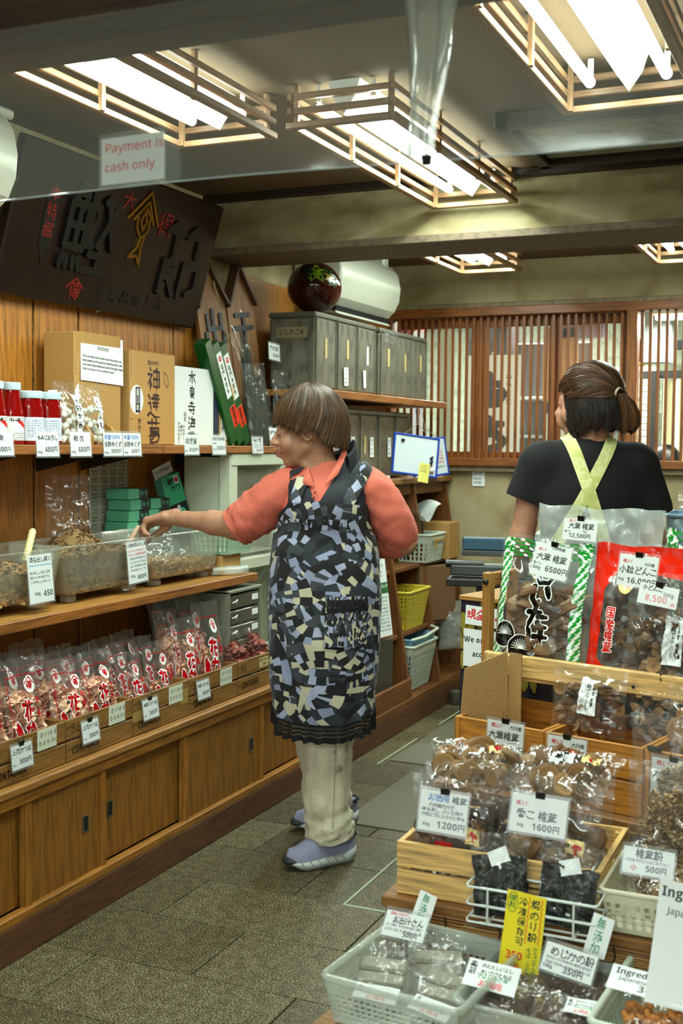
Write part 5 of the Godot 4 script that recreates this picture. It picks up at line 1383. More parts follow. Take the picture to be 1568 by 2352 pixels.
# ---------------------------------------------------------------- above the shelves
func aircon(label: String, at: Vector3, L: float, open: bool) -> void:
	var o := thing("air_conditioner", label, "air conditioner", at, 90, "wall air conditioners")
	var m := flat("ac_white", Color(0.84, 0.86, 0.8), 0.25)
	# profile in (z out of the wall, y), extruded along the wall
	var pr := PackedVector2Array([Vector2(0, 0.0), Vector2(0.1, -0.012), Vector2(0.165, 0.01), Vector2(0.21, 0.045), Vector2(0.238, 0.1), Vector2(0.245, 0.17), Vector2(0.232, 0.24), Vector2(0.2, 0.285), Vector2(0.15, 0.295), Vector2(0, 0.295)])
	var b := mb().prism(pr, 0, L)
	var body := part(o, "body", b, m)
	body.transform = Transform3D(Basis(V(0, 0, 1), V(0, 1, 0), V(1, 0, 0)), Vector3.ZERO)
	var g := []
	for i in range(3, 9):
		g.append(PackedVector3Array([V(0.012, pr[i].y, pr[i].x + 0.003), V(L - 0.012, pr[i].y, pr[i].x + 0.003)]))
	part(o, "front_panel", mb().sheet(g), m)
	part(o, "outlet", mb().box(V(L / 2, 0.012, 0.145), V(L * 0.86, 0.03, 0.1)), flat("outlet", Color(0.02, 0.02, 0.02), 0.7)).transform = Transform3D(rb(0, 20), V(0, 0.045, 0.01))
	if open:
		part(o, "flap", mb().box(Vector3.ZERO, V(L * 0.86, 0.008, 0.075), 0.003), m).transform = Transform3D(rb(0, 32), V(L / 2, -0.012, 0.175))
		for k in 4: part(o, "vane", mb().box(V(L * (0.2 + 0.2 * k), 0.0, 0.16), V(0.004, 0.03, 0.05)), m)

func wall_upper() -> void:
	aircon("white wall air conditioner beyond the beam, above the tins", V(-2.575, 2.07, -5.22), 0.80, true)
	aircon("white air conditioner cut off by the picture's edge beside the signboard", V(-2.575, 2.08, -2.06), 0.80, false)
	var d := thing("pipe_cover", "pale pipe cover with a flange rising from the air conditioner to the ceiling", "pipe cover", V(-2.52, 2.3, -2.93))
	part(d, "duct", mb().box(V(0, 0.0, 0), V(0.08, 0.28, 0.07), 0.012), flat("ac_white", Color(0.84, 0.86, 0.8), 0.25))
	part(d, "flange", mb().box(V(0, 0.115, 0.0), V(0.12, 0.03, 0.16), 0.008), flat("ac_white", Color(0.84, 0.86, 0.8), 0.25))
	d = thing("pipe_cover", "pale pipe cover between the far air conditioner and the ceiling", "pipe cover", V(-2.4, 2.38, -5.9))
	part(d, "duct", mb().box(Vector3.ZERO, V(0.07, 0.1, 0.07), 0.01), flat("ac_white", Color(0.84, 0.86, 0.8), 0.25))
	part(d, "flange", mb().box(V(0, 0.045, 0), V(0.1, 0.014, 0.12), 0.004), flat("ac_white", Color(0.84, 0.86, 0.8), 0.25))
	# the signboard leaning out at the top
	var o := thing("signboard", "large dark lacquered signboard with carved black characters and a gold mark", "signboard", V(-2.53, 1.865, -2.98))
	o.basis = rb(90) * rb(0, 16.5)
	var lq := tri_mat("lacquer", Color(0.1, 0.03, 0.018), ntex("grain", 0.012, 5, []), Vector3(0.7, 6, 6), 0.3)
	part(o, "board", mb().box(V(0.61, 0.25, -0.02), V(1.22, 0.5, 0.04), 0.006), lq)
	var blk := flat("carved_black", Color(0.012, 0.012, 0.011), 0.45)
	var ver := flat("vermilion", Color(0.5, 0.07, 0.035), 0.5)
	var gold := flat("gold", Color(0.62, 0.46, 0.14), 0.28, 0.8)
	carve(o, "character", "鰹", 0.27, 0.13, 0.27, 0.028, 0.012, blk)
	carve(o, "character", "節", 0.86, 0.11, 0.27, 0.028, 0.01, blk)
	carve(o, "small_character", "大", 0.545, 0.36, 0.085, 0.008, 0.003, ver)
	carve(o, "small_character", "得", 0.80, 0.32, 0.085, 0.008, 0.003, ver)
	carve(o, "small_character", "傳", 0.37, 0.03, 0.055, 0.005, 0.002, ver)
	var rf := mb()
	for q in [[[0.35, 0.066], [0.397, 0.1], [0.445, 0.066]]]:
		for i in 2: ribbon(rf, Vector2(q[i][0], q[i][1]), Vector2(q[i + 1][0], q[i + 1][1]), 0.007, 0.002)
	part(o, "small_roof_mark", rf, ver)
	carve(o, "small_character", "特", 0.165, 0.27, 0.05, 0.005, 0.002, ver)
	carve(o, "small_character", "撰", 0.165, 0.21, 0.05, 0.005, 0.002, ver)
	carve(o, "small_character", "本", 0.165, 0.33, 0.05, 0.005, 0.002, ver)
	var dia := PackedVector2Array([Vector2(0.19, 0.12), Vector2(0.155, 0.2), Vector2(0.155, 0.38), Vector2(0.19, 0.44), Vector2(0.225, 0.38), Vector2(0.225, 0.2)])
	part(o, "tablet", mb().prism(dia, 0.0, 0.0015), blk)
	# gilt mark: a roof over a gourd-like loop
	var gm := mb()
	var gp := [[0.60, 0.35, 0.705, 0.46], [0.705, 0.46, 0.79, 0.35], [0.635, 0.35, 0.705, 0.425], [0.705, 0.425, 0.76, 0.35]]
	for q in gp: ribbon(gm, Vector2(q[0], q[1]), Vector2(q[2], q[3]), 0.01, 0.006)
	var loop := [[0.69, 0.41], [0.655, 0.37], [0.665, 0.32], [0.70, 0.29], [0.735, 0.32], [0.735, 0.37], [0.70, 0.40], [0.68, 0.35], [0.70, 0.32], [0.715, 0.35], [0.70, 0.385]]
	for i in loop.size() - 1: ribbon(gm, Vector2(loop[i][0], loop[i][1]), Vector2(loop[i + 1][0], loop[i + 1][1]), 0.008, 0.006)
	for q in [[0.70, 0.29, 0.695, 0.26], [0.695, 0.26, 0.65, 0.215], [0.65, 0.215, 0.70, 0.225], [0.70, 0.225, 0.725, 0.195], [0.725, 0.195, 0.715, 0.26], [0.715, 0.26, 0.72, 0.3]]: ribbon(gm, Vector2(q[0], q[1]), Vector2(q[2], q[3]), 0.01, 0.006)
	part(o, "gilt_mark", gm, gold)
	for i in 6: carve(o, "small_character", "本寿出用上水"[i], 0.52 + i * 0.075, 0.045, 0.05, 0.006, 0.002, blk)
	part(o, "screw_eye", mb().tube([V(0.545, -0.004, 0.002), V(0.553, 0.004, 0.006), V(0.56, -0.004, 0.002)], 0.0016, 6), flat("steel", Color(0.55, 0.56, 0.52), 0.35, 0.9))
	# house-shaped wooden plaques
	for i in 2:
		var p := thing("wooden_plaque", ["house-shaped wooden plaque with carved letters, half behind the signboard", "house-shaped wooden plaque with one carved brush character, beside the clear bag"][i], "plaque", V(-2.50 + 0.02 * i, 1.40, [-4.42, -4.62][i]), 0, "house-shaped plaques")
		p.basis = rb(84) * rb(0, -3, [10.0, 8.0][i])
		var H: float = [0.58, 0.60][i]
		part(p, "board", mb().prism(PackedVector2Array([Vector2(-0.1, 0), Vector2(0.1, 0), Vector2(0.1, H), Vector2(0, H + 0.16), Vector2(-0.1, H)]), 0, 0.02), wood("plaque", Color(0.56, 0.38, 0.2), 1))
		for s in [-1.0, 1.0]:
			var rfb := part(p, "roof_board", mb().box(Vector3.ZERO, V(0.21, 0.014, 0.05), 0.002), wood("plaque_dark", Color(0.3, 0.18, 0.09), 0))
			rfb.transform = Transform3D(rb(0, 0, -s * 58.0), V(s * 0.052, H + 0.088, 0.018))
		var tx := ["出", "し"] if i == 0 else ["干", "し"]
		if i == 0: part(p, "cord", mb().tube([V(0.03, H + 0.1, 0.03), V(0.02, H + 0.0, 0.05), V(0.04, H - 0.06, 0.05), V(0.09, H - 0.16, 0.024)], 0.003, 6), flat("cord", Color(0.6, 0.55, 0.4), 0.8))
		for k in 2: carve(p, "carved_letter", tx[k], -0.07, H - 0.16 - k * 0.2, 0.14, 0.021, 0.006, flat("slate", Color(0.05, 0.065, 0.075), 0.5), 0.02)
	# lacquered gourd ball
	o = thing("lacquer_ball", "dark red lacquer ball painted with green gourd leaves, under the beam", "ornament", V(-2.33, 2.10, -4.93))
	var pr := []
	for i in 19:
		var a := -PI / 2 + PI * i / 18.0
		pr.append(Vector2(cos(a) * 0.125, sin(a) * 0.118 + 0.012))
	part(o, "ball", mb().lathe(pr, 36), tri_mat("ball", Color(0.2, 0.045, 0.02), ntex("wear", 0.02, 5, []), Vector3(5, 5, 5), 0.12))
	for q in [[30, 28, 0.055, Color(0.36, 0.5, 0.06), 0.0], [8, 30, 0.045, Color(0.05, 0.14, 0.08), 1.0], [62, 26, 0.05, Color(0.06, 0.16, 0.09), 2.0], [70, 4, 0.022, Color(0.1, 0.25, 0.08), 3.0], [60, 18, 0.03, Color(0.5, 0.42, 0.06), 4.0]]:
		var c := V(sin(deg_to_rad(q[0])) * cos(deg_to_rad(q[1])), sin(deg_to_rad(q[1])), cos(deg_to_rad(q[0])) * cos(deg_to_rad(q[1])))
		var s1 := c.cross(V(0, 1, 0)).normalized()
		var s2 := s1.cross(c)
		var b := mb()
		var n := 18
		for i in n:
			var pts := []
			for k in [i, i + 1]:
				var a: float = TAU * k / n
				var rr: float = q[2] * (0.72 + 0.28 * sin(a * 5.0 + q[4])) * (1.0 if q[4] > 0 else 1.1)
				var dd := (c * 0.125 + s1 * cos(a) * rr + s2 * sin(a) * rr).normalized()
				pts.append(V(dd.x * 0.1265, dd.y * 0.1195 + 0.012, dd.z * 0.1265))
			b.out(V(c.x * 0.1275, c.y * 0.1205 + 0.012, c.z * 0.1275), pts[0], pts[1], V(0, 0.012, 0))
		part(o, "painted_leaf", b, flat("leaf" + str(q[0]), q[3], 0.2))
	# tins on the far shelf
	o = thing("wall_shelf", "far wooden wall shelf carrying the row of square tins", "shelf", V(-2.2, 1.625, -4.66), 90)
	part(o, "board", mb().box(V(0.88, 0, -0.185), V(1.76, 0.028, 0.37), 0.003), wood("shelf", Color(0.68, 0.47, 0.2), 0))
	part(o, "edge_strip", mb().box(V(0.88, 0, 0.004), V(1.76, 0.036, 0.01), 0.003), wood("shelf_edge", Color(0.6, 0.36, 0.12), 0))
	var tin := tri_mat("tin", Color(0.48, 0.48, 0.42), ntex("tinstain", 0.02, 5, [[0.0, 0.62], [0.4, 0.88], [0.55, 0.98], [1.0, 1.0]], 512, FastNoiseLite.TYPE_SIMPLEX_SMOOTH, 5), Vector3(1.5, 0.7, 1.5), 0.38)
	tin.metallic = 0.45
	var lidm := flat("tin_lid", Color(0.43, 0.43, 0.38), 0.4, 0.5)
	var tape := flat("tape", Color(0.72, 0.64, 0.42), 0.7)
	var zs := [-4.862, -5.096, -5.328, -5.626, -5.854, -6.08]
	var bodym := mb().box(V(0, 0.165, -0.118), V(0.228, 0.322, 0.232), 0.012).done()
	var seamm := mb().tube([V(0, 0.01, 0.0), V(0, 0.17, 0.0), V(0, 0.32, 0.0)], 0.0035, 6).done()
	var lidmesh := mb().box(V(0, 0.333, -0.118), V(0.234, 0.024, 0.238), 0.006).done()
	for i in 6:
		var t := thing("square_tin", ["square tin nearest the beam, with an old label on its side", "second square tin from the beam, a white tag hanging on it", "third square tin, with a small white tag low down", "fourth square tin, cling film under its lid", "fifth square tin of the upper row", "last square tin of the upper row, by the lattice"][i], "tin", V(-2.235, 1.64, zs[i]), 90, "square tins on the far shelf")
		part(t, "can", bodym, tin); part(t, "seam", seamm, tin).position.x = 0.106; part(t, "seam", seamm, tin).position.x = -0.106; part(t, "lid", lidmesh, lidm)
		part(t, "tape_strip", mb().box(V(-0.005 + 0.01 * (i % 3), 0.19 + 0.012 * (i % 2), 0.0), V(0.022, 0.09, 0.001)), tape if i != 2 else flat("folder_white", Color(0.88, 0.9, 0.89), 0.6))
		if i == 0: label_on(t, "old_label", "gomatag", 0.15, 0.05, Transform3D(rb(-90), V(-0.1155, 0.255, -0.12)))
		if i in [1, 2]:
			part(t, "paper_tag", card_mesh("note" if i == 1 else "white", 0.05 if i == 1 else 0.03, 0.085), mats["print"]).transform = Transform3D(rb(0, 0, 4), V(-0.02 if i == 1 else -0.03, 0.075, 0.004))
		if i == 3: part(t, "cling_film", bag_film(0.2, 0.07, 0.01, 3.3, 0.006), film("bag", 0.022)).position = V(0, 0.27, 0.01)
	for i in 5:
		var t := thing("square_tin", ["square tin below the far shelf, half hidden by the woman's shoulder", "brown-stained square tin below the far shelf with a tape strip", "square tin below the far shelf with a round hole", "square tin below the far shelf behind the whiteboards", "last square tin below the far shelf"][i], "tin", V(-2.27, 1.226, -4.98 - i * 0.238), 90, "square tins under the far shelf")
		part(t, "can", bodym, tri_mat("tin_brown", Color(0.42, 0.38, 0.29), tex["tinstain"], Vector3(3, 1.5, 3), 0.4)); part(t, "seam", seamm, tin).position.x = 0.106; part(t, "seam", seamm, tin).position.x = -0.106; part(t, "lid", lidmesh, lidm)
		if i in [1, 2]: part(t, "tape_strip", mb().box(V(-0.05, 0.17, 0.0), V(0.022, 0.09, 0.001)), tape)
		if i > 0: part(t, "notice", card_mesh("note", 0.045, 0.1), mats["print"]).transform = Transform3D(rb(0, 0, 2), V(0.03, 0.16, 0.003))
	solo("leaflet", card_mesh("redlist", 0.1, 0.24), mats["print"], "upright paper leaflet behind the woman's collar", "leaflet", V(-2.2, 1.36, -4.86)).basis = rb(80, -4)
	# whiteboards
	var blue := flat("frame_blue", Color(0.03, 0.22, 0.6), 0.4)
	for i in 2:
		var w := thing("whiteboard", ["blue-framed whiteboard hanging from the far shelf with a yellow note", "second blue-framed whiteboard behind the first, with red writing"][i], "whiteboard", V([-2.12, -2.165][i], [1.345, 1.33][i], [-5.72, -6.06][i]))
		w.basis = rb([46.0, 62.0][i]) * rb(0, -6, [-7.0, 6.0][i])
		part(w, "panel", mb().box(Vector3.ZERO, V(0.25, 0.2, 0.008)), flat("board_white", Color(0.8, 0.84, 0.86), 0.2))
		for q in [[V(0, 0.1, 0.001), V(0.262, 0.012, 0.013)], [V(0, -0.1, 0.001), V(0.262, 0.012, 0.013)], [V(0.125, 0, 0.001), V(0.012, 0.2, 0.013)], [V(-0.125, 0, 0.001), V(0.012, 0.2, 0.013)]]: part(w, "frame_bar", mb().box(q[0], q[1], 0.003), blue)
		part(w, "string", mb().tube([V(-0.07, 0.105, 0), V(0.0, 0.165, -0.002), V(0.0, 0.25, -0.01)], 0.0016, 5), flat("cord", Color(0.6, 0.55, 0.4), 0.8))
		part(w, "string", mb().tube([V(0.07, 0.105, 0), V(0.03, 0.14, 0), V(0.0, 0.165, -0.002)], 0.0016, 5), flat("cord", Color(0.6, 0.55, 0.4), 0.8))
		if i == 0:
			part(w, "sticky_note", card_mesh("sticky", 0.06, 0.1, 0.001, 0.004), mats["print"]).transform = Transform3D(rb(0, 0, -4), V(0.05, -0.085, 0.012))
			part(w, "magnet", mb().box(V(-0.08, 0.07, 0.008), V(0.02, 0.014, 0.01), 0.003), blk)
			for k in 4: part(w, "magnet", mb().box(Vector3.ZERO, V(0.022, 0.009, 0.01), 0.003), blk).transform = Transform3D(rb(0, 0, 30.0 + 50.0 * (k % 2)), V(0.09, 0.0 - k * 0.012, 0.009))
			part(w, "round_magnet", mb().lathe([Vector2(0, 0.012), Vector2(0.013, 0.01), Vector2(0.015, 0.0)], 16), flat("shell", Color(0.75, 0.7, 0.66), 0.4)).transform = Transform3D(rb(0, 90), V(0.095, -0.07, 0.004))
		else: part(w, "notice", card_mesh("redlist", 0.09, 0.15), mats["print"]).transform = Transform3D(rb(0, 0, 3), V(0.06, 0.02, 0.008))

# raised ribbon between two points of the local xy plane
func ribbon(b: MB, p: Vector2, q: Vector2, w: float, h: float, z0 := 0.0) -> void:
	var d := (q - p).normalized() if q != p else Vector2.RIGHT
	var n := Vector2(-d.y, d.x) * w * 0.5
	var a := p - d * w * 0.45
	var c := q + d * w * 0.3
	var P := [a + n * 0.6, a - n * 0.6, p - n, q - n * 0.9, c - n * 0.2, c + n * 0.3, q + n * 0.9, p + n]
	b.prism(PackedVector2Array([P[0], P[1], P[2], P[3], P[4], P[5], P[6], P[7]]), z0, z0 + h)

func carve(o: Node3D, called: String, ch: String, x: float, y: float, size: float, w: float, h: float, m: Material, z0 := 0.0) -> void:
	var b := mb()
	var k := 0.0
	for s in strokes(ch):
		for i in s.size() - 1:
			k += 0.00004
			ribbon(b, Vector2(x + s[i].x * size, y + (1.0 - s[i].y) * size), Vector2(x + s[i + 1].x * size, y + (1.0 - s[i + 1].y) * size), w, h + k, z0)
	part(o, called, b, m)

# ---------------------------------------------------------------- crates of bonito on the low cabinet
func bonito_row() -> void:
	var ez := [-2.402, -2.738, -3.076, -3.414, -3.752, -4.06]
	var cw := Color(0.55, 0.39, 0.17)
	var names := ["bonito crate cut off at the picture's edge, 500 yen card", "second bonito crate, 300 yen card, printed CONTAINER", "third bonito crate, taped corner, 300 yen card", "fourth bonito crate, 500 yen card, behind the first three", "bonito crate nearest the woman, small buff label"]
	var pk := [Color(0.88, 0.67, 0.55), Color(0.92, 0.76, 0.63), Color(0.8, 0.55, 0.45), Color(0.95, 0.83, 0.72)]
	var dk := [Color(0.6, 0.3, 0.24), Color(0.7, 0.4, 0.33), Color(0.52, 0.25, 0.2)]
	var fl := [flakes(420, V(0.074, 0.1, 0.024), 0.0135, 3, pk), flakes(420, V(0.074, 0.095, 0.024), 0.0135, 9, pk), flakes(700, V(0.05, 0.05, 0.026), 0.006, 12, [Color(0.84, 0.62, 0.44), Color(0.74, 0.5, 0.36), Color(0.9, 0.72, 0.54)]), flakes(160, V(0.07, 0.08, 0.03), 0.019, 17, dk)]
	var fm := vcol("bonito", 0.6)
	fm.backlight_enabled = true; fm.backlight = Color(0.25, 0.16, 0.12)
	fm.cull_mode = BaseMaterial3D.CULL_DISABLED
	for i in 5:
		var zc: float = (ez[i] + ez[i + 1]) / 2
		var w: float = ez[i] - ez[i + 1] - 0.004
		var o := thing("bonito_crate", names[i], "crate", V(-2.21, 0.477, zc), 90, "bonito crates on the low cabinet")
		crate(o, w, 0.28, 0.122, "crate_dark", cw, 0.0, 0.085)
		var z := 0.1405
		film_label(o, "stencil", "container", 0.15, 0.032, Transform3D(Basis.IDENTITY, V(-w / 2 + 0.1, 0.028, z)))
		film_label(o, "stencil_number", "thirtytwo" if i else "year", 0.07, 0.045, Transform3D(Basis.IDENTITY, V(-w / 2 + 0.05 if i else 0.05, 0.092, z)))
		if i < 4: label_on(o, "sticker", "bonito", 0.085, 0.058, Transform3D(Basis.IDENTITY, V(w / 2 - 0.085, 0.092 if i < 2 else 0.088, z + 0.0005)))
		else: label_on(o, "sticker", "ito_small", 0.07, 0.036, Transform3D(Basis.IDENTITY, V(0.05, 0.092, z + 0.0005)))
		if i == 2: 
			for q in [[V(-w / 2 + 0.03, 0.06, z), V(0.07, 0.03, 0.001)], [V(w / 2 - 0.03, 0.07, z), V(0.05, 0.05, 0.001)]]: part(o, "tape", mb().box(q[0], q[1]), flat("packing_tape", Color(0.6, 0.5, 0.28), 0.3))
	var gc := "price cards on the bonito crates"
	price_card("k_jo500", 0.085, 0.065, "500 yen card on the crate at the picture's edge", V(-2.062, 0.548, -2.535), rb(90, -6), true, true, gc)
	price_card("k_jo300", 0.08, 0.062, "300 yen card clipped on the second crate", V(-2.062, 0.548, -2.845), rb(90, -8), true, true, gc)
	price_card("k_ito300", 0.085, 0.062, "300 yen card clipped on the taped third crate", V(-2.062, 0.55, -3.165), rb(90, -8), true, true, gc)
	price_card("k_ito500", 0.08, 0.062, "500 yen card on the fourth crate", V(-2.062, 0.55, -3.495), rb(90, -8), true, false, gc)
	# the bags: crate, position along it, row from the front, size, what is inside
	var fills := ["front row", "second row", "third row", "fourth row", "back row"]
	var spec := [
		[0, 0.06, 0, 0.17, 0.30, 0, 0.0], [0, -0.11, 0, 0.17, 0.30, 0, 0.0], [0, 0.06, 1, 0.17, 0.31, 0, 0.01], [0, -0.11, 1, 0.17, 0.32, 1, 0.01],
		[1, 0.075, 0, 0.155, 0.27, 0, 0.0], [1, -0.075, 0, 0.165, 0.27, 1, 0.0], [1, 0.075, 1, 0.165, 0.28, 1, 0.01], [1, -0.075, 1, 0.165, 0.28, 0, 0.01], [1, 0.06, 2, 0.165, 0.285, 0, 0.02], [1, -0.08, 2, 0.165, 0.29, 1, 0.02], [1, 0.0, 3, 0.17, 0.3, 1, 0.04],
		[2, -0.08, 0, 0.15, 0.24, 2, 0.0], [2, 0.08, 0, 0.15, 0.25, 2, 0.0], [2, -0.07, 1, 0.15, 0.26, 2, 0.01], [2, 0.08, 1, 0.15, 0.26, 2, 0.01], [2, -0.05, 2, 0.15, 0.27, 2, 0.02], [2, 0.08, 2, 0.15, 0.275, 2, 0.02],
		[3, -0.085, 0, 0.16, 0.30, 2, 0.0], [3, 0.075, 0, 0.17, 0.34, 2, 0.0], [3, -0.08, 1, 0.165, 0.33, 0, 0.01], [3, 0.08, 1, 0.165, 0.36, 1, 0.02], [3, 0.0, 2, 0.18, 0.37, 1, 0.03],
		[4, -0.08, 0, 0.17, 0.24, 3, 0.0], [4, 0.08, 0, 0.17, 0.25, 3, 0.0], [4, -0.02, 1, 0.2, 0.28, 3, 0.01],
	]
	var films := {}
	var prints_m := {}
	for s in spec:
		var w: float = s[3]
		var h: float = s[4]
		var key := "%.2f_%.2f_%d" % [w, h, s[5]]
		var sd: float = w * 31.0 + h * 17.0 + s[5]
		var side := "on the cabinet's near half" if s[1] < 0 else "towards the woman"
		var lab := "%s bonito bag in the %s of the %s crate, %s" % [["red-printed", "red-printed", "shredded", "deep pink"][s[5]], fills[s[2]], ["first", "second", "third", "fourth", "fifth"][s[0]], "left one" if s[1] < -0.01 else ("right one" if s[1] > 0.01 else "middle one")]
		var zc: float = (ez[s[0]] + ez[s[0] + 1]) / 2
		var o := thing("bonito_bag", lab, "bag", V(-2.115 - s[2] * 0.055, 0.492, zc - s[1]), 0, "bags of dried bonito")
		o.basis = rb(90 + rng.randf_range(-4, 4)) * rb(0, -9 - s[2] * 1.5, rng.randf_range(-2, 2))
		if not films.has(key):
			films[key] = bag_film(w, h, 0.046, sd, 0.0045)
			if s[5] != 3: prints_m[key] = bag_print(w, h, 0.046, sd, 0.0045, uvr(aT, "hana"))
		part(o, "film", films[key], film("bag", 0.022))
		if s[5] != 3: part(o, "red_print", prints_m[key], mats["film_print"])
		var f := part(o, "flakes", fl[s[5]], fm)
		f.position = V(0, h * [0.36, 0.36, 0.3, 0.42][s[5]], 0)
		f.scale = V(w / 0.165, h / 0.29 * (1.15 if s[5] == 2 and s[0] == 3 else 1.0), 1)
		f.set_meta("kind", "stuff")

# ---------------------------------------------------------------- slanted counter unit past the woman
func far_unit() -> void:
	var o := thing("counter_unit", "brown wooden counter unit with slanted dividers along the far wall", "counter", V(-2.03, 0, -4.5), 90)
	var bw := Color(0.47, 0.28, 0.1)
	part(o, "kick_board", mb().box(V(1.0, 0.05, -0.005), V(2.0, 0.1, 0.02), 0.003), wood("kick", Color(0.38, 0.23, 0.1), 0, 0.7))
	part(o, "base", mb().box(V(1.0, 0.12, -0.27), V(1.98, 0.04, 0.55), 0.003), wood("unit", bw, 0))
	part(o, "front_board", mb().box(V(0.55, 0.17, -0.01), V(0.84, 0.135, 0.02), 0.003), wood("unit", Color(0.52, 0.31, 0.11), 0))
	part(o, "top", mb().box(V(1.0, 1.21, -0.345), V(1.98, 0.03, 0.4), 0.004), wood("unit_top", Color(0.56, 0.38, 0.18), 0))
	part(o, "apron_board", mb().box(V(1.0, 1.165, -0.19), V(1.96, 0.06, 0.018), 0.003), wood("unit", bw, 0))
	part(o, "mid_shelf", mb().box(V(1.2, 0.44, -0.3), V(1.56, 0.022, 0.46), 0.003), wood("unit", bw, 0))
	part(o, "mid_shelf", mb().box(V(1.2, 0.76, -0.33), V(1.56, 0.022, 0.42), 0.003), wood("unit", bw, 0))
	for x in [0.12, 0.97, 1.42, 1.94]:
		var up := part(o, "slanted_divider", mb().prism(PackedVector2Array([Vector2(-0.53, 0.14), Vector2(0.0, 0.14), Vector2(-0.02, 0.24), Vector2(-0.17, 1.19), Vector2(-0.53, 1.19)]), -0.012, 0.012), wood("unit", bw, 1))
		up.transform = Transform3D(Basis(V(0, 0, 1), V(0, 1, 0), V(-1, 0, 0)), V(x, 0, 0))
	part(o, "back", mb().box(V(1.0, 0.66, -0.53), V(1.98, 1.06, 0.012)), wood("unit", bw, 1))
	var gs := thing("plastic_sign", "green and white printed panel behind the woman's apron", "notice", V(-2.1, 0.68, -5.22))
	gs.basis = rb(80, -8)
	part(gs, "sheet", card_mesh("keepbag", 0.13, 0.40), mats["print"])
	solo("grey_panel", mb().box(V(0, 0.16, 0), V(0.16, 0.32, 0.03), 0.004), flat("panel_grey", Color(0.32, 0.31, 0.26), 0.4, 0.3), "dull grey metal panel below the green and white notice", "panel", V(-2.1, 0.142, -5.24), 80)
	# baskets
	var wp := flat("white_plastic", Color(0.76, 0.8, 0.74), 0.4)
	var b := thing("white_basket", "tall white slotted basket low in the counter unit", "basket", V(-2.17, 0.142, -5.72), 90)
	basket(b, 0.36, 0.24, 0.235, 0.035, wp, 16, 7, 0.2, 0.012)
	b = thing("white_basket", "pale blue shallow basket with a white handle set in the tall white one", "basket", V(-2.17, 0.31, -5.72), 90)
	basket(b, 0.33, 0.22, 0.1, 0.014, flat("blue_plastic", Color(0.42, 0.58, 0.66), 0.4), 12, 2, 0.4, 0.01)
	part(b, "carry_handle", mb().tube([V(-0.16, 0.1, 0.1), V(-0.1, 0.115, 0.15), V(0.1, 0.13, 0.15), V(0.17, 0.13, 0.09)], 0.008, 8), wp)
	b = thing("yellow_basket", "yellow slotted basket on the counter unit's shelf", "basket", V(-2.19, 0.452, -5.70), 90)
	basket(b, 0.32, 0.22, 0.2, 0.03, flat("yellow_plastic", Color(0.8, 0.72, 0.22), 0.4), 14, 6, 0.14, 0.012)
	b = thing("white_basket", "small white basket with a tan clip on the upper shelf", "basket", V(-2.19, 0.772, -6.0), 90)
	basket(b, 0.26, 0.2, 0.15, 0.02, wp, 10, 4, 0.3, 0.01)
	part(b, "clip", mb().box(V(0.0, 0.12, 0.108), V(0.14, 0.014, 0.01), 0.003).box(V(-0.06, 0.1, 0.108), V(0.012, 0.05, 0.01), 0.003), flat("tan_clip", Color(0.66, 0.52, 0.26), 0.5))
	b = thing("brown_pouch", "brown dotted pouch in the small white basket", "pouch", V(-2.22, 0.79, -5.98), 90)
	part(b, "film", bag_film(0.2, 0.24, 0.09, 5.1, 0.008), tri_mat("pouch", Color(0.2, 0.13, 0.1), ntex("dots", 0.08, 1, [[0.0, 0.5], [0.62, 0.6], [0.68, 1.0], [1.0, 1.0]], 512, FastNoiseLite.TYPE_CELLULAR), Vector3(3, 3, 3), 0.3))
	b = thing("folded_sack", "folded white plastic on top of the brown pouch", "plastic bag", V(-2.2, 1.0, -6.0), 90)
	var g := []
	for i in 9:
		var row := PackedVector3Array()
		for j in 13: row.append(V((j / 12.0 - 0.5) * 0.28, 0.02 + 0.03 * sin(j * 0.5 + i * 0.4) + (0.05 * pow(j / 12.0, 4)), (i / 8.0 - 0.5) * 0.16))
		g.append(row)
	part(b, "sheet", mb().sheet(g), film("white_sheet", 0.8, Color(0.85, 0.88, 0.85), 0.3))
	solo("carton", mb().box(V(0, 0.1, 0), V(0.18, 0.2, 0.16), 0.002), tri_mat("kraft", KRAFT, tex["weave"], Vector3(5, 5, 5), 0.75), "open tan carton behind the small white basket", "box", V(-2.16, 0.772, -6.25), 90)
	solo("paper_bag", mb().box(V(0, 0.15, 0), V(0.28, 0.3, 0.03), 0.004), tri_mat("brown_paper", Color(0.46, 0.33, 0.2), tex["weave"], Vector3(4, 4, 4), 0.85), "flat brown paper bag standing behind the yellow basket", "paper bag", V(-2.1, 0.452, -6.02), 66)
	solo("carton", mb().box(V(0, 0.13, 0), V(0.2, 0.26, 0.06), 0.003), tri_mat("kraft_olive", Color(0.52, 0.43, 0.22), tex["weave"], Vector3(5, 5, 5), 0.8), "olive-tan carton flap above the yellow basket", "box", V(-2.26, 0.455, -5.52), 78)
	var lb := thing("loose_bag", "crumpled clear bags on the floor end of the counter unit", "bag", V(-2.02, 0.28, -6.2), 60)
	part(lb, "film", bag_film(0.3, 0.26, 0.14, 9.4, 0.02), film("bag_cloudy", 0.25, Color(0.75, 0.78, 0.75), 0.1))
	var mp := thing("marker_pen", "white marker pen with a red ring lying on the counter top", "pen", V(-2.24, 1.225, -5.55), 70)
	part(mp, "barrel", mb().tube([V(-0.06, 0.009, 0), V(0, 0.009, 0), V(0.06, 0.009, 0)], 0.008, 10), flat("marker", Color(0.85, 0.85, 0.82), 0.3))
	part(mp, "ring", mb().tube([V(-0.012, 0.009, 0), V(0, 0.009, 0), V(0.012, 0.009, 0)], 0.0088, 10), flat("marker_red", Color(0.75, 0.15, 0.05), 0.3))
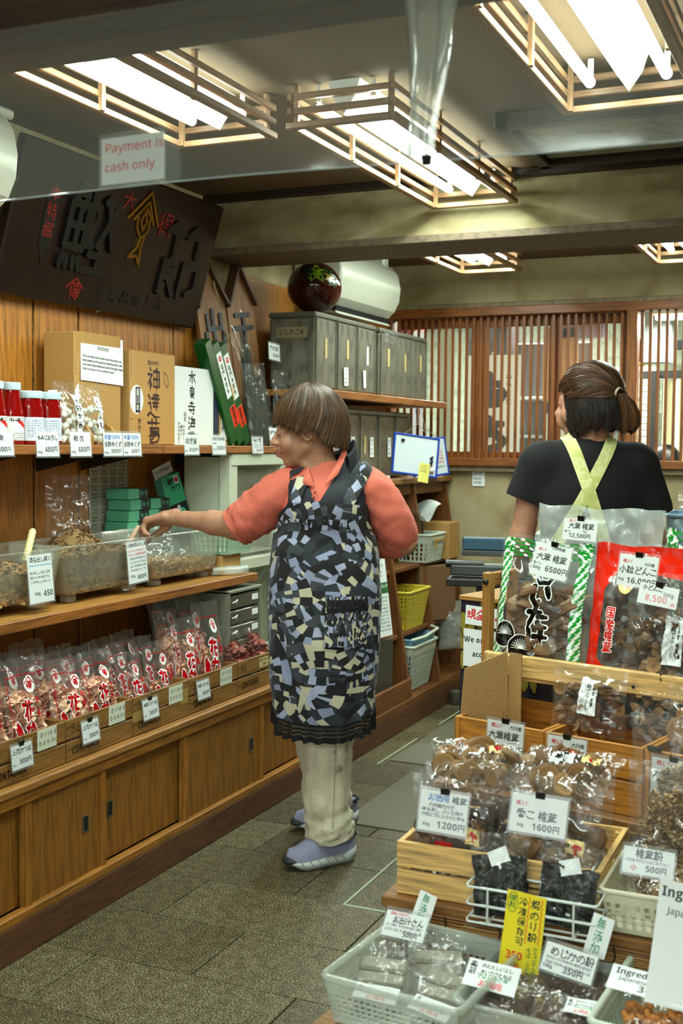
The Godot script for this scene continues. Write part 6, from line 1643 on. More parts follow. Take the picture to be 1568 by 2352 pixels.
	var n1 := solo("wall_note", card_mesh("note", 0.075, 0.11), mats["print"], "small handwritten note taped on the plaster under the lattice", "note", V(-2.02, 1.222, -6.494))
	# heat sealer on a stand
	var s := thing("bag_sealer", "blue-grey bar bag sealer on a bench in front of the plaster wall", "sealer", V(-1.34, 0.935, -4.75), 12)
	part(s, "bench", mb().box(V(0.15, -0.1, -0.1), V(0.8, 0.03, 0.4), 0.004), flat("bench_dark", Color(0.08, 0.08, 0.08), 0.5))
	part(s, "bed", mb().box(V(0.12, -0.055, 0.0), V(0.72, 0.045, 0.08), 0.006), flat("steel_dull", Color(0.35, 0.36, 0.35), 0.3, 0.8))
	part(s, "strip", mb().box(V(0.12, -0.03, 0.01), V(0.7, 0.01, 0.05), 0.003), flat("sealer_pale", Color(0.6, 0.62, 0.58), 0.3, 0.3))
	part(s, "arm", mb().box(V(0.14, 0.05, -0.06), V(0.68, 0.055, 0.04), 0.006), flat("sealer_blue", Color(0.18, 0.32, 0.4), 0.4))
	part(s, "plate", mb().box(V(0.14, 0.012, -0.05), V(0.68, 0.022, 0.05), 0.003), flat("steel_dull", Color(0.35, 0.36, 0.35), 0.3, 0.8))
	part(s, "housing", mb().box(V(0.3, 0.06, -0.16), V(0.4, 0.08, 0.12), 0.008), flat("sealer_white", Color(0.7, 0.72, 0.68), 0.4))
	for k in 3: part(s, "knob", mb().lathe([Vector2(0.014, 0.1), Vector2(0.018, 0.104), Vector2(0.018, 0.14 - k * 0.01), Vector2(0.0, 0.145 - k * 0.01)], 14, V(0.2 + k * 0.075, 0, -0.14)), flat("knob_black", Color(0.03, 0.03, 0.03), 0.4))
	part(s, "roller", mb().tube([V(-0.26, -0.03, 0.02), V(-0.2, -0.03, 0.02), V(-0.1, -0.03, 0.02)], 0.016, 12), flat("knob_black", Color(0.03, 0.03, 0.03), 0.4))
	part(s, "cabinet", mb().box(V(0.2, -0.52, -0.12), V(0.66, 0.81, 0.34), 0.004), flat("bench_brown", Color(0.12, 0.08, 0.05), 0.5))
	solo("tub_grey", mb().lathe([Vector2(0, 0), Vector2(0.03, 0), Vector2(0.035, 0.07), Vector2(0.03, 0.075), Vector2(0, 0.075)], 18), flat("panel_grey", Color(0.32, 0.31, 0.26), 0.4, 0.3), "small grey caster tub on the floor by the counter unit", "tub", V(-1.98, 0.003, -6.02))

# ---------------------------------------------------------------- the mushroom display
var caps := []
func mushroom_mesh(sd: int, flat_cap: float, tint: Color) -> ArrayMesh:
	var b := mb()
	var q := RandomNumberGenerator.new(); q.seed = sd
	var ex := 0.85 + q.randf() * 0.3
	var prof := [Vector2(0.0, 0.62 * flat_cap), Vector2(0.35, 0.58 * flat_cap), Vector2(0.66, 0.44 * flat_cap), Vector2(0.9, 0.2 * flat_cap), Vector2(1.0, 0.0), Vector2(0.96, -0.12), Vector2(0.8, -0.14), Vector2(0.5, -0.05), Vector2(0.2, -0.04), Vector2(0.17, -0.3), Vector2(0.15, -0.5), Vector2(0.0, -0.52)]
	for k in prof.size() - 1:
		var g := []
		for i in [k, k + 1]:
			var row := PackedVector3Array()
			for j in 13:
				var a := TAU * j / 13.0
				var p := V(cos(a) * prof[i].x, prof[i].y, sin(a) * prof[i].x * ex)
				var nz := noise.get_noise_3d(p.x * 1.4 + sd * 3.0, p.y * 1.6, p.z * 1.4)
				var n2 := noise.get_noise_3d(p.x * 4.2 + sd * 3.0, p.y * 4.0, p.z * 4.2)
				row.append(p * (1.0 + 0.2 * nz + (0.14 * n2 if i < 6 else 0.05 * n2)) + V(0, 0.12 * sin(a * 2.0 + sd) * prof[i].x, 0))
			g.append(row)
		var c := tint if k < 5 else (Color(0.62, 0.48, 0.3) if k < 8 else Color(0.55, 0.42, 0.27))
		if k < 2 and sd % 2 == 0: c = tint.lightened(0.16)
		b.col = c.srgb_to_linear()
		b.sheet(g, false, true)
	return b.done()

func mushrooms(o: Node3D, n: int, r: Vector3, ce: Vector3, s: float, sd: int, kinds: Array) -> void:
	var q := RandomNumberGenerator.new(); q.seed = sd
	for i in n:
		var m := part(o, "mushroom", caps[kinds[q.randi() % kinds.size()]], vcol("mushroom", 0.75))
		var p := Vector3.ZERO
		for k in 20: # keep the visible faces of the heap filled
			p = V(q.randf_range(-1, 1), q.randf_range(-1, 1), q.randf_range(-0.6, 1))
			if p.x * p.x + p.y * p.y * p.y * p.y < 1.05: break
		var e := Basis.from_euler(V(q.randf_range(-0.4, 1.9), q.randf() * TAU, q.randf_range(-0.8, 0.8)))
		m.transform = Transform3D(e.scaled(Vector3.ONE * s * q.randf_range(0.75, 1.2)), ce + V(p.x * r.x, p.y * r.y, p.z * r.z))

func clear_bag(called: String, label: String, at: Vector3, basis: Basis, w: float, h: float, t: float, sd: float, crumple := 0.007, group := "", fm := "bag") -> Node3D:
	var o := thing(called, label, "bag", at, 0, group)
	o.basis = basis
	part(o, "film", bag_film(w, h, t, sd, crumple, 24, 28), film(fm, 0.022))
	return o

# pieces of a bamboo blind hung on a bench front
func blind(o: Node3D, x0: float, x1: float, y1: float, y0: float, z: float, ragged := 0.0) -> void:
	var n := int((y1 - y0) / 0.0052)
	var q := RandomNumberGenerator.new(); q.seed = int(x0 * 100) + 500
	var tones := [flat("reed_a", Color(0.6, 0.42, 0.2), 0.6), flat("reed_b", Color(0.5, 0.33, 0.15), 0.6), flat("reed_c", Color(0.68, 0.5, 0.27), 0.6), flat("reed_d", Color(0.4, 0.26, 0.12), 0.65)]
	for i in n:
		var y := y1 - i * 0.0052
		var xs := x0 - (q.randf() * ragged if i % 2 else 0.0)
		part(o, "reed", mb().tube([V(xs, y + q.randf_range(-0.001, 0.002), z + q.randf_range(-0.001, 0.004)), V((x0 + x1) / 2, y, z), V(x1, y, z)], 0.0022, 5), tones[q.randi() % 4])
	var x := x0 + 0.06
	while x < x1:
		var th := []
		for i in 9: th.append(V(x + 0.004 * sin(i * 1.7), lerpf(y1 + 0.004, y0, i / 8.0), z + 0.0035))
		part(o, "thread", mb().tube(th, 0.0018, 5), flat("thread_black", Color(0.02, 0.02, 0.02), 0.8))
		x += 0.115

func slip(key: String, w: float, h: float, label: String, at: Vector3, basis: Basis, cat := "paper slip", bend := 0.004) -> void:
	var o := solo("paper_slip", card_mesh(key, w, h, 0.0008, bend), mats["print"], label, cat, at)
	o.basis = basis

func display() -> void:
	var q := RandomNumberGenerator.new(); q.seed = 99
	for e in [[1, 0.95, Color(0.36, 0.25, 0.16)], [2, 1.1, Color(0.42, 0.3, 0.19)], [3, 0.8, Color(0.3, 0.21, 0.14)], [4, 1.2, Color(0.46, 0.35, 0.23)], [5, 1.0, Color(0.24, 0.18, 0.13)], [6, 0.7, Color(0.5, 0.39, 0.26)]]: caps.append(mushroom_mesh(e[0], e[1], e[2]))
	var pine := Color(0.93, 0.76, 0.47)
	var orange := Color(0.78, 0.52, 0.18)
	# ---- benches
	var o := thing("low_platform", "low wooden platform under the plastic baskets at the bottom edge", "platform", V(-0.3, 0, -2.02), -5)
	part(o, "top", mb().box(V(0, 0.31, 0), V(1.2, 0.024, 0.35), 0.003), wood("pine_dark", Color(0.6, 0.43, 0.2), 0))
	for s in [-1.0, 1.0]: part(o, "side", mb().box(V(s * 0.58, 0.148, 0), V(0.02, 0.296, 0.34), 0.003), wood("pine_dark", Color(0.6, 0.43, 0.2), 1))
	part(o, "front", mb().box(V(0, 0.19, 0.16), V(1.14, 0.2, 0.015), 0.003), wood("pine_dark", Color(0.6, 0.43, 0.2), 0))
	o = thing("front_bench", "wooden bench with a bamboo blind hung along its front", "bench", V(0, 0, 0))
	part(o, "top", mb().box(V(-0.27, 0.437, -2.435), V(1.27, 0.024, 0.33), 0.003), wood("bench", Color(0.56, 0.38, 0.17), 0))
	for x in [-0.88, 0.33]:
		for z in [-2.3, -2.57]: part(o, "leg", mb().box(V(x, 0.2125, z), V(0.04, 0.425, 0.04), 0.003), wood("bench_leg", Color(0.55, 0.3, 0.1), 1))
	blind(o, -0.82, 0.34, 0.428, 0.30, -2.262, 0.06)
	# second tier: its own turned frame; local x along its front, z towards the entrance
	var T := Transform3D(rb(-14), V(-0.93, 0, -2.80))
	o = thing("rear_bench", "higher bench behind, its front also hung with a bamboo blind", "bench", T.origin, -14)
	part(o, "top", mb().box(V(0.38, 0.545, -0.2), V(0.82, 0.024, 0.46), 0.003), wood("bench", Color(0.56, 0.38, 0.17), 0))
	for x in [0.0, 0.76]:
		for z in [-0.02, -0.4]: part(o, "leg", mb().box(V(x, 0.266, z), V(0.04, 0.533, 0.04), 0.003), wood("bench_leg", Color(0.55, 0.3, 0.1), 1))
	blind(o, 0.0, 0.78, 0.536, 0.40, 0.036)
	# ---- pine crate on the front bench
	o = thing("pine_crate", "pale pine crate with a hand hole, holding bags of dried shiitake", "crate", V(-0.665, 0.450, -2.445))
	crate(o, 0.43, 0.3, 0.112, "pine", pine, 0.085, 0.085, 2, 0.011)
	# ---- orange-brown crates of the second tier
	var cl := ["orange-brown crate with the cardboard flap, on the rear bench", "orange-brown crate with the 3000 yen card, on the rear bench", "orange-brown crate beyond the 3000 yen one, at the picture's edge"]
	for i in 3:
		var p := T * V(0.131 + i * 0.252, 0.558, -0.155)
		o = thing("stained_crate", cl[i], "crate", p, -14, "orange-brown crates")
		crate(o, 0.248, 0.3, 0.162, "orange", orange, 0.0, 0.07, 2, 0.01)
		part(o, "end_batten", mb().box(V(-0.117, 0.081, 0.153), V(0.012, 0.162, 0.004), 0.001), wood("orange", orange, 1))
	price_card("m_ko3000", 0.10, 0.08, "3000 yen card clipped to the middle orange-brown crate", T * V(0.325, 0.678, 0.012), rb(-14, -4), true, true, "cards on the mushroom display")
	price_card("m_x00", 0.10, 0.08, "price card half hidden behind the top pine-crate bag", T * V(0.16, 0.69, 0.012), rb(-14, -4), true, true, "cards on the mushroom display")
	price_card("m_x00", 0.10, 0.08, "price card cut off at the picture's edge on the orange-brown crate", T * V(0.585, 0.67, 0.012), rb(-14, -4), true, true, "cards on the mushroom display")
	# ---- rack with the plank and the big bags
	o = thing("bag_rack", "pine rack with a wide front plank holding the big mushroom bags", "rack", T.origin, -14)
	part(o, "plank", mb().box(V(0.42, 0.828, -0.195), V(0.86, 0.056, 0.02), 0.003), wood("pine", pine, 0))
	part(o, "plank", mb().box(V(0.42, 0.64, -0.345), V(0.86, 0.07, 0.014), 0.003), wood("orange", orange, 0))
	part(o, "shelf", mb().box(V(0.42, 0.795, -0.29), V(0.86, 0.014, 0.17), 0.002), wood("pine", pine, 0))
	for x in [-0.02, 0.84]:
		part(o, "post", mb().box(V(x, 0.705, -0.206), V(0.02, 0.30, 0.02), 0.003), wood("pine", pine, 1))
		var px: float = -0.046 if x < 0.0 else 0.868
		part(o, "post", mb().box(V(px, 0.81, -0.245), V(0.024, 0.50, 0.03), 0.003), wood("pine_post", Color(0.66, 0.46, 0.2), 1))
		part(o, "post", mb().box(V(px, 0.81, -0.375), V(0.024, 0.50, 0.03), 0.003), wood("pine_post", Color(0.66, 0.46, 0.2), 1))
		part(o, "rail", mb().box(V(px, 1.04, -0.31), V(0.02, 0.036, 0.1), 0.003), wood("pine_post", Color(0.66, 0.46, 0.2), 2))
		part(o, "foot_rail", mb().box(V((px + x) / 2, 0.60, -0.29), V(absf(px - x) + 0.03, 0.03, 0.2), 0.003), wood("pine", pine, 2))
	for x in [0.06, 0.4]: part(o, "screw", mb().lathe([Vector2(0.0, 0.002), Vector2(0.004, 0.002), Vector2(0.005, 0)], 10), flat("screw_dark", Color(0.12, 0.1, 0.06), 0.5)).transform = Transform3D(rb(0, 90), V(x, 0.83 - 0.012, -0.185))
	part(o, "bolt", mb().lathe([Vector2(0.0, 0.005), Vector2(0.007, 0.005), Vector2(0.009, 0)], 12), flat("clip_black", Color(0.02, 0.02, 0.02), 0.35)).transform = Transform3D(rb(0, 90), V(-0.046, 1.035, -0.23))
	# cardboard flap
	o = thing("cardboard_flap", "folded cardboard sheet standing at the end of the rack", "cardboard", T * V(-0.005, 0.555, -0.02), -14)
	var cb := tri_mat("kraft_flap", Color(0.7, 0.56, 0.34), tex["weave"], Vector3(5, 5, 5), 0.85)
	part(o, "panel", mb().prism(PackedVector2Array([Vector2(-0.02, 0.0), Vector2(0.0, 0.265), Vector2(0.12, 0.302), Vector2(0.13, 0.0)]), -0.002, 0.002), cb).transform = Transform3D(rb(58), V(0.015, 0.015, -0.02))
	part(o, "fold", mb().box(V(0.018, 0.157, 0), V(0.036, 0.28, 0.004)), cb).transform = Transform3D(rb(-2), V(0.083, 0.017, -0.128))
	part(o, "tape", mb().box(V(0.018, 0.08, 0.0026), V(0.034, 0.024, 0.001)), flat("packing_tape", Color(0.6, 0.5, 0.28), 0.3)).transform = Transform3D(rb(-2), V(0.083, 0.017, -0.128))
	# ---- big bags
	var gB := "big bags on the rack"
	o = clear_bag("mushroom_bag", "green-edged bag of large shiitake with bold black brush letters", T * V(0.105, 0.802, -0.25), rb(-14, -8), 0.28, 0.36, 0.085, 2.2, 0.008, gB)
	part(o, "printed_film", bag_print(0.28, 0.36, 0.085, 2.2, 0.008, uvr(aT, "shii"), 0.13), mats["film_print"])
	mushrooms(o, 52, V(0.084, 0.1, 0.018), V(0, 0.135, 0.0), 0.031, 5, [0, 1, 2, 3])
	o = clear_bag("mushroom_bag", "red bag of small donko shiitake with a clear window", T * V(0.385, 0.802, -0.262), rb(-14, -8), 0.31, 0.36, 0.08, 4.6, 0.008, gB)
	part(o, "printed_film", bag_print(0.31, 0.36, 0.08, 4.6, 0.008, uvr(aT, "redbag")), mats["film_print"])
	mushrooms(o, 80, V(0.115, 0.105, 0.022), V(0, 0.14, 0.0), 0.0195, 8, [0, 2, 4])
	o = clear_bag("mushroom_bag", "large frosted clear bag standing behind the printed ones", T * V(0.21, 0.802, -0.325), rb(-14, -3, -2), 0.36, 0.44, 0.05, 6.1, 0.016, gB, "bag_frost")
	mats["bag_frost"].albedo_color = Color(0.8, 0.84, 0.82, 0.3); mats["bag_frost"].roughness = 0.18
	mushrooms(o, 14, V(0.12, 0.06, 0.01), V(0, 0.12, 0.0), 0.03, 18, [0, 2, 4])
	o = clear_bag("mushroom_bag", "green lattice-printed bag at the picture's edge behind the red one", T * V(0.565, 0.802, -0.34), rb(-14, -3, 6), 0.26, 0.43, 0.06, 7.7, 0.013, gB)
	part(o, "printed_film", bag_print(0.26, 0.43, 0.06, 7.7, 0.013, Rect2(uvr(aT, "shii").position, uvr(aT, "shii").size * Vector2(1, 0.18)), 0.72, 0.95), mats["film_print"])
	part(o, "printed_film", bag_print(0.26, 0.43, 0.06, 7.7, 0.013, Rect2(uvr(aT, "shii").position, uvr(aT, "shii").size * Vector2(0.12, 0.9)), 0.1, 0.72, 0.02, 0.14), mats["film_print"])
	o = clear_bag("mushroom_bag", "clear bag of small donko with a white label leaning on the red bag", T * V(0.465, 0.806, -0.212), rb(-14, -10), 0.23, 0.29, 0.055, 3.9, 0.011, gB)
	mushrooms(o, 70, V(0.09, 0.075, 0.016), V(0, 0.1, 0), 0.0185, 28, [0, 2, 3, 4])
	part(o, "paper_label", bag_print(0.23, 0.29, 0.055, 3.9, 0.011, uvr(aO, "wakakusa"), 0.24, 0.62, 0.5, 0.72, 0.002), mats["print"])
	var gc := "cards on the mushroom display"
	price_card("m_oba6500", 0.105, 0.085, "6500 yen card on the green-edged shiitake bag", T * V(0.155, 1.105, -0.215), rb(-14, -12, -8), true, true, gc)
	price_card("m_oba12500", 0.095, 0.055, "12,500 yen card on the frosted clear bag", T * V(0.20, 1.185, -0.285), rb(-14, -8, -2), true, true, gc)
	price_card("m_ko16000", 0.1, 0.077, "16.000 yen card clipped on the red bag", T * V(0.395, 1.098, -0.205), rb(-14, -10, -3), true, true, gc)
	price_card("m_ko8500", 0.1, 0.05, "handwritten 8,500 yen card below the 16.000 yen one", T * V(0.455, 1.045, -0.19), rb(-14, -10, -6), false, true, gc)
	price_card("m_oba12500", 0.095, 0.065, "price card at the picture's edge on the green lattice bag", T * V(0.60, 1.13, -0.28), rb(-14, -8, -4), true, false, gc)
	# ---- small bags in the orange-brown crates
	o = clear_bag("donko_bag", "stiff clear bag of donko with a white label in the middle crate", T * V(0.31, 0.700, -0.12), rb(-14, -7), 0.2, 0.165, 0.05, 1.4, 0.005, "small donko bags")
	mushrooms(o, 64, V(0.08, 0.054, 0.018), V(0, 0.066, 0), 0.0145, 31, [0, 1, 3, 4])
	part(o, "paper_label", bag_print(0.2, 0.165, 0.05, 1.4, 0.005, uvr(aO, "wakakusa"), 0.3, 0.82, 0.42, 0.66, 0.002), mats["print"])
	o = clear_bag("donko_bag", "second clear donko bag behind the labelled one", T * V(0.42, 0.695, -0.19), rb(-24, -10, -8), 0.17, 0.17, 0.05, 2.9, 0.008, "small donko bags")
	mushrooms(o, 34, V(0.06, 0.05, 0.016), V(0, 0.06, 0), 0.015, 33, [0, 1, 4])
	o = clear_bag("donko_bag", "clear mushroom bag at the picture's edge in the last crate", T * V(0.61, 0.690, -0.11), rb(-14, -8), 0.2, 0.16, 0.05, 5.7, 0.006, "small donko bags")
	mushrooms(o, 20, V(0.07, 0.045, 0.016), V(0, 0.06, 0), 0.026, 37, [1, 3, 5])
	part(o, "paper_label", bag_print(0.2, 0.16, 0.05, 5.7, 0.006, uvr(aO, "wakakusa"), 0.25, 0.75, 0.5, 0.72, 0.002), mats["print"])
	solo("black_clip", clip_mesh(0.032), mats["clip_black"], "black binder clip alone on the last crate's edge", "clip", T * V(0.535, 0.73, -0.002)).basis = rb(-14) * rb(90) * rb(0, 0, 180)
	# ---- pine crate bags
	var gp := "shiitake bags in the pine crate"
	var pz := -2.335
	for e in [[-0.775, 0.0, "shiitake bag with a red and white slip, front of the pine crate", 0.19, 0.235, 3.1, [0, 2, 4], 0.03, true], [-0.57, 0.0, "shiitake bag behind the 1600 yen card, front of the pine crate", 0.22, 0.25, 4.3, [1, 3, 0], 0.028, true], [-0.775, 0.075, "shiitake bag in the second row of the pine crate, towards the aisle", 0.19, 0.245, 5.9, [0, 2], 0.03, false], [-0.56, 0.075, "shiitake bag in the second row of the pine crate, towards the cream basket", 0.22, 0.255, 6.6, [1, 3], 0.029, false], [-0.67, 0.15, "shiitake bag at the back of the pine crate", 0.24, 0.25, 7.2, [1, 0], 0.03, false]]:
		o = clear_bag("shiitake_bag", e[2], V(e[0], 0.466, pz - e[1]), rb(2, -8), e[3], e[4], 0.06, e[5], 0.011, gp)
		mushrooms(o, 30, V(e[3] * 0.36, e[4] * 0.27, 0.018), V(0, e[4] * 0.36, 0), e[7], int(e[5] * 10), e[6])
		if e[8]:
			part(o, "round_sticker", bag_print(e[3], e[4], 0.06, e[5], 0.011, uvr(aO, "sticker"), 0.42, 0.56, 0.7, 0.87, 0.002), mats["gloss_print"])
			if e[0] < -0.7: part(o, "paper_slip", bag_print(e[3], e[4], 0.06, e[5], 0.011, uvr(aO, "shiitake_slip"), 0.08, 0.42, 0.34, 0.54, 0.002), mats["print"])
	for e in [[V(-0.755, 0.712, -2.43), 16.0, "shiitake bag lying on top of the pine crate, towards the aisle", 1.9, 0.2], [V(-0.56, 0.715, -2.44), -6.0, "shiitake bag lying on top, with an orange-red sticker", 8.4, 0.22]]:
		o = clear_bag("shiitake_bag", e[2], e[0], rb(e[1]) * rb(0, -78), e[4], 0.2, 0.045, e[3], 0.011, gp)
		o.position += o.basis.y * -0.1
		mushrooms(o, 30, V(0.078, 0.062, 0.014), V(0, 0.09, 0), 0.024, int(e[3] * 10), [5, 1, 3])
		part(o, "round_sticker", bag_print(e[4], 0.2, 0.045, e[3], 0.011, uvr(aO, "sticker"), 0.5, 0.68, 0.66, 0.84, 0.002), mats["gloss_print"])
		part(o, "red_label", bag_print(e[4], 0.2, 0.045, e[3], 0.011, uvr(aO, "shiitake_slip"), 0.45, 0.75, 0.36, 0.6, 0.002), mats["gloss_print"])
	price_card("m_1200", 0.102, 0.082, "1200 yen card with blue heading clipped in the pine crate", V(-0.775, 0.640, -2.285), rb(4, -10, -3), true, true, gc)
	price_card("m_1600", 0.112, 0.074, "1600 yen card clipped in the pine crate", V(-0.572, 0.665, -2.275), rb(4, -14, -3), true, true, gc)
	# ---- wire basket of nori hooked on the crate
	o = thing("wire_basket", "white wire basket of dark nori bags hooked on the pine crate", "basket", V(-0.565, 0.0, -2.235))
	var ww := flat("white_wire", Color(0.85, 0.88, 0.86), 0.3)
	for y in [0.46, 0.495, 0.53]: part(o, "ring", mb().tube([V(-0.125, y, 0.04), V(0.125, y, 0.04), V(0.13, y, 0.03), V(0.13, y, -0.04), V(-0.13, y, -0.04), V(-0.13, y, 0.03), V(-0.125, y, 0.04), V(-0.1, y, 0.04)], 0.0028, 6, false), ww)
	for x in [-0.085, 0.0, 0.085]: part(o, "upright", mb().tube([V(x, 0.532, 0.041), V(x, 0.46, 0.041), V(x, 0.459, 0.03), V(x, 0.459, -0.038), V(x, 0.53, -0.041)], 0.0024, 6), ww)
	for z in [-0.02, 0.01]: part(o, "floor_wire", mb().tube([V(-0.13, 0.459, z), V(0, 0.459, z), V(0.13, 0.459, z)], 0.0022, 6), ww)
	for x in [-0.1, 0.1]: part(o, "hook", mb().tube([V(x, 0.53, -0.04), V(x, 0.565, -0.046), V(x, 0.568, -0.06), V(x, 0.568, -0.072), V(x, 0.55, -0.0735)], 0.0022, 6), ww)
	var nm := tri_mat("nori", Color(0.055, 0.075, 0.06), tex["weave"], Vector3(9, 9, 9), 0.4)
	for e in [[-0.632, 0.02, "clear bag of dark nori in the wire basket, towards the aisle", 2.7, 6.0], [-0.51, 0.025, "clear bag of dark nori in the wire basket, behind the yellow note", 4.1, -5.0]]:
		o = clear_bag("nori_bag", e[2], V(e[0], 0.466, -2.232), rb(2, -12, e[4]), 0.125, 0.16, 0.035, e[3], 0.012, "nori bags")
		part(o, "nori_sheet", bag_film(0.112, 0.115, 0.028, e[3] + 1.0, 0.011), nm)
		part(o, "paper_scrap", card_mesh("white", 0.04, 0.03, 0.001, 0.005), mats["print"]).transform = Transform3D(rb(8, -14, 20), V(0.0, 0.115, 0.006))
	slip("y_nori", 0.078, 0.165, "yellow handwritten note hung on the white wire basket", V(-0.575, 0.455, -2.178), rb(2, -6, -4), "note", 0.01)
	# ---- white basket of mushroom powder
	o = thing("cream_basket", "cream perforated basket with bags of mushroom bits", "basket", V(-0.30, 0.450, -2.395))
	basket(o, 0.29, 0.24, 0.085, 0.012, flat("cream_plastic", Color(0.82, 0.8, 0.7), 0.4), 15, 4, 0.28, 0.009)
	var bits := [Color(0.55, 0.42, 0.25), Color(0.68, 0.56, 0.38), Color(0.42, 0.31, 0.18), Color(0.76, 0.66, 0.48)]
	o = clear_bag("bits_bag", "bag of chopped mushroom bits lying in the cream basket", V(-0.33, 0.468, -2.34), rb(0, -58), 0.19, 0.2, 0.06, 3.6, 0.009, "mushroom powder bags")
	part(o, "bits", flakes(1700, V(0.072, 0.066, 0.022), 0.0045, 41, bits, 0.25), vcol("bits")).position = V(0, 0.09, 0.004)
	o = clear_bag("bits_bag", "bag of brown mushroom powder standing behind the cream basket", V(-0.33, 0.47, -2.47), rb(-6, -6), 0.22, 0.27, 0.07, 5.3, 0.009, "mushroom powder bags", "bag")
	part(o, "bits", flakes(2600, V(0.08, 0.1, 0.026), 0.0042, 43, bits, 0.22), vcol("bits")).position = V(0, 0.12, 0)
	o = clear_bag("bits_bag", "tall bag of mushroom bits at the picture's edge", V(-0.31, 0.47, -2.55), rb(-10, -2, 4), 0.24, 0.36, 0.07, 9.3, 0.01, "mushroom powder bags", "bag")
	part(o, "bits", flakes(2000, V(0.085, 0.11, 0.026), 0.0052, 47, bits, 0.22), vcol("bits")).position = V(0, 0.15, 0)
	price_card("m_ko500", 0.096, 0.05, "500 yen mushroom powder card in the cream basket", V(-0.358, 0.598, -2.29), rb(2, -20, -2), true, false, gc)
	slip("g_ingr", 0.16, 0.21, "large white sheet headed Ingredients beside the cream basket", V(-0.235, 0.53, -2.08), rb(0, -10, -4), "sign sheet", 0.012)
	# ---- plastic baskets at the bottom
	var fr := film("frosted", 0.34, Color(0.78, 0.82, 0.78), 0.2)
	o = thing("frosted_basket", "frosted perforated basket of dashi packs at the bottom", "basket", V(-0.735, 0.324, -2.075), -6, "plastic baskets at the bottom")
	basket(o, 0.275, 0.3, 0.092, 0.016, fr, 20, 5, 0.34, 0.013)
	var gk := [flat("dashi_grey", Color(0.55, 0.54, 0.48), 0.7)]
	for e in [[-0.82, -2.06, 8.0, "bag of grey dashi packs under the 500 yen card", 1.2], [-0.69, -2.05, -10.0, "second bag of grey dashi packs in the frosted basket", 2.3], [-0.73, -2.14, 20.0, "bag of grey dashi packs at the back of the frosted basket", 3.4]]:
		o = clear_bag("dashi_bag", e[3], V(e[0], 0.372, e[1]), rb(e[2]) * rb(0, -62), 0.12, 0.16, 0.035, e[4], 0.009, "dashi pack bags")
		o.position += o.basis.y * -0.07
		for k in 3: part(o, "tea_pack", mb().box(V(0, 0.035 + k * 0.032, 0.002 * k), V(0.096, 0.03, 0.014), 0.005), gk[0])
		part(o, "round_label", card_mesh("d_slip", 0.085, 0.036, 0.0008, 0.003), mats["print"]).transform = Transform3D(rb(0, 0, -4), V(0.004, 0.022, 0.022))
	price_card("d_odashi", 0.092, 0.05, "500 yen dashi card on the frosted basket's bags", V(-0.80, 0.452, -2.135), rb(-8, -38, 2), true, false, gc)
	slip("d_muten", 0.04, 0.06, "upright additive-free slip above the 500 yen dashi card", V(-0.775, 0.478, -2.175), rb(-8, -20, -10), "paper slip", 0.002)
	o = thing("frosted_basket", "frosted tray of brown fish powder bags in the middle of the bottom row", "basket", V(-0.515, 0.324, -2.11), -4, "plastic baskets at the bottom")
	part(o, "tray", tub(0.25, 0.28, 0.08, 0.014, 0.004, 0.007), fr)
	var pw := [Color(0.3, 0.21, 0.14), Color(0.38, 0.28, 0.19), Color(0.24, 0.17, 0.11)]
	for e in [[-0.575, -2.04, 10.0, "brown powder bag near the paper slip with red writing", 1.7, 0], [-0.47, -2.03, -12.0, "brown powder bag at the front of the middle tray", 2.8, 0], [-0.52, -2.12, 4.0, "brown powder bag under the 350 yen card", 3.9, 0], [-0.57, -2.17, 14.0, "brown powder bag at the back of the middle tray, by the yellow note", 4.7, 0], [-0.44, -2.18, -8.0, "brown powder bag behind the 350 yen card", 5.2, 0]]:
		o = clear_bag("powder_bag", e[3], V(e[0], 0.375, e[1]), rb(e[2]) * rb(0, -70), 0.125, 0.125, 0.035, e[4], 0.007, "brown powder bags")
		o.position += o.basis.y * -0.06
		part(o, "powder", bag_film(0.108, 0.1, 0.032, e[4] + 2.0, 0.003), tri_mat("powder", Color(0.33, 0.24, 0.165), ntex("speck2", 0.2, 3, []), Vector3(7, 7, 7), 0.9)).position = V(0, 0.006, 0)
	price_card("d_mejika", 0.1, 0.052, "350 yen fish powder card in the middle tray", V(-0.475, 0.438, -2.14), rb(-4, -34, -6), true, false, gc)
	slip("d_slip", 0.1, 0.055, "white slip with red handwriting on the brown powder bags", V(-0.6, 0.42, -2.06), rb(2, -48, -4), "paper slip", 0.004)
	slip("d_slip", 0.06, 0.036, "small slip with a red edge at the front of the middle tray", V(-0.43, 0.402, -2.05), rb(-10, -64, 6), "paper slip", 0.003)
	slip("d_muten", 0.042, 0.075, "upright additive-free slip beside the yellow note", V(-0.43, 0.478, -2.19), rb(-6, -16, -10), "paper slip", 0.002)
	o = thing("white_tray_basket", "white basket of wheat gluten balls in the corner", "basket", V(-0.265, 0.324, -2.12), -4, "plastic baskets at the bottom")
	basket(o, 0.25, 0.3, 0.09, 0.014, flat("white_plastic", Color(0.76, 0.8, 0.74), 0.4), 12, 4, 0.4, 0.012)
	for e in [[-0.29, -2.03, "bag of toasted wheat gluten rings under the white card", 1.1, Color(0.72, 0.46, 0.2), 90], [-0.27, -2.19, "bag of pale wheat gluten balls at the back of the white basket", 2.1, Color(0.84, 0.78, 0.64), 44]]:
		o = clear_bag("gluten_bag", e[2], V(e[0], 0.38, e[1]), rb(-6) * rb(0, -66), 0.17, 0.15, 0.05, e[3], 0.008, "wheat gluten bags")
		o.position += o.basis.y * -0.06
		var ring := mb()
		for i in 9:
			pass
		var tor := []
		for i in 9:
			var a := TAU * i / 8.0
			tor.append(V(cos(a) * 0.0085, 0, sin(a) * 0.0085))
		var rm := mb().tube(tor, 0.0058, 7, false).done()
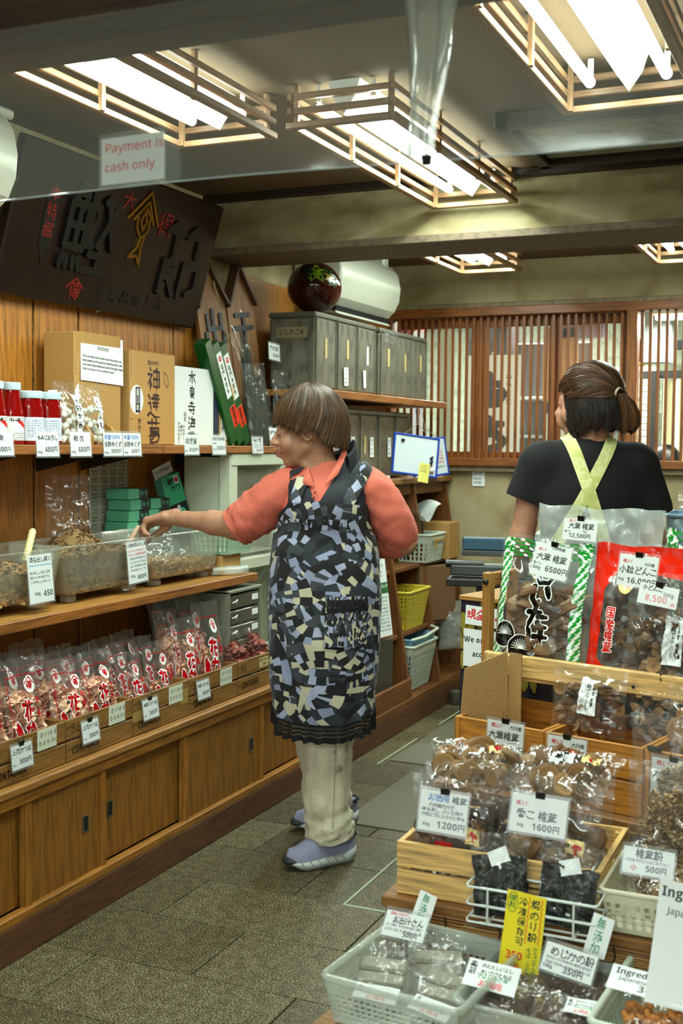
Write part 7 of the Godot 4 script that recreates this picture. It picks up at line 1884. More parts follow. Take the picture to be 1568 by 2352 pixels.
		for i in e[5]:
			var g := part(o, "gluten_ring" if e[5] > 50 else "gluten_ball", rm, flat("gluten" + str(e[5]), e[4], 0.7))
			g.transform = Transform3D(Basis.from_euler(V(q.randf() * 6, q.randf() * 6, 0)) * (1.0 if e[5] > 50 else 1.25), V(q.randf_range(-0.065, 0.065), q.randf_range(0.015, 0.115), q.randf_range(-0.012, 0.02)))
	price_card("g_soup", 0.17, 0.05, "white card reading 300enn lying over the white basket", V(-0.305, 0.452, -2.075), rb(-6, -52, -2), false, true, gc, "price card", "price_card", 0.004)
	# ---- papered box behind the rack with the cash-only notices
	o = thing("papered_box", "tall box covered in peony paper with a wooden top, beside the rack", "box", V(-1.07, 0.0, -3.29), -14)
	var bx := mb()
	var wr := uvr(aT, "wrap")
	bx.quad(V(0, 0.003, 0), V(0.3, 0.003, 0), V(0.3, 0.95, 0), V(0, 0.95, 0), wr)
	bx.quad(V(0, 0.003, -0.25), V(0, 0.003, 0), V(0, 0.95, 0), V(0, 0.95, -0.25), wr)
	bx.quad(V(0.3, 0.003, 0), V(0.3, 0.003, -0.25), V(0.3, 0.95, -0.25), V(0.3, 0.95, 0), wr)
	bx.quad(V(0.3, 0.003, -0.25), V(0, 0.003, -0.25), V(0, 0.95, -0.25), V(0.3, 0.95, -0.25), wr)
	part(o, "papered_sides", bx, mats["film_print"])
	part(o, "lid", mb().box(V(0.15, 0.955, -0.125), V(0.31, 0.014, 0.262), 0.002), wood("plywood", Color(0.68, 0.5, 0.24), 0))
	var n1 := solo("notice_sheet", card_mesh("genkin", 0.105, 0.056), mats["print"], "red handwritten cash notice on the papered box", "notice", T * V(0, 0, 0))
	n1.transform = Transform3D(rb(-14), V(-1.07, 0, -3.29)) * Transform3D(rb(0, -1, -2), V(0.07, 0.905, 0.003))
	n1 = solo("notice_sheet", card_mesh("weonly", 0.112, 0.11), mats["print"], "white printed notice beginning We only on the papered box", "notice", T * V(0, 0, 0))
	n1.transform = Transform3D(rb(-14), V(-1.07, 0, -3.29)) * Transform3D(rb(0, -1), V(0.068, 0.81, 0.003))
	# things past the rack at the picture's edge
	solo("blue_crate", tub(0.4, 0.3, 0.16, 0.02, 0.004, 0.012), flat("pale_blue_plastic", Color(0.5, 0.66, 0.75), 0.4), "pale blue plastic tub beyond the back woman's arm", "tub", V(-0.46, 1.0, -4.52), 0)
	o = clear_bag("loose_bag", "shiny clear bags in the pale blue tub", V(-0.46, 1.06, -4.5), rb(10, -30), 0.34, 0.2, 0.1, 12.0, 0.02)
	solo("tub_bench", mb().box(V(0, 0.49, 0), V(0.6, 0.98, 0.36), 0.004), flat("bench_dark", Color(0.08, 0.08, 0.08), 0.5), "dark stand carrying the pale blue tub", "stand", V(-0.44, 0.003, -4.52))

# ---------------------------------------------------------------- vinyl curtain under the entrance header
func vinyl() -> void:
	var vm := film("vinyl", 0.17, Color(0.75, 0.8, 0.78), 0.09)
	var o := thing("vinyl_curtain", "clear dusty vinyl curtain hanging from the dark header across the top", "curtain", V(0, 0, -1.6))
	for part_x in [[-1.9, -0.60], [-0.56, 0.6]]:
		var g := []
		for i in 15:
			var row := PackedVector3Array()
			var v := i / 14.0
			for j in 61:
				var x := lerpf(part_x[0], part_x[1], j / 60.0)
				var y := lerpf(2.08, 1.803, v) + (0.004 * sin(x * 5.0) if i == 14 else 0.0)
				row.append(V(x, y, 0.006 * noise.get_noise_2d(x * 1.2, v * 0.4) + 0.0006 * noise.get_noise_2d(x * 7.0 + v * 4.0, v * 3.0)))
			g.append(row)
		part(o, "sheet", mb().sheet(g, false, false, Rect2(0, 0, 1, 1), true), vm)
		var hem := []
		for j in 31: hem.append(V(lerpf(part_x[0], part_x[1], j / 30.0), 1.803 + 0.004 * sin(lerpf(part_x[0], part_x[1], j / 30.0) * 5.0), 0.006 * noise.get_noise_2d(lerpf(part_x[0], part_x[1], j / 30.0) * 1.2, 0.4)))
		part(o, "hem", mb().tube(hem, 0.0014, 5), film("hem", 0.5, Color(0.8, 0.86, 0.88), 0.1))
	# the gathered strip where the two sheets meet
	var gs := []
	for i in 22:
		var row := PackedVector3Array()
		var v := i / 21.0
		var wd := lerpf(0.036, 0.017, smoothstep(0.0, 0.9, v))
		for j in 25:
			var a := TAU * j / 24.0
			var rr := 1.0 + 0.3 * sin(a * 5.0 + v * 3.0) + 0.18 * sin(a * 9.0 - v * 5.0)
			row.append(V(-0.585 + cos(a) * wd * rr + 0.008 * sin(v * 4.0), lerpf(2.1, 1.806, v), 0.006 + sin(a) * 0.011 * rr))
		gs.append(row)
	part(o, "gathered_strip", mb().sheet(gs), film("vinyl_fold", 0.3, Color(0.8, 0.85, 0.82), 0.12))
	part(o, "clip", clip_mesh(0.012), mats["clip_black"]).transform = Transform3D(rb(90) * rb(0, 0, 180), V(-0.58, 1.808, 0.006))
	price_card("payment", 0.115, 0.072, "white card with red lettering Payment is cash only on the vinyl curtain", V(-1.062, 1.842, -1.577), rb(0, -2, 1), true, false, "", "sign card", "sign_card")

# ---------------------------------------------------------------- figures: distance fields meshed as surface nets
# a shape is [kind, a, b, r0, r1, sign]; kind 0 a tapered capsule from a to b, kind 1 an ellipsoid at a with radii b
func sd(s: Array, p: Vector3) -> float:
	if s[0] == 0:
		var a: Vector3 = s[1]
		var ba: Vector3 = s[2] - a
		var t := clampf((p - a).dot(ba) / maxf(ba.length_squared(), 1e-9), 0.0, 1.0)
		return (p - a - ba * t).length() - lerpf(s[3], s[4], t)
	var r: Vector3 = s[2]
	var q: Vector3 = (p - s[1]) / r
	var k := q.length()
	return (k - 1.0) * minf(r.x, minf(r.y, r.z)) if k < 0.2 else k * (k - 1.0) / maxf((q / r).length(), 1e-6)

func field(sh: Array, p: Vector3, k: float) -> float:
	var d := 1e3
	for s in sh:
		var e := sd(s, p)
		if s[5] > 0:
			var h := maxf(k - absf(d - e), 0.0) / k
			d = minf(d, e) - h * h * k * 0.25
		else:
			var kk: float = s[6] if s.size() > 6 else k
			var h := maxf(kk - absf(d + e), 0.0) / kk
			d = maxf(d, -e) + h * h * kk * 0.25
	return d

# returns [points, normals, triangles]
func nets(sh: Array, cell: float, k: float, grow := 0.0) -> Array:
	var lo := Vector3.ONE * 1e9
	var hi := -lo
	for s in sh:
		if s[5] < 0: continue
		var m: Vector3 = s[2] if s[0] == 1 else Vector3.ONE * maxf(s[3], s[4])
		lo = lo.min(s[1] - m); hi = hi.max(s[1] + m)
		if s[0] == 0:
			lo = lo.min(s[2] - m); hi = hi.max(s[2] + m)
	lo -= Vector3.ONE * (cell * 2 + grow + k * 0.3); hi += Vector3.ONE * (cell * 2 + grow + k * 0.3)
	var B := 5
	var nb := Vector3i(((hi - lo) / (cell * B)).ceil())
	var n := nb * B + Vector3i.ONE
	var sx := n.x
	var sxy := n.x * n.y
	var val := PackedFloat32Array(); val.resize(n.x * n.y * n.z); val.fill(9.0)
	var active := []
	var R := cell * B * 0.9
	for bz in nb.z:
		for by in nb.y:
			for bx in nb.x:
				var c := lo + V(bx + 0.5, by + 0.5, bz + 0.5) * cell * B
				var near := []
				var any := false
				for s in sh:
					if sd(s, c) < R + k + grow:
						near.append(s)
						if s[5] > 0: any = true
				if not any: continue
				if absf(field(near, c, k) - grow) > R * 1.25 + k * 0.3: 
					if field(near, c, k) - grow < 0.0:
						pass
					continue
				active.append(Vector3i(bx, by, bz) * B)
				for z in B + 1:
					for y in B + 1:
						for x in B + 1:
							var i := (bx * B + x) + (by * B + y) * sx + (bz * B + z) * sxy
							if val[i] == 9.0: val[i] = field(near, lo + V(bx * B + x, by * B + y, bz * B + z) * cell, k) - grow
	var vid := {}
	var P := PackedVector3Array()
	var N := PackedVector3Array()
	var off := [0, 1, sx, sx + 1, sxy, sxy + 1, sxy + sx, sxy + sx + 1]
	var ed := [[0, 1], [2, 3], [4, 5], [6, 7], [0, 2], [1, 3], [4, 6], [5, 7], [0, 4], [1, 5], [2, 6], [3, 7]]
	var tri := PackedInt32Array()
	for a in active:
		for z in B:
			for y in B:
				for x in B:
					var i: int = (a.x + x) + (a.y + y) * sx + (a.z + z) * sxy
					var neg := 0
					var f := []
					for o in off:
						var w := val[i + o]
						f.append(w)
						if w < 0.0: neg += 1
					if neg == 0 or neg == 8: continue
					var s := Vector3.ZERO
					var c := 0
					for e in ed:
						var f0: float = f[e[0]]; var f1: float = f[e[1]]
						if (f0 < 0.0) != (f1 < 0.0):
							var t := f0 / (f0 - f1)
							var p0 := V(e[0] & 1, (e[0] >> 1) & 1, e[0] >> 2); var p1 := V(e[1] & 1, (e[1] >> 1) & 1, e[1] >> 2)
							s += p0.lerp(p1, t); c += 1
					vid[i] = P.size()
					P.append(lo + (V(a.x + x, a.y + y, a.z + z) + s / c) * cell)
					N.append(V(f[1] + f[3] + f[5] + f[7] - f[0] - f[2] - f[4] - f[6], f[2] + f[3] + f[6] + f[7] - f[0] - f[1] - f[4] - f[5], f[4] + f[5] + f[6] + f[7] - f[0] - f[1] - f[2] - f[3]).normalized())
	for i in vid:
		var f0 := val[i]
		for ax in 3:
			var st: int = [1, sx, sxy][ax]
			var f1 := val[i + st]
			if (f0 < 0.0) == (f1 < 0.0): continue
			var u: int = [sx, sxy, 1][ax]
			var w: int = [sxy, 1, sx][ax]
			var q := [i, i - u, i - u - w, i - w]
			if not (vid.has(q[1]) and vid.has(q[2]) and vid.has(q[3])): continue
			var A: int = vid[q[0]]; var Bq: int = vid[q[1]]; var C: int = vid[q[2]]; var D: int = vid[q[3]]
			if f0 < 0.0: tri.append_array(PackedInt32Array([A, Bq, C, A, C, D]))
			else: tri.append_array(PackedInt32Array([A, C, Bq, A, D, C]))
	return [P, N, tri]

# adds a net to b, keeping only what lies where every keep(p) >= 0; colour and uv by callables
func add_net(b: MB, net: Array, keep: Array = [], colour = null, uv = null) -> void:
	var P: PackedVector3Array = net[0]
	var N: PackedVector3Array = net[1]
	var T: PackedInt32Array = net[2]
	for i in range(0, T.size(), 3):
		var poly := [[P[T[i]], N[T[i]]], [P[T[i + 1]], N[T[i + 1]]], [P[T[i + 2]], N[T[i + 2]]]]
		for g in keep:
			var outp := []
			for j in poly.size():
				var a = poly[j]; var c = poly[(j + 1) % poly.size()]
				var ga: float = g.call(a[0]); var gc: float = g.call(c[0])
				if ga >= 0.0: outp.append(a)
				if (ga >= 0.0) != (gc >= 0.0):
					var t := ga / (ga - gc)
					outp.append([a[0].lerp(c[0], t), a[1].lerp(c[1], t)])
			poly = outp
			if poly.size() < 3: break
		for j in range(1, poly.size() - 1):
			var q := [poly[0], poly[j], poly[j + 1]]
			var fn: Vector3 = (q[1][0] - q[0][0]).cross(q[2][0] - q[0][0])
			if fn.dot(q[0][1] + q[1][1] + q[2][1]) < 0.0: q = [poly[0], poly[j + 1], poly[j]]
			for e in [0, 2, 1]:
				if colour != null: b.col = (colour as Callable).call(q[e][0])
				b.vert(q[e][0], q[e][1], (uv as Callable).call(q[e][0]) if uv != null else Vector2.ZERO)
	b.col = Color.WHITE

func cap(a: Vector3, b: Vector3, r0: float, r1: float, sg := 1) -> Array: return [0, a, b, r0, r1, sg]
func ell(a: Vector3, r: Vector3, sg := 1, k := 0.01) -> Array: return [1, a, r, 0.0, 0.0, sg, k]

# a tube of rings along a path: radii (rx across, ry up), cloth folds from noise
func sleeve(path: Array, rad: Array, fold: float, sd0: float, seg := 28, sub := 5, flat_z := 1.0) -> MB:
	var c := Curve3D.new()
	for i in path.size():
		var t: Vector3 = (path[mini(i + 1, path.size() - 1)] - path[maxi(i - 1, 0)]) / 6.0
		c.add_point(path[i], -t, t)
	var g := []
	var n := (path.size() - 1) * sub
	var up := V(0, 0, 1)
	for i in n + 1:
		var f := float(i) / sub
		var k := mini(int(f), path.size() - 2)
		var p := c.samplef(f)
		var d := (c.samplef(minf(f + 0.05, path.size() - 1)) - c.samplef(maxf(f - 0.05, 0))).normalized()
		var s := d.cross(up).normalized()
		var w := s.cross(d).normalized()
		var r := lerpf(rad[k], rad[k + 1], f - k)
		var row := PackedVector3Array()
		for j in seg:
			var a := TAU * j / seg
			var dir := s * cos(a) + w * sin(a) * flat_z
			var e := noise.get_noise_3d(cos(a) * 1.3 + sd0, sin(a) * 1.3, f * 1.6 + sd0) + 0.6 * noise.get_noise_3d(cos(a) * 2.6 + sd0, sin(a) * 2.2 + f * 2.2, f * 3.1)
			row.append(p + dir * (r + fold * e))
		g.append(row)
	return mb().sheet(g, false, true)

func head_shapes() -> Array:
	return [
		ell(V(0, 0.035, -0.018), V(0.074, 0.094, 0.094)), ell(V(0, -0.03, 0.028), V(0.06, 0.078, 0.062)), cap(V(0.044, -0.05, 0.0), V(0.012, -0.092, 0.052), 0.024, 0.02), cap(V(-0.044, -0.05, 0.0), V(-0.012, -0.092, 0.052), 0.024, 0.02),
		ell(V(0, -0.094, 0.066), V(0.02, 0.016, 0.018)), ell(V(0.037, -0.034, 0.052), V(0.028, 0.03, 0.028)), ell(V(-0.037, -0.034, 0.052), V(0.028, 0.03, 0.028)),
		cap(V(-0.034, 0.026, 0.07), V(0.034, 0.026, 0.07), 0.014, 0.014), cap(V(0, 0.016, 0.084), V(0, -0.022, 0.111), 0.0075, 0.0105), ell(V(0.011, -0.028, 0.097), V(0.009, 0.008, 0.013)), ell(V(-0.011, -0.028, 0.097), V(0.009, 0.008, 0.013)),
		ell(V(0, -0.051, 0.087), V(0.022, 0.0075, 0.011)), ell(V(0, -0.066, 0.085), V(0.02, 0.008, 0.011)), ell(V(0, -0.056, 0.078), V(0.028, 0.022, 0.014)), ell(V(0.031, 0.006, 0.104), V(0.017, 0.011, 0.018), -1, 0.012), ell(V(-0.031, 0.006, 0.104), V(0.017, 0.011, 0.018), -1, 0.012),
		ell(V(0.031, 0.006, 0.073), V(0.015, 0.013, 0.013)), ell(V(-0.031, 0.006, 0.073), V(0.015, 0.013, 0.013)),
		ell(V(0, -0.058, 0.099), V(0.024, 0.0022, 0.008), -1, 0.004), ell(V(0.005, -0.034, 0.106), V(0.003, 0.003, 0.008), -1, 0.003), ell(V(-0.005, -0.034, 0.106), V(0.003, 0.003, 0.008), -1, 0.003),
	]

func put(sh: Array, t: Transform3D) -> Array:
	var r := []
	for s in sh:
		var e: Array = s.duplicate()
		e[1] = t * s[1]
		var sc := t.basis.x.length()
		e[2] = t * s[2] if s[0] == 0 else s[2] * sc
		e[3] *= sc; e[4] *= sc
		r.append(e)
	return r

func skin_mat() -> StandardMaterial3D:
	var m := vcol("skin", 0.5)
	m.subsurf_scatter_enabled = true
	m.subsurf_scatter_strength = 0.12
	m.albedo_texture = ntex("skin", 0.03, 4, [[0.0, Color(0.86, 0.8, 0.76)], [0.5, Color(0.97, 0.95, 0.93)], [1.0, Color(1, 1, 1)]])
	m.uv1_triplanar = true
	m.uv1_scale = V(5, 5, 5)
	return m

func ear(b: MB, t: Transform3D) -> void:
	var keep := b.x
	b.x = t
	var g := []
	for i in 9:
		var row := PackedVector3Array()
		for j in 14:
			var a := TAU * j / 14.0
			var rr := 0.006
			var c := TAU * (i / 8.0) * 0.86 + 0.5
			var ce := V(0, cos(c) * 0.024 + (0.004 if cos(c) > 0 else 0.0), sin(c) * 0.014)
			row.append(ce + V(cos(a) * rr, sin(a) * rr * cos(c), sin(a) * rr * sin(c)))
		g.append(row)
	b.sheet(g, false, true)
	var pr := []
	for i in 6: pr.append(Vector2(0.022 * (1.0 - i / 5.0) + 0.001, -0.003 + 0.004 * (i / 5.0)))
	b.x = t * Transform3D(Basis(V(0, 0, 1), V(1, 0, 0), V(0, 1, 0)), Vector3.ZERO)
	b.lathe([Vector2(0.024, 0.001), Vector2(0.018, -0.004), Vector2(0.008, -0.007), Vector2(0.0, -0.006)], 14, Vector3.ZERO, 0.62, 1.05)
	b.x = keep

func hair_mat(key: String, c: Color) -> StandardMaterial3D:
	var m := flat(key, c, 0.42)
	m.albedo_texture = ntex("strands", 0.02, 4, [[0.0, 0.25], [0.42, 0.55], [0.58, 0.8], [0.75, 1.0], [1.0, 1.25]])
	m.uv1_scale = V(7, 0.12, 1)
	m.heightmap_enabled = true
	m.heightmap_scale = 0.25
	m.heightmap_texture = ntex("strands_h", 0.02, 4, [])
	m.anisotropy_enabled = false
	m.cull_mode = BaseMaterial3D.CULL_DISABLED
	return m

# loose thin strands lying over a sheet of hair, ends running past its hem
func wisps(g: Array, rows: int, n: int, seed_no: int, past: float, ce: Vector3) -> MB:
	var q := RandomNumberGenerator.new(); q.seed = seed_no
	var b := mb()
	for i in n:
		var j := q.randi() % int(g[0].size())
		var r0 := int(rows * q.randf_range(0.3, 0.75))
		var pts := []
		var lift := q.randf_range(0.0008, 0.0035)
		for k in 6:
			var f := lerpf(r0, rows, k / 5.0)
			var jj := clampi(j + int(k * q.randf_range(-0.4, 0.4)), 0, int(g[0].size()) - 1)
			var p: Vector3 = g[int(f)][jj].lerp(g[mini(int(f) + 1, rows)][jj], f - int(f))
			pts.append(p + (p - ce).normalized() * lift)
		pts.append(pts[5] + (pts[5] - pts[4]).normalized() * past * q.randf() + V(q.randf_range(-0.003, 0.003), 0, q.randf_range(-0.003, 0.003)))
		b.tube(pts, [0.0004, 0.0011, 0.0013, 0.0013, 0.0012, 0.001, 0.0003], 4, false)
	return b

# five-fingered hand holding a thin handle: hand frame x along the fingers, y out of the back of the hand, z towards the thumb
func hand_shapes(t: Transform3D, closed: float) -> Array:
	var sh := [cap(V(-0.01, 0, -0.022), V(0.05, 0.002, -0.028), 0.0155, 0.0125), cap(V(-0.01, 0, 0.0), V(0.058, 0.004, 0.0), 0.0165, 0.013), cap(V(-0.012, -0.002, 0.016), V(0.054, 0.003, 0.024), 0.0165, 0.013), cap(V(-0.045, 0, 0), V(-0.005, 0, 0), 0.021, 0.02)]
	var L := [[0.036, 0.024, 0.02], [0.042, 0.027, 0.022], [0.039, 0.025, 0.021], [0.03, 0.02, 0.018]]
	for i in 4:
		var z := 0.027 - i * 0.0178
		var p := V(0.058 - absf(i - 1.3) * 0.004, 0.004, z)
		var ang := -0.45 - 0.14 * i * closed
		var rr := 0.0094 - i * 0.0004
		for k in 3:
			var nx: Vector3 = p + V(cos(ang), sin(ang), -0.03 * (i - 1)) * L[i][k]
			sh.append(cap(p, nx, rr, rr * 0.9))
			p = nx
			rr *= 0.92
			ang -= (0.75 if k == 0 else 0.6) * closed
	sh.append(cap(V(-0.02, -0.008, 0.018), V(0.012, -0.022, 0.04), 0.0155, 0.012))
	sh.append(cap(V(0.012, -0.022, 0.04), V(0.044, -0.033, 0.04), 0.0115, 0.0102))
	sh.append(cap(V(0.044, -0.033, 0.04), V(0.07, -0.041, 0.03), 0.0102, 0.0082))
	return put(sh, t)

func shard_texture() -> ImageTexture:
	var im := Image.create_empty(1024, 1024, false, Image.FORMAT_RGBA8)
	var q := RandomNumberGenerator.new(); q.seed = 77
	var pal := [Color(0.012, 0.014, 0.018), Color(0.012, 0.014, 0.018), Color(0.03, 0.045, 0.075), Color(0.12, 0.15, 0.18), Color(0.2, 0.22, 0.25), Color(0.52, 0.55, 0.66), Color(0.6, 0.63, 0.73), Color(0.72, 0.7, 0.6)]
	im.fill(pal[0])
	var all := Rect2i(0, 0, 1024, 1024)
	for i in 620:
		var o := Vector2(q.randf(), q.randf()) * 1024.0
		var a := q.randf() * TAU
		var ln := q.randf_range(60, 190)
		var wd := q.randf_range(24, 90)
		fillpoly(im, PackedVector2Array([o, o + Vector2(ln * 0.5, wd * 0.6).rotated(a), o + Vector2(ln, q.randf_range(-20, 20)).rotated(a), o + Vector2(ln * 0.5, -wd * 0.5).rotated(a)]), pal[q.randi() % pal.size()], all)
	for i in 190:
		var o := Vector2(q.randf(), q.randf()) * 1024.0
		var a0 := q.randf() * TAU
		var span := q.randf_range(0.5, 1.3)
		var r0 := q.randf_range(20, 130)
		var bands := q.randi_range(1, 3)
		for b in bands:
			var bw := q.randf_range(22, 44)
			var n := q.randi_range(2, 6)
			for k in n:
				var u := a0 + span * k / n
				var w := a0 + span * (k + 0.96) / n
				var pl := PackedVector2Array()
				for e in 4: pl.append(o + Vector2.from_angle(lerpf(u, w, e / 3.0)) * r0)
				for e in 4: pl.append(o + Vector2.from_angle(lerpf(w, u, e / 3.0)) * (r0 + bw))
				fillpoly(im, pl, pal[[3, 4, 5, 5, 6, 6, 7, 7][q.randi() % 8] if (k + b) % 2 else [0, 0, 2, 3, 4][q.randi() % 5]], all)
			r0 += bw
	return ImageTexture.create_from_image(im)

func lace_texture() -> ImageTexture:
	var im := Image.create_empty(512, 64, false, Image.FORMAT_RGBA8)
	im.fill(Color(0.01, 0.01, 0.01, 1))
	for i in 64:
		for r in 3:
			var cx := i * 8.0 + (4.0 if r % 2 else 0.0)
			for yy in range(-3, 4):
				for xx in range(-2, 3):
					if xx * xx + yy * yy < 7 - (i % 3): im.set_pixel(posmod(int(cx) + xx, 512), clampi(12 + r * 14 + yy, 0, 63), Color(0.01, 0.01, 0.01, 0))
	return ImageTexture.create_from_image(im)

func shoe(o: Node3D, heel: Vector3, toe: Vector3, called := "shoe") -> void:
	var d := toe - heel
	var L := d.length()
	var t := Transform3D(Basis(V(0, 1, 0).cross(d / L).normalized(), V(0, 1, 0), d / L), heel)
	var n := 18
	var W := func(f: float) -> float: return 0.5 * (0.066 + 0.03 * smoothstep(0.25, 0.72, f)) * sqrt(maxf(0.02, 1.0 - pow(absf(f * 2.0 - 1.0), 5.0)))
	var sole := []
	var upper := []
	for i in n + 1:
		var f := i / float(n)
		var w: float = W.call(f)
		var y0 := 0.002 + 0.022 * pow(smoothstep(0.72, 1.0, f), 1.6) + 0.012 * smoothstep(0.12, 0.0, f)
		var y1 := 0.04 - 0.008 * smoothstep(0.3, 1.0, f) + 0.01 * smoothstep(0.3, 0.0, f)
		sole.append(PackedVector3Array([V(-w * 0.88, y0, f * L), V(-w * 1.04, (y0 + y1) * 0.5, f * L), V(-w * 1.0, y1, f * L), V(w * 1.0, y1, f * L), V(w * 1.04, (y0 + y1) * 0.5, f * L), V(w * 0.88, y0, f * L)]))
		var h := 0.04 + 0.055 * smoothstep(0.9, 0.42, f) - 0.045 * smoothstep(0.34, 0.1, f)
		if f > 0.97: h *= 0.4
		var row := PackedVector3Array()
		for j in 11:
			var a := PI * j / 10.0
			row.append(V(-cos(a) * w * (0.97 - 0.25 * smoothstep(0.5, 0.2, f) * sin(a)), y1 + sin(a) * h, f * L * 0.985 + 0.002))
		upper.append(row)
	var s := part(o, called, mb().sheet(upper, false, false, Rect2(0, 0, 1, 1), true), cloth("shoe_mesh", Color(0.55, 0.56, 0.66), 0.8))
	s.transform = t
	var b := mb().sheet(sole, false, true)
	for e in [0, n]:
		for j in range(1, 5): b.out(sole[e][0], sole[e][j], sole[e][j + 1], V(0, 0.02, L * 0.5))
	part(s, "sole", b, flat("sole", Color(0.7, 0.72, 0.7), 0.5))
	var tc := []
	for i in 9:
		var an := lerpf(-1.15, 1.15, i / 8.0)
		tc.append(V(sin(an) * 0.036, 0.034, L * 0.8 + cos(an) * L * 0.2))
	part(s, "toe_cap", mb().tube(tc, [0.004, 0.008, 0.011, 0.013, 0.013, 0.013, 0.011, 0.008, 0.004], 8), flat("toe_grey", Color(0.16, 0.17, 0.18), 0.6))
	for k in 5:
		var f := 0.46 + k * 0.05
		var y := 0.088 - k * 0.0095
		part(s, "lace", mb().tube([V(-0.024, y - 0.01, f * L), V(-0.008, y + 0.005, f * L + 0.004), V(0.01, y + 0.005, f * L + 0.002), V(0.024, y - 0.01, f * L - 0.004)], 0.0028, 6), flat("lace_grey", Color(0.6, 0.62, 0.68), 0.8))
	part(s, "heel_collar", mb().tube([V(-0.028, 0.088, 0.08), V(-0.03, 0.092, 0.03), V(-0.014, 0.096, 0.008), V(0.014, 0.096, 0.008), V(0.03, 0.092, 0.03), V(0.028, 0.088, 0.08)], 0.006, 8), flat("collar_navy", Color(0.03, 0.04, 0.07), 0.8))
	for k in 7:
		for sx in [-1.0, 1.0]:
			var f := 0.08 + k * 0.12
			var w: float = W.call(f + 0.03)
			part(s, "sole_groove", mb().tube([V(sx * w * 1.045, 0.012, f * L), V(sx * w * 1.05, 0.024, (f + 0.03) * L), V(sx * w * 1.03, 0.036, (f + 0.06) * L)], 0.0012, 4), flat("groove", Color(0.5, 0.52, 0.5), 0.6))

func people() -> void:
	woman_front()
	woman_back()
	# head of someone far behind the lattice
	var o := thing("person", "person behind the lattice beside the curtain, only dark hair and a shoulder showing", "person", V(-1.17, -0.07, -7.75))
	var b := mb()
	add_net(b, nets([ell(V(0, 1.36, 0), V(0.08, 0.11, 0.09)), cap(V(0, 1.26, 0), V(0, 1.1, 0), 0.05, 0.06), cap(V(-0.13, 1.08, 0), V(0.13, 1.08, 0), 0.07, 0.07), cap(V(0, 1.0, 0), V(0, 0.5, 0), 0.15, 0.16), cap(V(-0.08, 0.5, 0), V(-0.08, 0.04, 0), 0.08, 0.05), cap(V(0.08, 0.5, 0), V(0.08, 0.04, 0), 0.08, 0.05)], 0.03, 0.04), [], func(p): return Color(0.5, 0.3, 0.22) if p.y > 1.0 else Color(0.25, 0.2, 0.2))
	part(o, "body", b, skin_mat())
	part(o, "hair", mb().lathe([Vector2(0.04, 1.22), Vector2(0.086, 1.28), Vector2(0.1, 1.36), Vector2(0.09, 1.44), Vector2(0.05, 1.485), Vector2(0, 1.49)], 20), flat("hair_black", Color(0.02, 0.017, 0.015), 0.4))

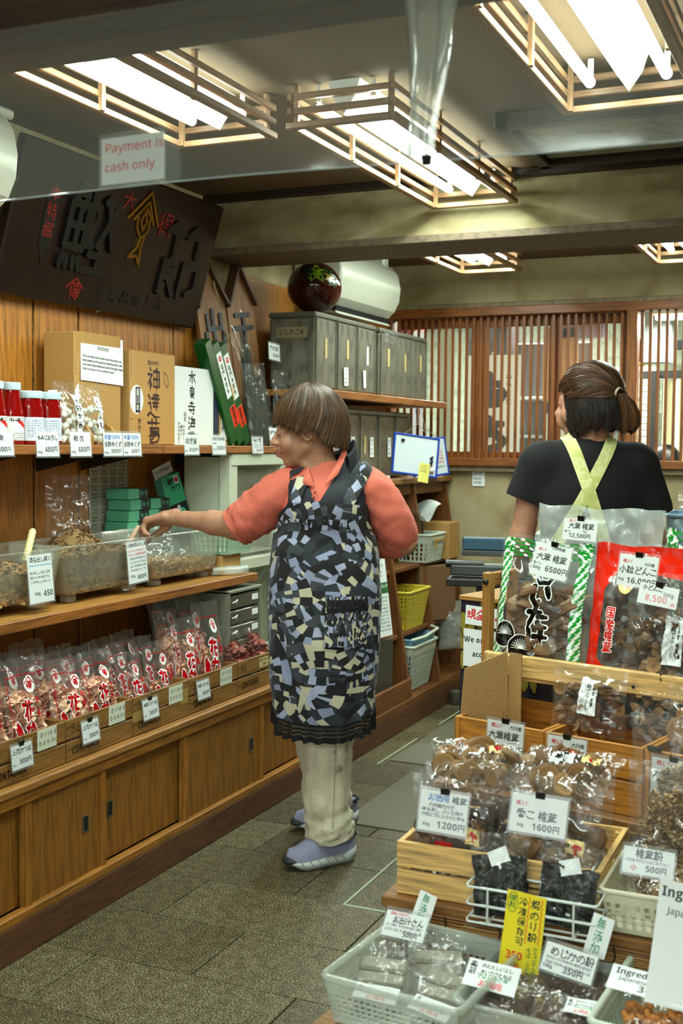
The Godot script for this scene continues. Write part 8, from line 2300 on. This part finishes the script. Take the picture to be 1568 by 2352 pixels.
func woman_front() -> void:
	# local x to the side along her shoulders, z the way her chest faces (towards the entrance)
	var o := thing("person", "woman with short brown hair in a dark patchwork-print apron reaching into a bin", "person", V(-1.587, 0, -3.446), 23.89)
	var skin := Color(0.60, 0.385, 0.27).srgb_to_linear() if false else Color(0.42, 0.225, 0.14)
	var HT := Transform3D((rb(-90) * rb(-4, 9, 0)).scaled(Vector3.ONE * 0.955), V(-0.066, 1.44, 0.0))
	var hs := put(head_shapes(), HT)
	var body := mb()
	var hand := Transform3D(Basis(V(-0.9, -0.16, -0.3).normalized(), V(0, 1, 0), V(0, 0, 1)).orthonormalized(), V(-0.55, 1.142, -0.215))
	hand.basis = Basis(V(-0.90, -0.30, -0.2).normalized(), V(-0.22, 0.9, -0.3).normalized(), V(-0.90, -0.30, -0.2).normalized().cross(V(-0.22, 0.9, -0.3).normalized())).orthonormalized()
	var core := [ell(V(0, 0.80, -0.02), V(0.14, 0.15, 0.1)), ell(V(0, 1.15, -0.02), V(0.125, 0.15, 0.085)), cap(V(-0.10, 1.275, -0.02), V(0.11, 1.285, -0.02), 0.04, 0.04), cap(V(0.0, 1.0, -0.02), V(0, 0.8, -0.02), 0.11, 0.12), cap(V(0, 1.28, -0.02), V(-0.02, 1.37, -0.005), 0.055, 0.05),
		cap(V(-0.11, 1.26, -0.01), V(-0.27, 1.125, -0.07), 0.045, 0.04), cap(V(0.13, 1.265, -0.02), V(0.26, 1.08, -0.06), 0.045, 0.04), cap(V(0.26, 1.08, -0.06), V(0.1, 1.09, -0.16), 0.038, 0.03),
		cap(V(0.03, 0.72, -0.05), V(0.025, 0.4, -0.05), 0.075, 0.055), cap(V(0.025, 0.4, -0.05), V(0.03, 0.09, -0.09), 0.05, 0.035), cap(V(-0.04, 0.72, -0.1), V(-0.05, 0.42, -0.22), 0.07, 0.055), cap(V(-0.05, 0.42, -0.22), V(0.02, 0.09, -0.42), 0.048, 0.035)]
	var skc := func(p: Vector3) -> Color:
		return skin * (1.0 + 0.12 * noise.get_noise_3dv(p * 14.0))
	add_net(body, nets(core, 0.016, 0.03), [], skc)
	var hc := func(p: Vector3) -> Color:
		var q := HT.affine_inverse() * p
		var c := skin * (1.0 + 0.1 * noise.get_noise_3dv(p * 16.0))
		if absf(q.y + 0.058) < 0.010 and absf(q.x) < 0.024 and q.z > 0.075: c = c.lerp(Color(0.27, 0.095, 0.075), 0.75)
		return c
	add_net(body, nets(hs + [cap(HT * V(0, -0.06, -0.03), V(-0.012, 1.27, -0.015), 0.05, 0.052), cap(HT * V(0.02, -0.09, 0.03), V(0.0, 1.28, 0.03), 0.016, 0.014)], 0.0044, 0.014), [], hc)
	body.col = skin
	ear(body, HT * Transform3D(rb(14, 0, 0), V(0.073, -0.008, -0.014)))
	ear(body, HT * Transform3D(rb(-14, 0, 0), V(-0.073, -0.008, -0.014)))
	var arm := [cap(V(-0.235, 1.155, -0.05), V(-0.29, 1.128, -0.075), 0.05, 0.047), cap(V(-0.29, 1.128, -0.075), V(-0.37, 1.135, -0.12), 0.045, 0.041), cap(V(-0.37, 1.135, -0.12), V(-0.47, 1.142, -0.175), 0.039, 0.026), cap(V(-0.47, 1.142, -0.175), hand.origin, 0.026, 0.022)]
	add_net(body, nets(arm + hand_shapes(hand, 1.15), 0.0045, 0.012), [], skc)
	part(o, "body", body, skin_mat())
	# nails
	for q in [V(0.066, -0.0345, 0.037)]:
		part(o, "thumbnail", mb().lathe([Vector2(0, 0.002), Vector2(0.005, 0.0014), Vector2(0.0062, 0)], 12), flat("nail", Color(0.72, 0.52, 0.44), 0.3)).transform = hand * Transform3D(rb(0, 30, -15), q)
	# eye line and brow of the side in view
	var dk := flat("lash", Color(0.05, 0.035, 0.03), 0.6)
	var on_face := func(x: float, y: float) -> Vector3:
		var z := 0.13
		while z > 0.03 and field(hs, HT * V(x, y, z), 0.014) > 0.0: z -= 0.001
		return HT * V(x, y, z)
	for s in [-1.0, 1.0]:
		part(o, "eyelashes", mb().tube([on_face.call(s * 0.017, 0.003), on_face.call(s * 0.025, 0.0), on_face.call(s * 0.034, 0.0), on_face.call(s * 0.045, 0.003)], [0.001, 0.002, 0.0021, 0.001], 6), dk)
		part(o, "eyebrow", mb().tube([on_face.call(s * 0.014, 0.024), on_face.call(s * 0.03, 0.029), on_face.call(s * 0.047, 0.025)], [0.0016, 0.0026, 0.0012], 6), flat("brow", Color(0.12, 0.08, 0.05), 0.8))
	part(o, "mouth_line", mb().tube([on_face.call(-0.021, -0.06), on_face.call(-0.01, -0.0585), on_face.call(0.01, -0.0585), on_face.call(0.021, -0.06)], [0.0007, 0.0013, 0.0013, 0.0007], 6), flat("mouth", Color(0.25, 0.08, 0.07), 0.6))
	# hair: strands run from the crown to the hem
	var g := []
	var NU := 170
	var NV := 30
	for i in NV + 4:
		var row := PackedVector3Array()
		for j in NU:
			var ph := TAU * j / NU # 0 = face, turning towards her left
			var fz := cos(ph)
			var side := absf(sin(ph))
			var back := maxf(0.0, -fz)
			var ear_gap := exp(-pow((absf(wrapf(ph, -PI, PI)) - 1.62) / 0.24, 2.0))
			var hem := lerpf(0.028, -0.012, smoothstep(0.9, 0.1, fz)) - 0.038 * smoothstep(-0.1, -0.6, fz) + 0.014 * ear_gap + 0.0035 * noise.get_noise_1d(ph * 31.0) + 0.006 * noise.get_noise_1d(ph * 6.0 + 40.0)
			var vv := minf(1.0, i / float(NV))
			var th_h := acos(clampf((hem - 0.03) / 0.13, -0.98, 0.98))
			var th := th_h * vv
			var rad := V(0.097, 0.133, 0.124)
			var rr := sin(th) if th < PI / 2 else lerpf(1.0, sin(th), 0.35)
			var puff := 1.0 + 0.06 * back * smoothstep(0.3, 0.8, vv) + 0.014 * noise.get_noise_2d(ph * 9.0, vv * 1.5) + 0.02 * noise.get_noise_2d(ph * 2.4 + 7.0, vv * 2.0)
			var sw := ph + 0.28 * sin(ph) * sin(PI * vv) # strands sweep back
			var p := V(sin(sw) * rad.x * rr * puff, 0.03 + rad.y * cos(th) * (1.0 + 0.012 * noise.get_noise_2d(ph * 7.0, vv * 2.0)), -0.022 + cos(sw) * rad.z * rr * puff)
			if i > NV: # turn the hem under
				var k := (i - NV) / 3.0
				p = V(p.x * (1.0 - 0.16 * k), p.y + 0.012 * k * (1.0 if k > 0.5 else -0.3), -0.02 + (p.z + 0.02) * (1.0 - 0.16 * k))
			row.append(HT * (Transform3D(rb(0, -7), Vector3.ZERO) * p))
		g.append(row)
	part(o, "hair", mb().sheet(g, false, true), hair_mat("hair_brown", Color(0.36, 0.255, 0.14)))
	part(o, "hair_strands", wisps(g, NV, 420, 5, 0.016, HT * V(0, 0.03, -0.02)), flat("strand_brown", Color(0.3, 0.2, 0.1), 0.4)).set_meta("kind", "stuff")
	# torso field shared by the garments
	var tors := [ell(V(0, 1.13, -0.015), V(0.145, 0.19, 0.105)), ell(V(0.0, 1.2, 0.025), V(0.12, 0.09, 0.085)), cap(V(-0.085, 1.278, -0.02), V(0.1, 1.29, -0.02), 0.05, 0.05), ell(V(0.01, 1.24, -0.05), V(0.12, 0.11, 0.075)), ell(V(0, 0.95, -0.015), V(0.152, 0.2, 0.11)), cap(V(0, 1.29, -0.025), V(-0.005, 1.36, -0.02), 0.062, 0.058)]
	var coral := cloth("coral", Color(0.80, 0.40, 0.32), 0.85)
	var polo := mb()
	add_net(polo, nets(tors, 0.012, 0.05), [func(p): return 1.335 + p.z * 0.15 + 0.6 * maxf(0.0, p.x) * 0.3 - p.y])
	part(o, "polo_shirt", polo, coral)
	# sleeves
	part(o, "sleeve", sleeve([V(-0.075, 1.275, -0.02), V(-0.145, 1.235, -0.03), V(-0.205, 1.185, -0.045), V(-0.255, 1.148, -0.062), V(-0.288, 1.125, -0.073)], [0.062, 0.075, 0.075, 0.07, 0.066], 0.009, 3.0, 30, 6), coral)
	part(o, "sleeve", sleeve([V(0.085, 1.28, -0.02), V(0.15, 1.25, -0.03), V(0.205, 1.175, -0.04), V(0.242, 1.11, -0.055), V(0.225, 1.078, -0.09), V(0.165, 1.078, -0.125)], [0.058, 0.07, 0.074, 0.064, 0.056, 0.05], 0.008, 8.0, 30, 6), coral)
	part(o, "cuff_seam", sleeve([V(-0.278, 1.132, -0.070), V(-0.2905, 1.1235, -0.0735)], [0.0682, 0.0675], 0.0, 1.0, 30, 2), coral)
	# polo collar
	for q in [[-1.0, V(-0.052, 1.325, 0.045), V(-0.03, 1.262, 0.098), V(-0.068, 1.272, 0.082)], [1.0, V(0.062, 1.385, 0.0), V(0.0, 1.268, 0.1), V(0.044, 1.305, 0.075)]]:
		var a: Vector3 = q[1]; var c: Vector3 = q[2]; var d: Vector3 = q[3]
		var gg := []
		for i in 8:
			var f := i / 7.0
			var inn := a.lerp(c, f) + V(0, 0, 0.012 * sin(f * PI)); var ou := (a + V(q[0] * 0.01, -0.012, 0.008)).lerp(d, f) + V(0, 0, 0.014 * sin(f * PI))
			gg.append(PackedVector3Array([inn + V(0, 0.004, -0.004), inn.lerp(ou, 0.3) + V(0, 0.004, 0.004), inn.lerp(ou, 0.7) + V(0, 0, 0.003), ou]))
		part(o, "collar", mb().sheet(gg, false, false, Rect2(0, 0, 1, 1), q[0] > 0), coral)
	for k in 3: part(o, "button", mb().lathe([Vector2(0, 0.002), Vector2(0.005, 0.002), Vector2(0.0055, 0)], 12), flat("coral_button", Color(0.6, 0.24, 0.2), 0.4)).transform = Transform3D(rb(0, 78), V(-0.028 - 0.006 * k, 1.25 - k * 0.016, 0.108))
	# navy vest
	var navy := cloth("navy", Color(0.03, 0.055, 0.11), 0.75)
	navy.rim_enabled = false
	var vest := mb()
	var vnet := nets(tors, 0.012, 0.05, 0.006)
	add_net(vest, vnet, [func(p): return 1.352 + 0.35 * p.x - p.y - (0.03 if p.z > 0.04 else 0.0), func(p): return (p.x + 0.114 + maxf(0.0, 1.21 - p.y) * 0.9), func(p): return (0.132 + maxf(0.0, 1.21 - p.y) * 0.9 - p.x), func(p): return maxf(absf(p.x + 0.02 - (p.y - 1.23) * 0.12) - maxf(0.0, (p.y - 1.205) * 0.5), -p.z * 10.0 + 0.1)])
	part(o, "vest", vest, navy)
	var vc := []
	for i in 23: # stand collar round the neck, open in front
		var a := lerpf(-2.35, 2.35, i / 22.0)
		var dir := V(sin(a), 0, -cos(a))
		var hgt := 0.045 + 0.03 * smoothstep(0.3, 1.6, a)
		var ce := V(0.006, 1.325 + 0.022 * sin(a) - 0.05 * smoothstep(1.2, 2.35, absf(a)), -0.018)
		var r0 := V(0.078, 0, 0.068)
		vc.append(PackedVector3Array([ce + dir * r0 * 1.05 + V(0, -0.02, 0), ce + dir * r0 * 1.1 + V(0, hgt * 0.5, 0), ce + dir * r0 * 1.14 + V(0, hgt, 0), ce + dir * r0 * 1.24 + V(0, hgt * 0.9, 0), ce + dir * r0 * 1.36 + V(0, hgt * 0.15, 0), ce + dir * r0 * 1.42 + V(0, -0.02, 0)]))
	part(o, "vest_collar", mb().sheet(vc), navy)
	# mesh insets at the armholes show the shirt through
	for s in [-1.0, 1.0]:
		var dots := mb()
		for i in 9:
			for j in 4:
				var p := V(s * (0.122 + 0.004 * s) + (j - 1.5) * 0.008, 1.185 - i * 0.011, 0.0)
				for stp in 24:
					p.z = 0.14 - stp * 0.005
					if field(tors, p, 0.05) < 0.0068: break
				if p.z > 0.03: dots.x = Transform3D(Basis.IDENTITY, p + V((i % 2) * 0.004, 0, 0.0006)); dots.lathe([Vector2(0, 0.0006), Vector2(0.0026, 0.0002)], 6)
		part(o, "mesh_inset", dots, coral).set_meta("kind", "stuff")
	# apron
	var am := flat("apron", Color.WHITE, 0.8)
	am.albedo_texture = shard_texture()
	am.cull_mode = BaseMaterial3D.CULL_DISABLED
	am.rim_enabled = true; am.rim = 0.2; am.rim_tint = 0.5
	var rows := []
	var lace_top := []
	var NR := 44
	var NA := 72
	for i in NR + 1:
		var row := PackedVector3Array()
		for j in NA + 1:
			var a := lerpf(-2.75, 2.75, j / float(NA))
			var hem := 0.505 + 0.07 * pow(absf(sin(a * 0.5)), 2.0) * (1.0 if a < 0 else 1.35)
			var y := lerpf(1.165 - 0.055 * smoothstep(0.8, 1.5, absf(a)), hem, i / float(NR))
			var f := i / float(NR)
			var rx := 0.160 + 0.018 * sin(PI * clampf((1.16 - y) / 0.62, 0.0, 1.0)) + 0.004
			var rz := 0.112 + 0.028 * sin(PI * clampf((1.2 - y) / 0.75, 0.0, 1.0))
			var fold := 0.004 * sin(a * 6.0 + 1.0) * f + 0.008 * f * noise.get_noise_2d(a * 2.4, y * 1.2) + 0.006 * noise.get_noise_2d(a * 3.0 + y * 5.0, y * 7.0)
			fold += 0.010 * exp(-pow((y - 1.04 + 0.08 * a) / 0.03, 2.0)) * 0.4
			var e := 2.0 / 2.35
			var cx := signf(sin(a)) * pow(absf(sin(a)), e)
			var cz := signf(cos(a)) * pow(absf(cos(a)), e)
			var pt := V(cx * (rx + fold) + 0.002, y, -0.012 + cz * (rz + fold))
			if y > 1.0: # under the bib the cloth lies on the chest
				var dr := V(cx, 0, cz).normalized()
				var m := 0.06
				while m < 0.2 and field(tors, V(0, y, -0.012) + dr * m, 0.05) < 0.0125: m += 0.004
				pt = pt.lerp(V(0, y, -0.012) + dr * m, smoothstep(1.05, 1.16, y))
			row.append(pt)
		rows.append(row)
	part(o, "apron", mb().sheet(rows, false, false, Rect2(0, 0, 1.0, 0.78), true), am)
	var bib := mb()
	var bnet := nets(tors, 0.012, 0.05, 0.0135)
	var uvf := func(p: Vector3) -> Vector2: return Vector2(0.5 + p.x * 1.45, 0.85 + (1.17 - p.y) * 1.15)
	add_net(bib, bnet, [func(p): return p.z - 0.0, func(p): return p.y - 1.13, func(p): return 1.222 - 0.10 * absf(p.x + 0.02) - p.y, func(p): return p.x + 0.116 + maxf(0.0, 1.2 - p.y) * 0.6, func(p): return 0.112 + maxf(0.0, 1.2 - p.y) * 0.6 - p.x], null, uvf)
	# straps up to the shoulders
	add_net(bib, bnet, [func(p): return p.y - 1.2, func(p): return 0.019 - absf(p.x + 0.098 - (p.y - 1.2) * 0.32), func(p): return p.z + 0.03, func(p): return 1.296 - p.y], null, uvf)
	add_net(bib, bnet, [func(p): return p.y - 1.2, func(p): return 0.023 - absf(p.x - 0.066 - (p.y - 1.2) * 0.55), func(p): return p.z + 0.05, func(p): return p.x - 0.06], null, uvf)
	part(o, "apron_bib", bib, am)
	# pocket with a lace edge
	var pk := []
	var pl := []
	for i in 9:
		var row := PackedVector3Array()
		for j in 9:
			var x := lerpf(0.008, 0.142, j / 8.0); var y := lerpf(0.925, 0.765, i / 8.0)
			row.append(V(x + (0.925 - y) * -0.02, y, -0.012 + 0.147 * pow(maxf(0.0, 1.0 - pow(x / 0.185, 2.35)), 1.0 / 2.35) + 0.004 + 0.004 * sin(PI * j / 8.0) * (1.0 - i / 8.0)))
		pk.append(row)
	part(o, "pocket", mb().sheet(pk, false, false, Rect2(0.1, 0.3, 0.55, 0.3), true), am)
	for i in 3:
		var row := PackedVector3Array()
		for j in 25:
			var x := lerpf(0.012, 0.142, j / 24.0); var y := 0.915 - i * 0.018 - (0.003 * absf(sin(j * 0.9)) if i == 2 else 0.0)
			row.append(V(x, y, -0.012 + 0.147 * pow(maxf(0.0, 1.0 - pow(x / 0.185, 2.35)), 1.0 / 2.35) + 0.0105 + 0.002 * (i % 2)))
		pl.append(row)
	var lm := flat("lace", Color.WHITE, 0.85)
	lm.albedo_texture = lace_texture()
	lm.transparency = BaseMaterial3D.TRANSPARENCY_ALPHA_SCISSOR
	lm.alpha_scissor_threshold = 0.5
	lm.cull_mode = BaseMaterial3D.CULL_DISABLED
	part(o, "pocket_lace", mb().sheet(pl, false, false, Rect2(0, 0, 1, 1), true), lm)
	var lr := []
	for i in 6:
		var row := PackedVector3Array()
		for j in 145:
			var fj := j / 2.0
			var p0: Vector3 = rows[NR][int(fj)].lerp(rows[NR][mini(int(fj) + 1, NA)], fj - int(fj))
			var rad := V(p0.x, 0, p0.z + 0.012).normalized()
			var f := i / 5.0
			row.append(p0 + rad * (0.004 + 0.009 * sin(j * 0.9) * f - 0.006 * f) + V(0, 0.006 - f * (0.056 + 0.008 * absf(sin(j * 0.52))), 0))
		lr.append(row)
	part(o, "lace_hem", mb().sheet(lr, false, false, Rect2(0, 0, 4, 1), true), lm)
	# trousers
	var tm := cloth("trousers", Color(0.86, 0.83, 0.72), 0.85)
	part(o, "trouser_leg", sleeve([V(0.02, 0.74, -0.06), V(0.022, 0.55, -0.06), V(0.02, 0.4, -0.06), V(0.016, 0.24, -0.065), V(0.022, 0.15, -0.075), V(0.03, 0.095, -0.085)], [0.09, 0.084, 0.078, 0.077, 0.08, 0.078], 0.013, 5.0, 40, 8), tm)
	part(o, "trouser_leg", sleeve([V(-0.03, 0.72, -0.1), V(-0.03, 0.56, -0.16), V(-0.03, 0.42, -0.22), V(-0.005, 0.28, -0.3), V(0.02, 0.16, -0.38), V(0.035, 0.10, -0.42)], [0.085, 0.08, 0.074, 0.074, 0.075, 0.073], 0.008, 6.0, 34, 6), tm)
	part(o, "trouser_hem", sleeve([V(0.0292, 0.112, -0.083), V(0.0302, 0.097, -0.0852)], [0.0795, 0.079], 0.001, 5.0, 34, 2), tm)
	part(o, "leg_button", mb().lathe([Vector2(0, 0.004), Vector2(0.008, 0.003), Vector2(0.009, 0)], 14), flat("cream_button", Color(0.62, 0.58, 0.46), 0.5)).transform = Transform3D(rb(14, 90), V(0.052, 0.345, 0.016))
	var seam := []
	for i in 9: seam.append(V(0.046 - i * 0.0012, 0.5 - i * 0.048, 0.018 - 0.0016 * i + 0.004 * noise.get_noise_1d(i)))
	part(o, "side_seam", mb().tube(seam, 0.001, 5), flat("seam", Color(0.62, 0.59, 0.49), 0.9))
	# shoes, placed in the room
	var inv := o.transform.affine_inverse()
	shoe(o, inv * V(-1.53, 0.0, -3.60), inv * V(-1.695, 0.0, -3.405))
	shoe(o, inv * V(-1.675, 0.0, -3.96), inv * V(-1.845, 0.0, -3.77))

func woman_back() -> void:
	var o := thing("person", "woman seen from behind in a black T-shirt with crossed apron straps and a ponytail", "person", V(-0.85, 0, -4.046), 23.89)
	var skin := Color(0.42, 0.22, 0.14)
	var HT := Transform3D(rb(-124) * rb(0, 6, 0), V(-0.02, 1.548, -0.03))
	var b := mb()
	var skc := func(p: Vector3) -> Color: return skin * (1.0 + 0.1 * noise.get_noise_3dv(p * 14.0))
	add_net(b, nets(put(head_shapes(), HT), 0.006, 0.022), [], skc)
	add_net(b, nets([cap(HT * V(0, -0.05, -0.03), V(-0.01, 1.36, -0.02), 0.052, 0.056), cap(V(-0.13, 1.34, -0.03), V(0.12, 1.34, -0.03), 0.05, 0.05), ell(V(-0.01, 1.15, -0.04), V(0.15, 0.2, 0.09)), ell(V(-0.01, 0.88, -0.04), V(0.15, 0.16, 0.1)), cap(V(-0.19, 1.33, -0.03), V(-0.235, 1.08, -0.05), 0.05, 0.04), cap(V(-0.235, 1.08, -0.05), V(-0.2, 0.95, -0.25), 0.037, 0.026), cap(V(-0.2, 0.95, -0.25), V(-0.19, 0.93, -0.36), 0.028, 0.02), cap(V(0.17, 1.33, -0.03), V(0.23, 1.08, -0.06), 0.05, 0.04), cap(V(0.23, 1.08, -0.06), V(0.17, 0.95, -0.25), 0.037, 0.026), cap(V(0.17, 0.95, -0.25), V(0.16, 0.93, -0.36), 0.028, 0.02), cap(V(-0.07, 0.82, -0.04), V(-0.08, 0.08, -0.04), 0.09, 0.045), cap(V(0.06, 0.82, -0.04), V(0.07, 0.08, -0.04), 0.09, 0.045)], 0.013, 0.03), [], skc)
	b.col = skin
	ear(b, HT * Transform3D(rb(16, 0, 0), V(0.074, -0.004, -0.012)))
	ear(b, HT * Transform3D(rb(-16, 0, 0), V(-0.074, -0.004, -0.012)))
	part(o, "body", b, skin_mat())
	# shirt
	var black := cloth("black_shirt", Color(0.018, 0.02, 0.021), 0.9)
	black.rim = 0.03
	var tors := [cap(V(-0.155, 1.352, -0.03), V(0.135, 1.35, -0.03), 0.062, 0.062), ell(V(-0.012, 1.22, -0.035), V(0.195, 0.2, 0.115)), ell(V(-0.012, 1.0, -0.035), V(0.185, 0.2, 0.12)), cap(V(-0.012, 1.38, -0.03), V(-0.012, 1.412, -0.032), 0.07, 0.058), cap(V(-0.19, 1.335, -0.03), V(-0.232, 1.225, -0.04), 0.06, 0.058), cap(V(0.17, 1.335, -0.03), V(0.222, 1.19, -0.045), 0.06, 0.062)]
	var sh := mb()
	add_net(sh, nets(tors, 0.012, 0.05, 0.003), [func(p): return 1.425 - p.y + 0.0 * p.x, func(p): return p.y - 0.86, func(p): return 0.7071 * (p.y - 1.215) + 0.7071 * (p.x + 0.24) * 0.4 + (9.0 if p.x > -0.16 else 0.0), func(p): return (p.y - 1.16) + (9.0 if p.x < 0.16 else 0.0) + (p.x - 0.2) * -0.3])
	part(o, "t_shirt", sh, black)
	part(o, "neckband", sleeve([V(-0.012, 1.405, -0.028), V(-0.013, 1.424, -0.026)], [0.066, 0.0635], 0.0, 1.0, 30, 2, 0.95), black)
	# crossed straps
	var strap := tri_mat("strap", Color(0.88, 0.88, 0.74), ntex("petals", 0.012, 3, [[0.0, Color(0.78, 0.8, 0.52)], [0.42, Color(0.88, 0.9, 0.66)], [0.5, Color(1, 1, 0.95)], [0.62, Color(0.9, 0.92, 0.7)], [1.0, Color(1, 1, 0.97)]]), V(2.2, 2.2, 2.2), 0.85)
	strap.cull_mode = BaseMaterial3D.CULL_DISABLED
	var k := 0
	for q in [[Vector2(-0.1, 1.456), Vector2(0.02, 1.10), 0.0085], [Vector2(0.072, 1.452), Vector2(-0.115, 1.10), 0.0065]]:
		var d: Vector2 = (q[1] - q[0]).normalized()
		var nn := Vector2(-d.y, d.x)
		var p0: Vector2 = q[0]
		var s := mb()
		add_net(s, nets(tors, 0.012, 0.05, q[2]), [func(p): return p.z + 0.035, func(p): return 0.021 - absf((Vector2(p.x, p.y) - p0).dot(nn)), func(p): return p.y - 0.9])
		part(o, "apron_strap", s, strap)
		k += 1
	# apron skirt and trousers
	part(o, "apron_skirt", sleeve([V(-0.012, 0.97, -0.04), V(-0.012, 0.8, -0.04), V(-0.01, 0.6, -0.04)], [0.15, 0.17, 0.165], 0.006, 2.0, 30, 5, 0.75), flat("skirt_dark", Color(0.03, 0.03, 0.032), 0.9))
	for s in [-1.0, 1.0]: part(o, "trouser_leg", sleeve([V(-0.01 + s * 0.07, 0.7, -0.04), V(-0.01 + s * 0.075, 0.4, -0.04), V(-0.01 + s * 0.08, 0.06, -0.04)], [0.09, 0.075, 0.065], 0.006, 3.0 + s, 24, 6), flat("skirt_dark", Color(0.03, 0.03, 0.032), 0.9))
	for s in [-1.0, 1.0]: shoe(o, V(-0.01 + s * 0.08, 0, 0.02), V(-0.01 + s * 0.09, 0, -0.21))
	# hair: upper part combed back to the tie
	var inv := HT.affine_inverse()
	var tie := V(0.05, 1.583, 0.045)
	var tl := (inv * tie - V(0, 0.03, -0.02))
	var rad := V(0.092, 0.118, 0.116)
	var tu := (tl / rad).normalized()
	var g := []
	for i in 27:
		var row := PackedVector3Array()
		for j in 97:
			var ph := TAU * j / 96.0
			# hairline ring: brow in front, level with the ear top at the sides and behind
			var hd := V(sin(ph), lerpf(-0.10, 0.22, smoothstep(0.3, 0.95, cos(ph))) - 0.10 * smoothstep(0.2, -0.6, cos(ph)), cos(ph)).normalized()
			var f := i / 26.0
			var dir := tu.slerp(hd, f) if tu.angle_to(hd) < 3.0 else tu.lerp(hd, f).normalized()
			# strands to the far side travel over the crown
			dir = (dir + V(0, 0.55, 0) * sin(PI * f) * smoothstep(0.8, 2.6, tu.angle_to(hd))).normalized()
			var r := 1.0 + 0.012 * noise.get_noise_2d(j * 0.5, f * 2.0) + 0.02 * noise.get_noise_2d(j * 0.12, f * 2.0 + 9.0)
			row.append(HT * (V(0, 0.03, -0.02) + dir * rad * r))
		g.append(row)
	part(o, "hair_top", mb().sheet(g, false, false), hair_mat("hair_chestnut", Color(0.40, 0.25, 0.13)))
	part(o, "hair_strands", wisps(g, 26, 200, 6, 0.012, HT * V(0, 0.03, -0.02)), flat("strand_chestnut", Color(0.3, 0.18, 0.09), 0.4)).set_meta("kind", "stuff")
	# under layer hanging to the nape
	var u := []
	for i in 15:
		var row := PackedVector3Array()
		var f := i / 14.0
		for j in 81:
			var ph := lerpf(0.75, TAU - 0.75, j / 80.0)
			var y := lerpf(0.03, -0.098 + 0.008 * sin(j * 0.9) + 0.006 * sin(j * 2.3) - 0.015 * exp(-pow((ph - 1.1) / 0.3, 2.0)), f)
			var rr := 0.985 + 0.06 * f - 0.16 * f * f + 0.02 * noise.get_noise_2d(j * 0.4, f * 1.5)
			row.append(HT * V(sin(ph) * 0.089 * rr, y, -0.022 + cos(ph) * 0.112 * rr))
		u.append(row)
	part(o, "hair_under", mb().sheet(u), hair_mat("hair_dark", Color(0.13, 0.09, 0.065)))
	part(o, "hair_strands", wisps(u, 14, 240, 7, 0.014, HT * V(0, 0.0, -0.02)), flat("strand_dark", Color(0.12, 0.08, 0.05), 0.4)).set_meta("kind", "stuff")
	# ponytail
	var pt := []
	var path := [tie + V(-0.006, 0.0, 0.002), tie + V(0.02, -0.004, 0.018), tie + V(0.042, -0.03, 0.02), tie + V(0.056, -0.07, 0.014), tie + V(0.058, -0.108, 0.008), tie + V(0.052, -0.135, 0.004)]
	var pr := [0.014, 0.015, 0.023, 0.029, 0.03, 0.02]
	for i in 6:
		var row := PackedVector3Array()
		for j in 41:
			var a := TAU * j / 40.0
			row.append(path[i] + V(cos(a) * pr[i], 0.0 if i < 5 else 0.018 * noise.get_noise_1d(j * 2.0), sin(a) * pr[i] * 0.75) * (1.0 + 0.16 * sin(a * 7.0) + 0.08 * sin(a * 13.0)))
		pt.append(row)
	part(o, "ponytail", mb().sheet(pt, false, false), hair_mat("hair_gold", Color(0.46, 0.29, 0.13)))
	var ty := []
	for i in 17: ty.append(tie + V(0.014, -0.003, 0.014) + (Basis(V(0.6, -0.25, 0.55).normalized(), 0.0) * (V(0.6, -0.25, 0.55).normalized().cross(V(0, 1, 0)).normalized().rotated(V(0.6, -0.25, 0.55).normalized(), TAU * i / 15.0) * 0.0195)))
	for kk in 3:
		var t2 := []
		for p in ty: t2.append(p + V(0.6, -0.25, 0.55).normalized() * (kk * 0.004 - 0.004))
		part(o, "hair_tie", mb().tube(t2, 0.0027, 6, false), flat("tie_cream", Color(0.72, 0.66, 0.56), 0.7))
	part(o, "earring", mb().lathe([Vector2(0, 0.003), Vector2(0.0028, 0.0015), Vector2(0.0, -0.002)], 8), flat("silver", Color(0.8, 0.8, 0.8), 0.2, 1.0)).position = HT * V(0.083, 0.014, -0.016)
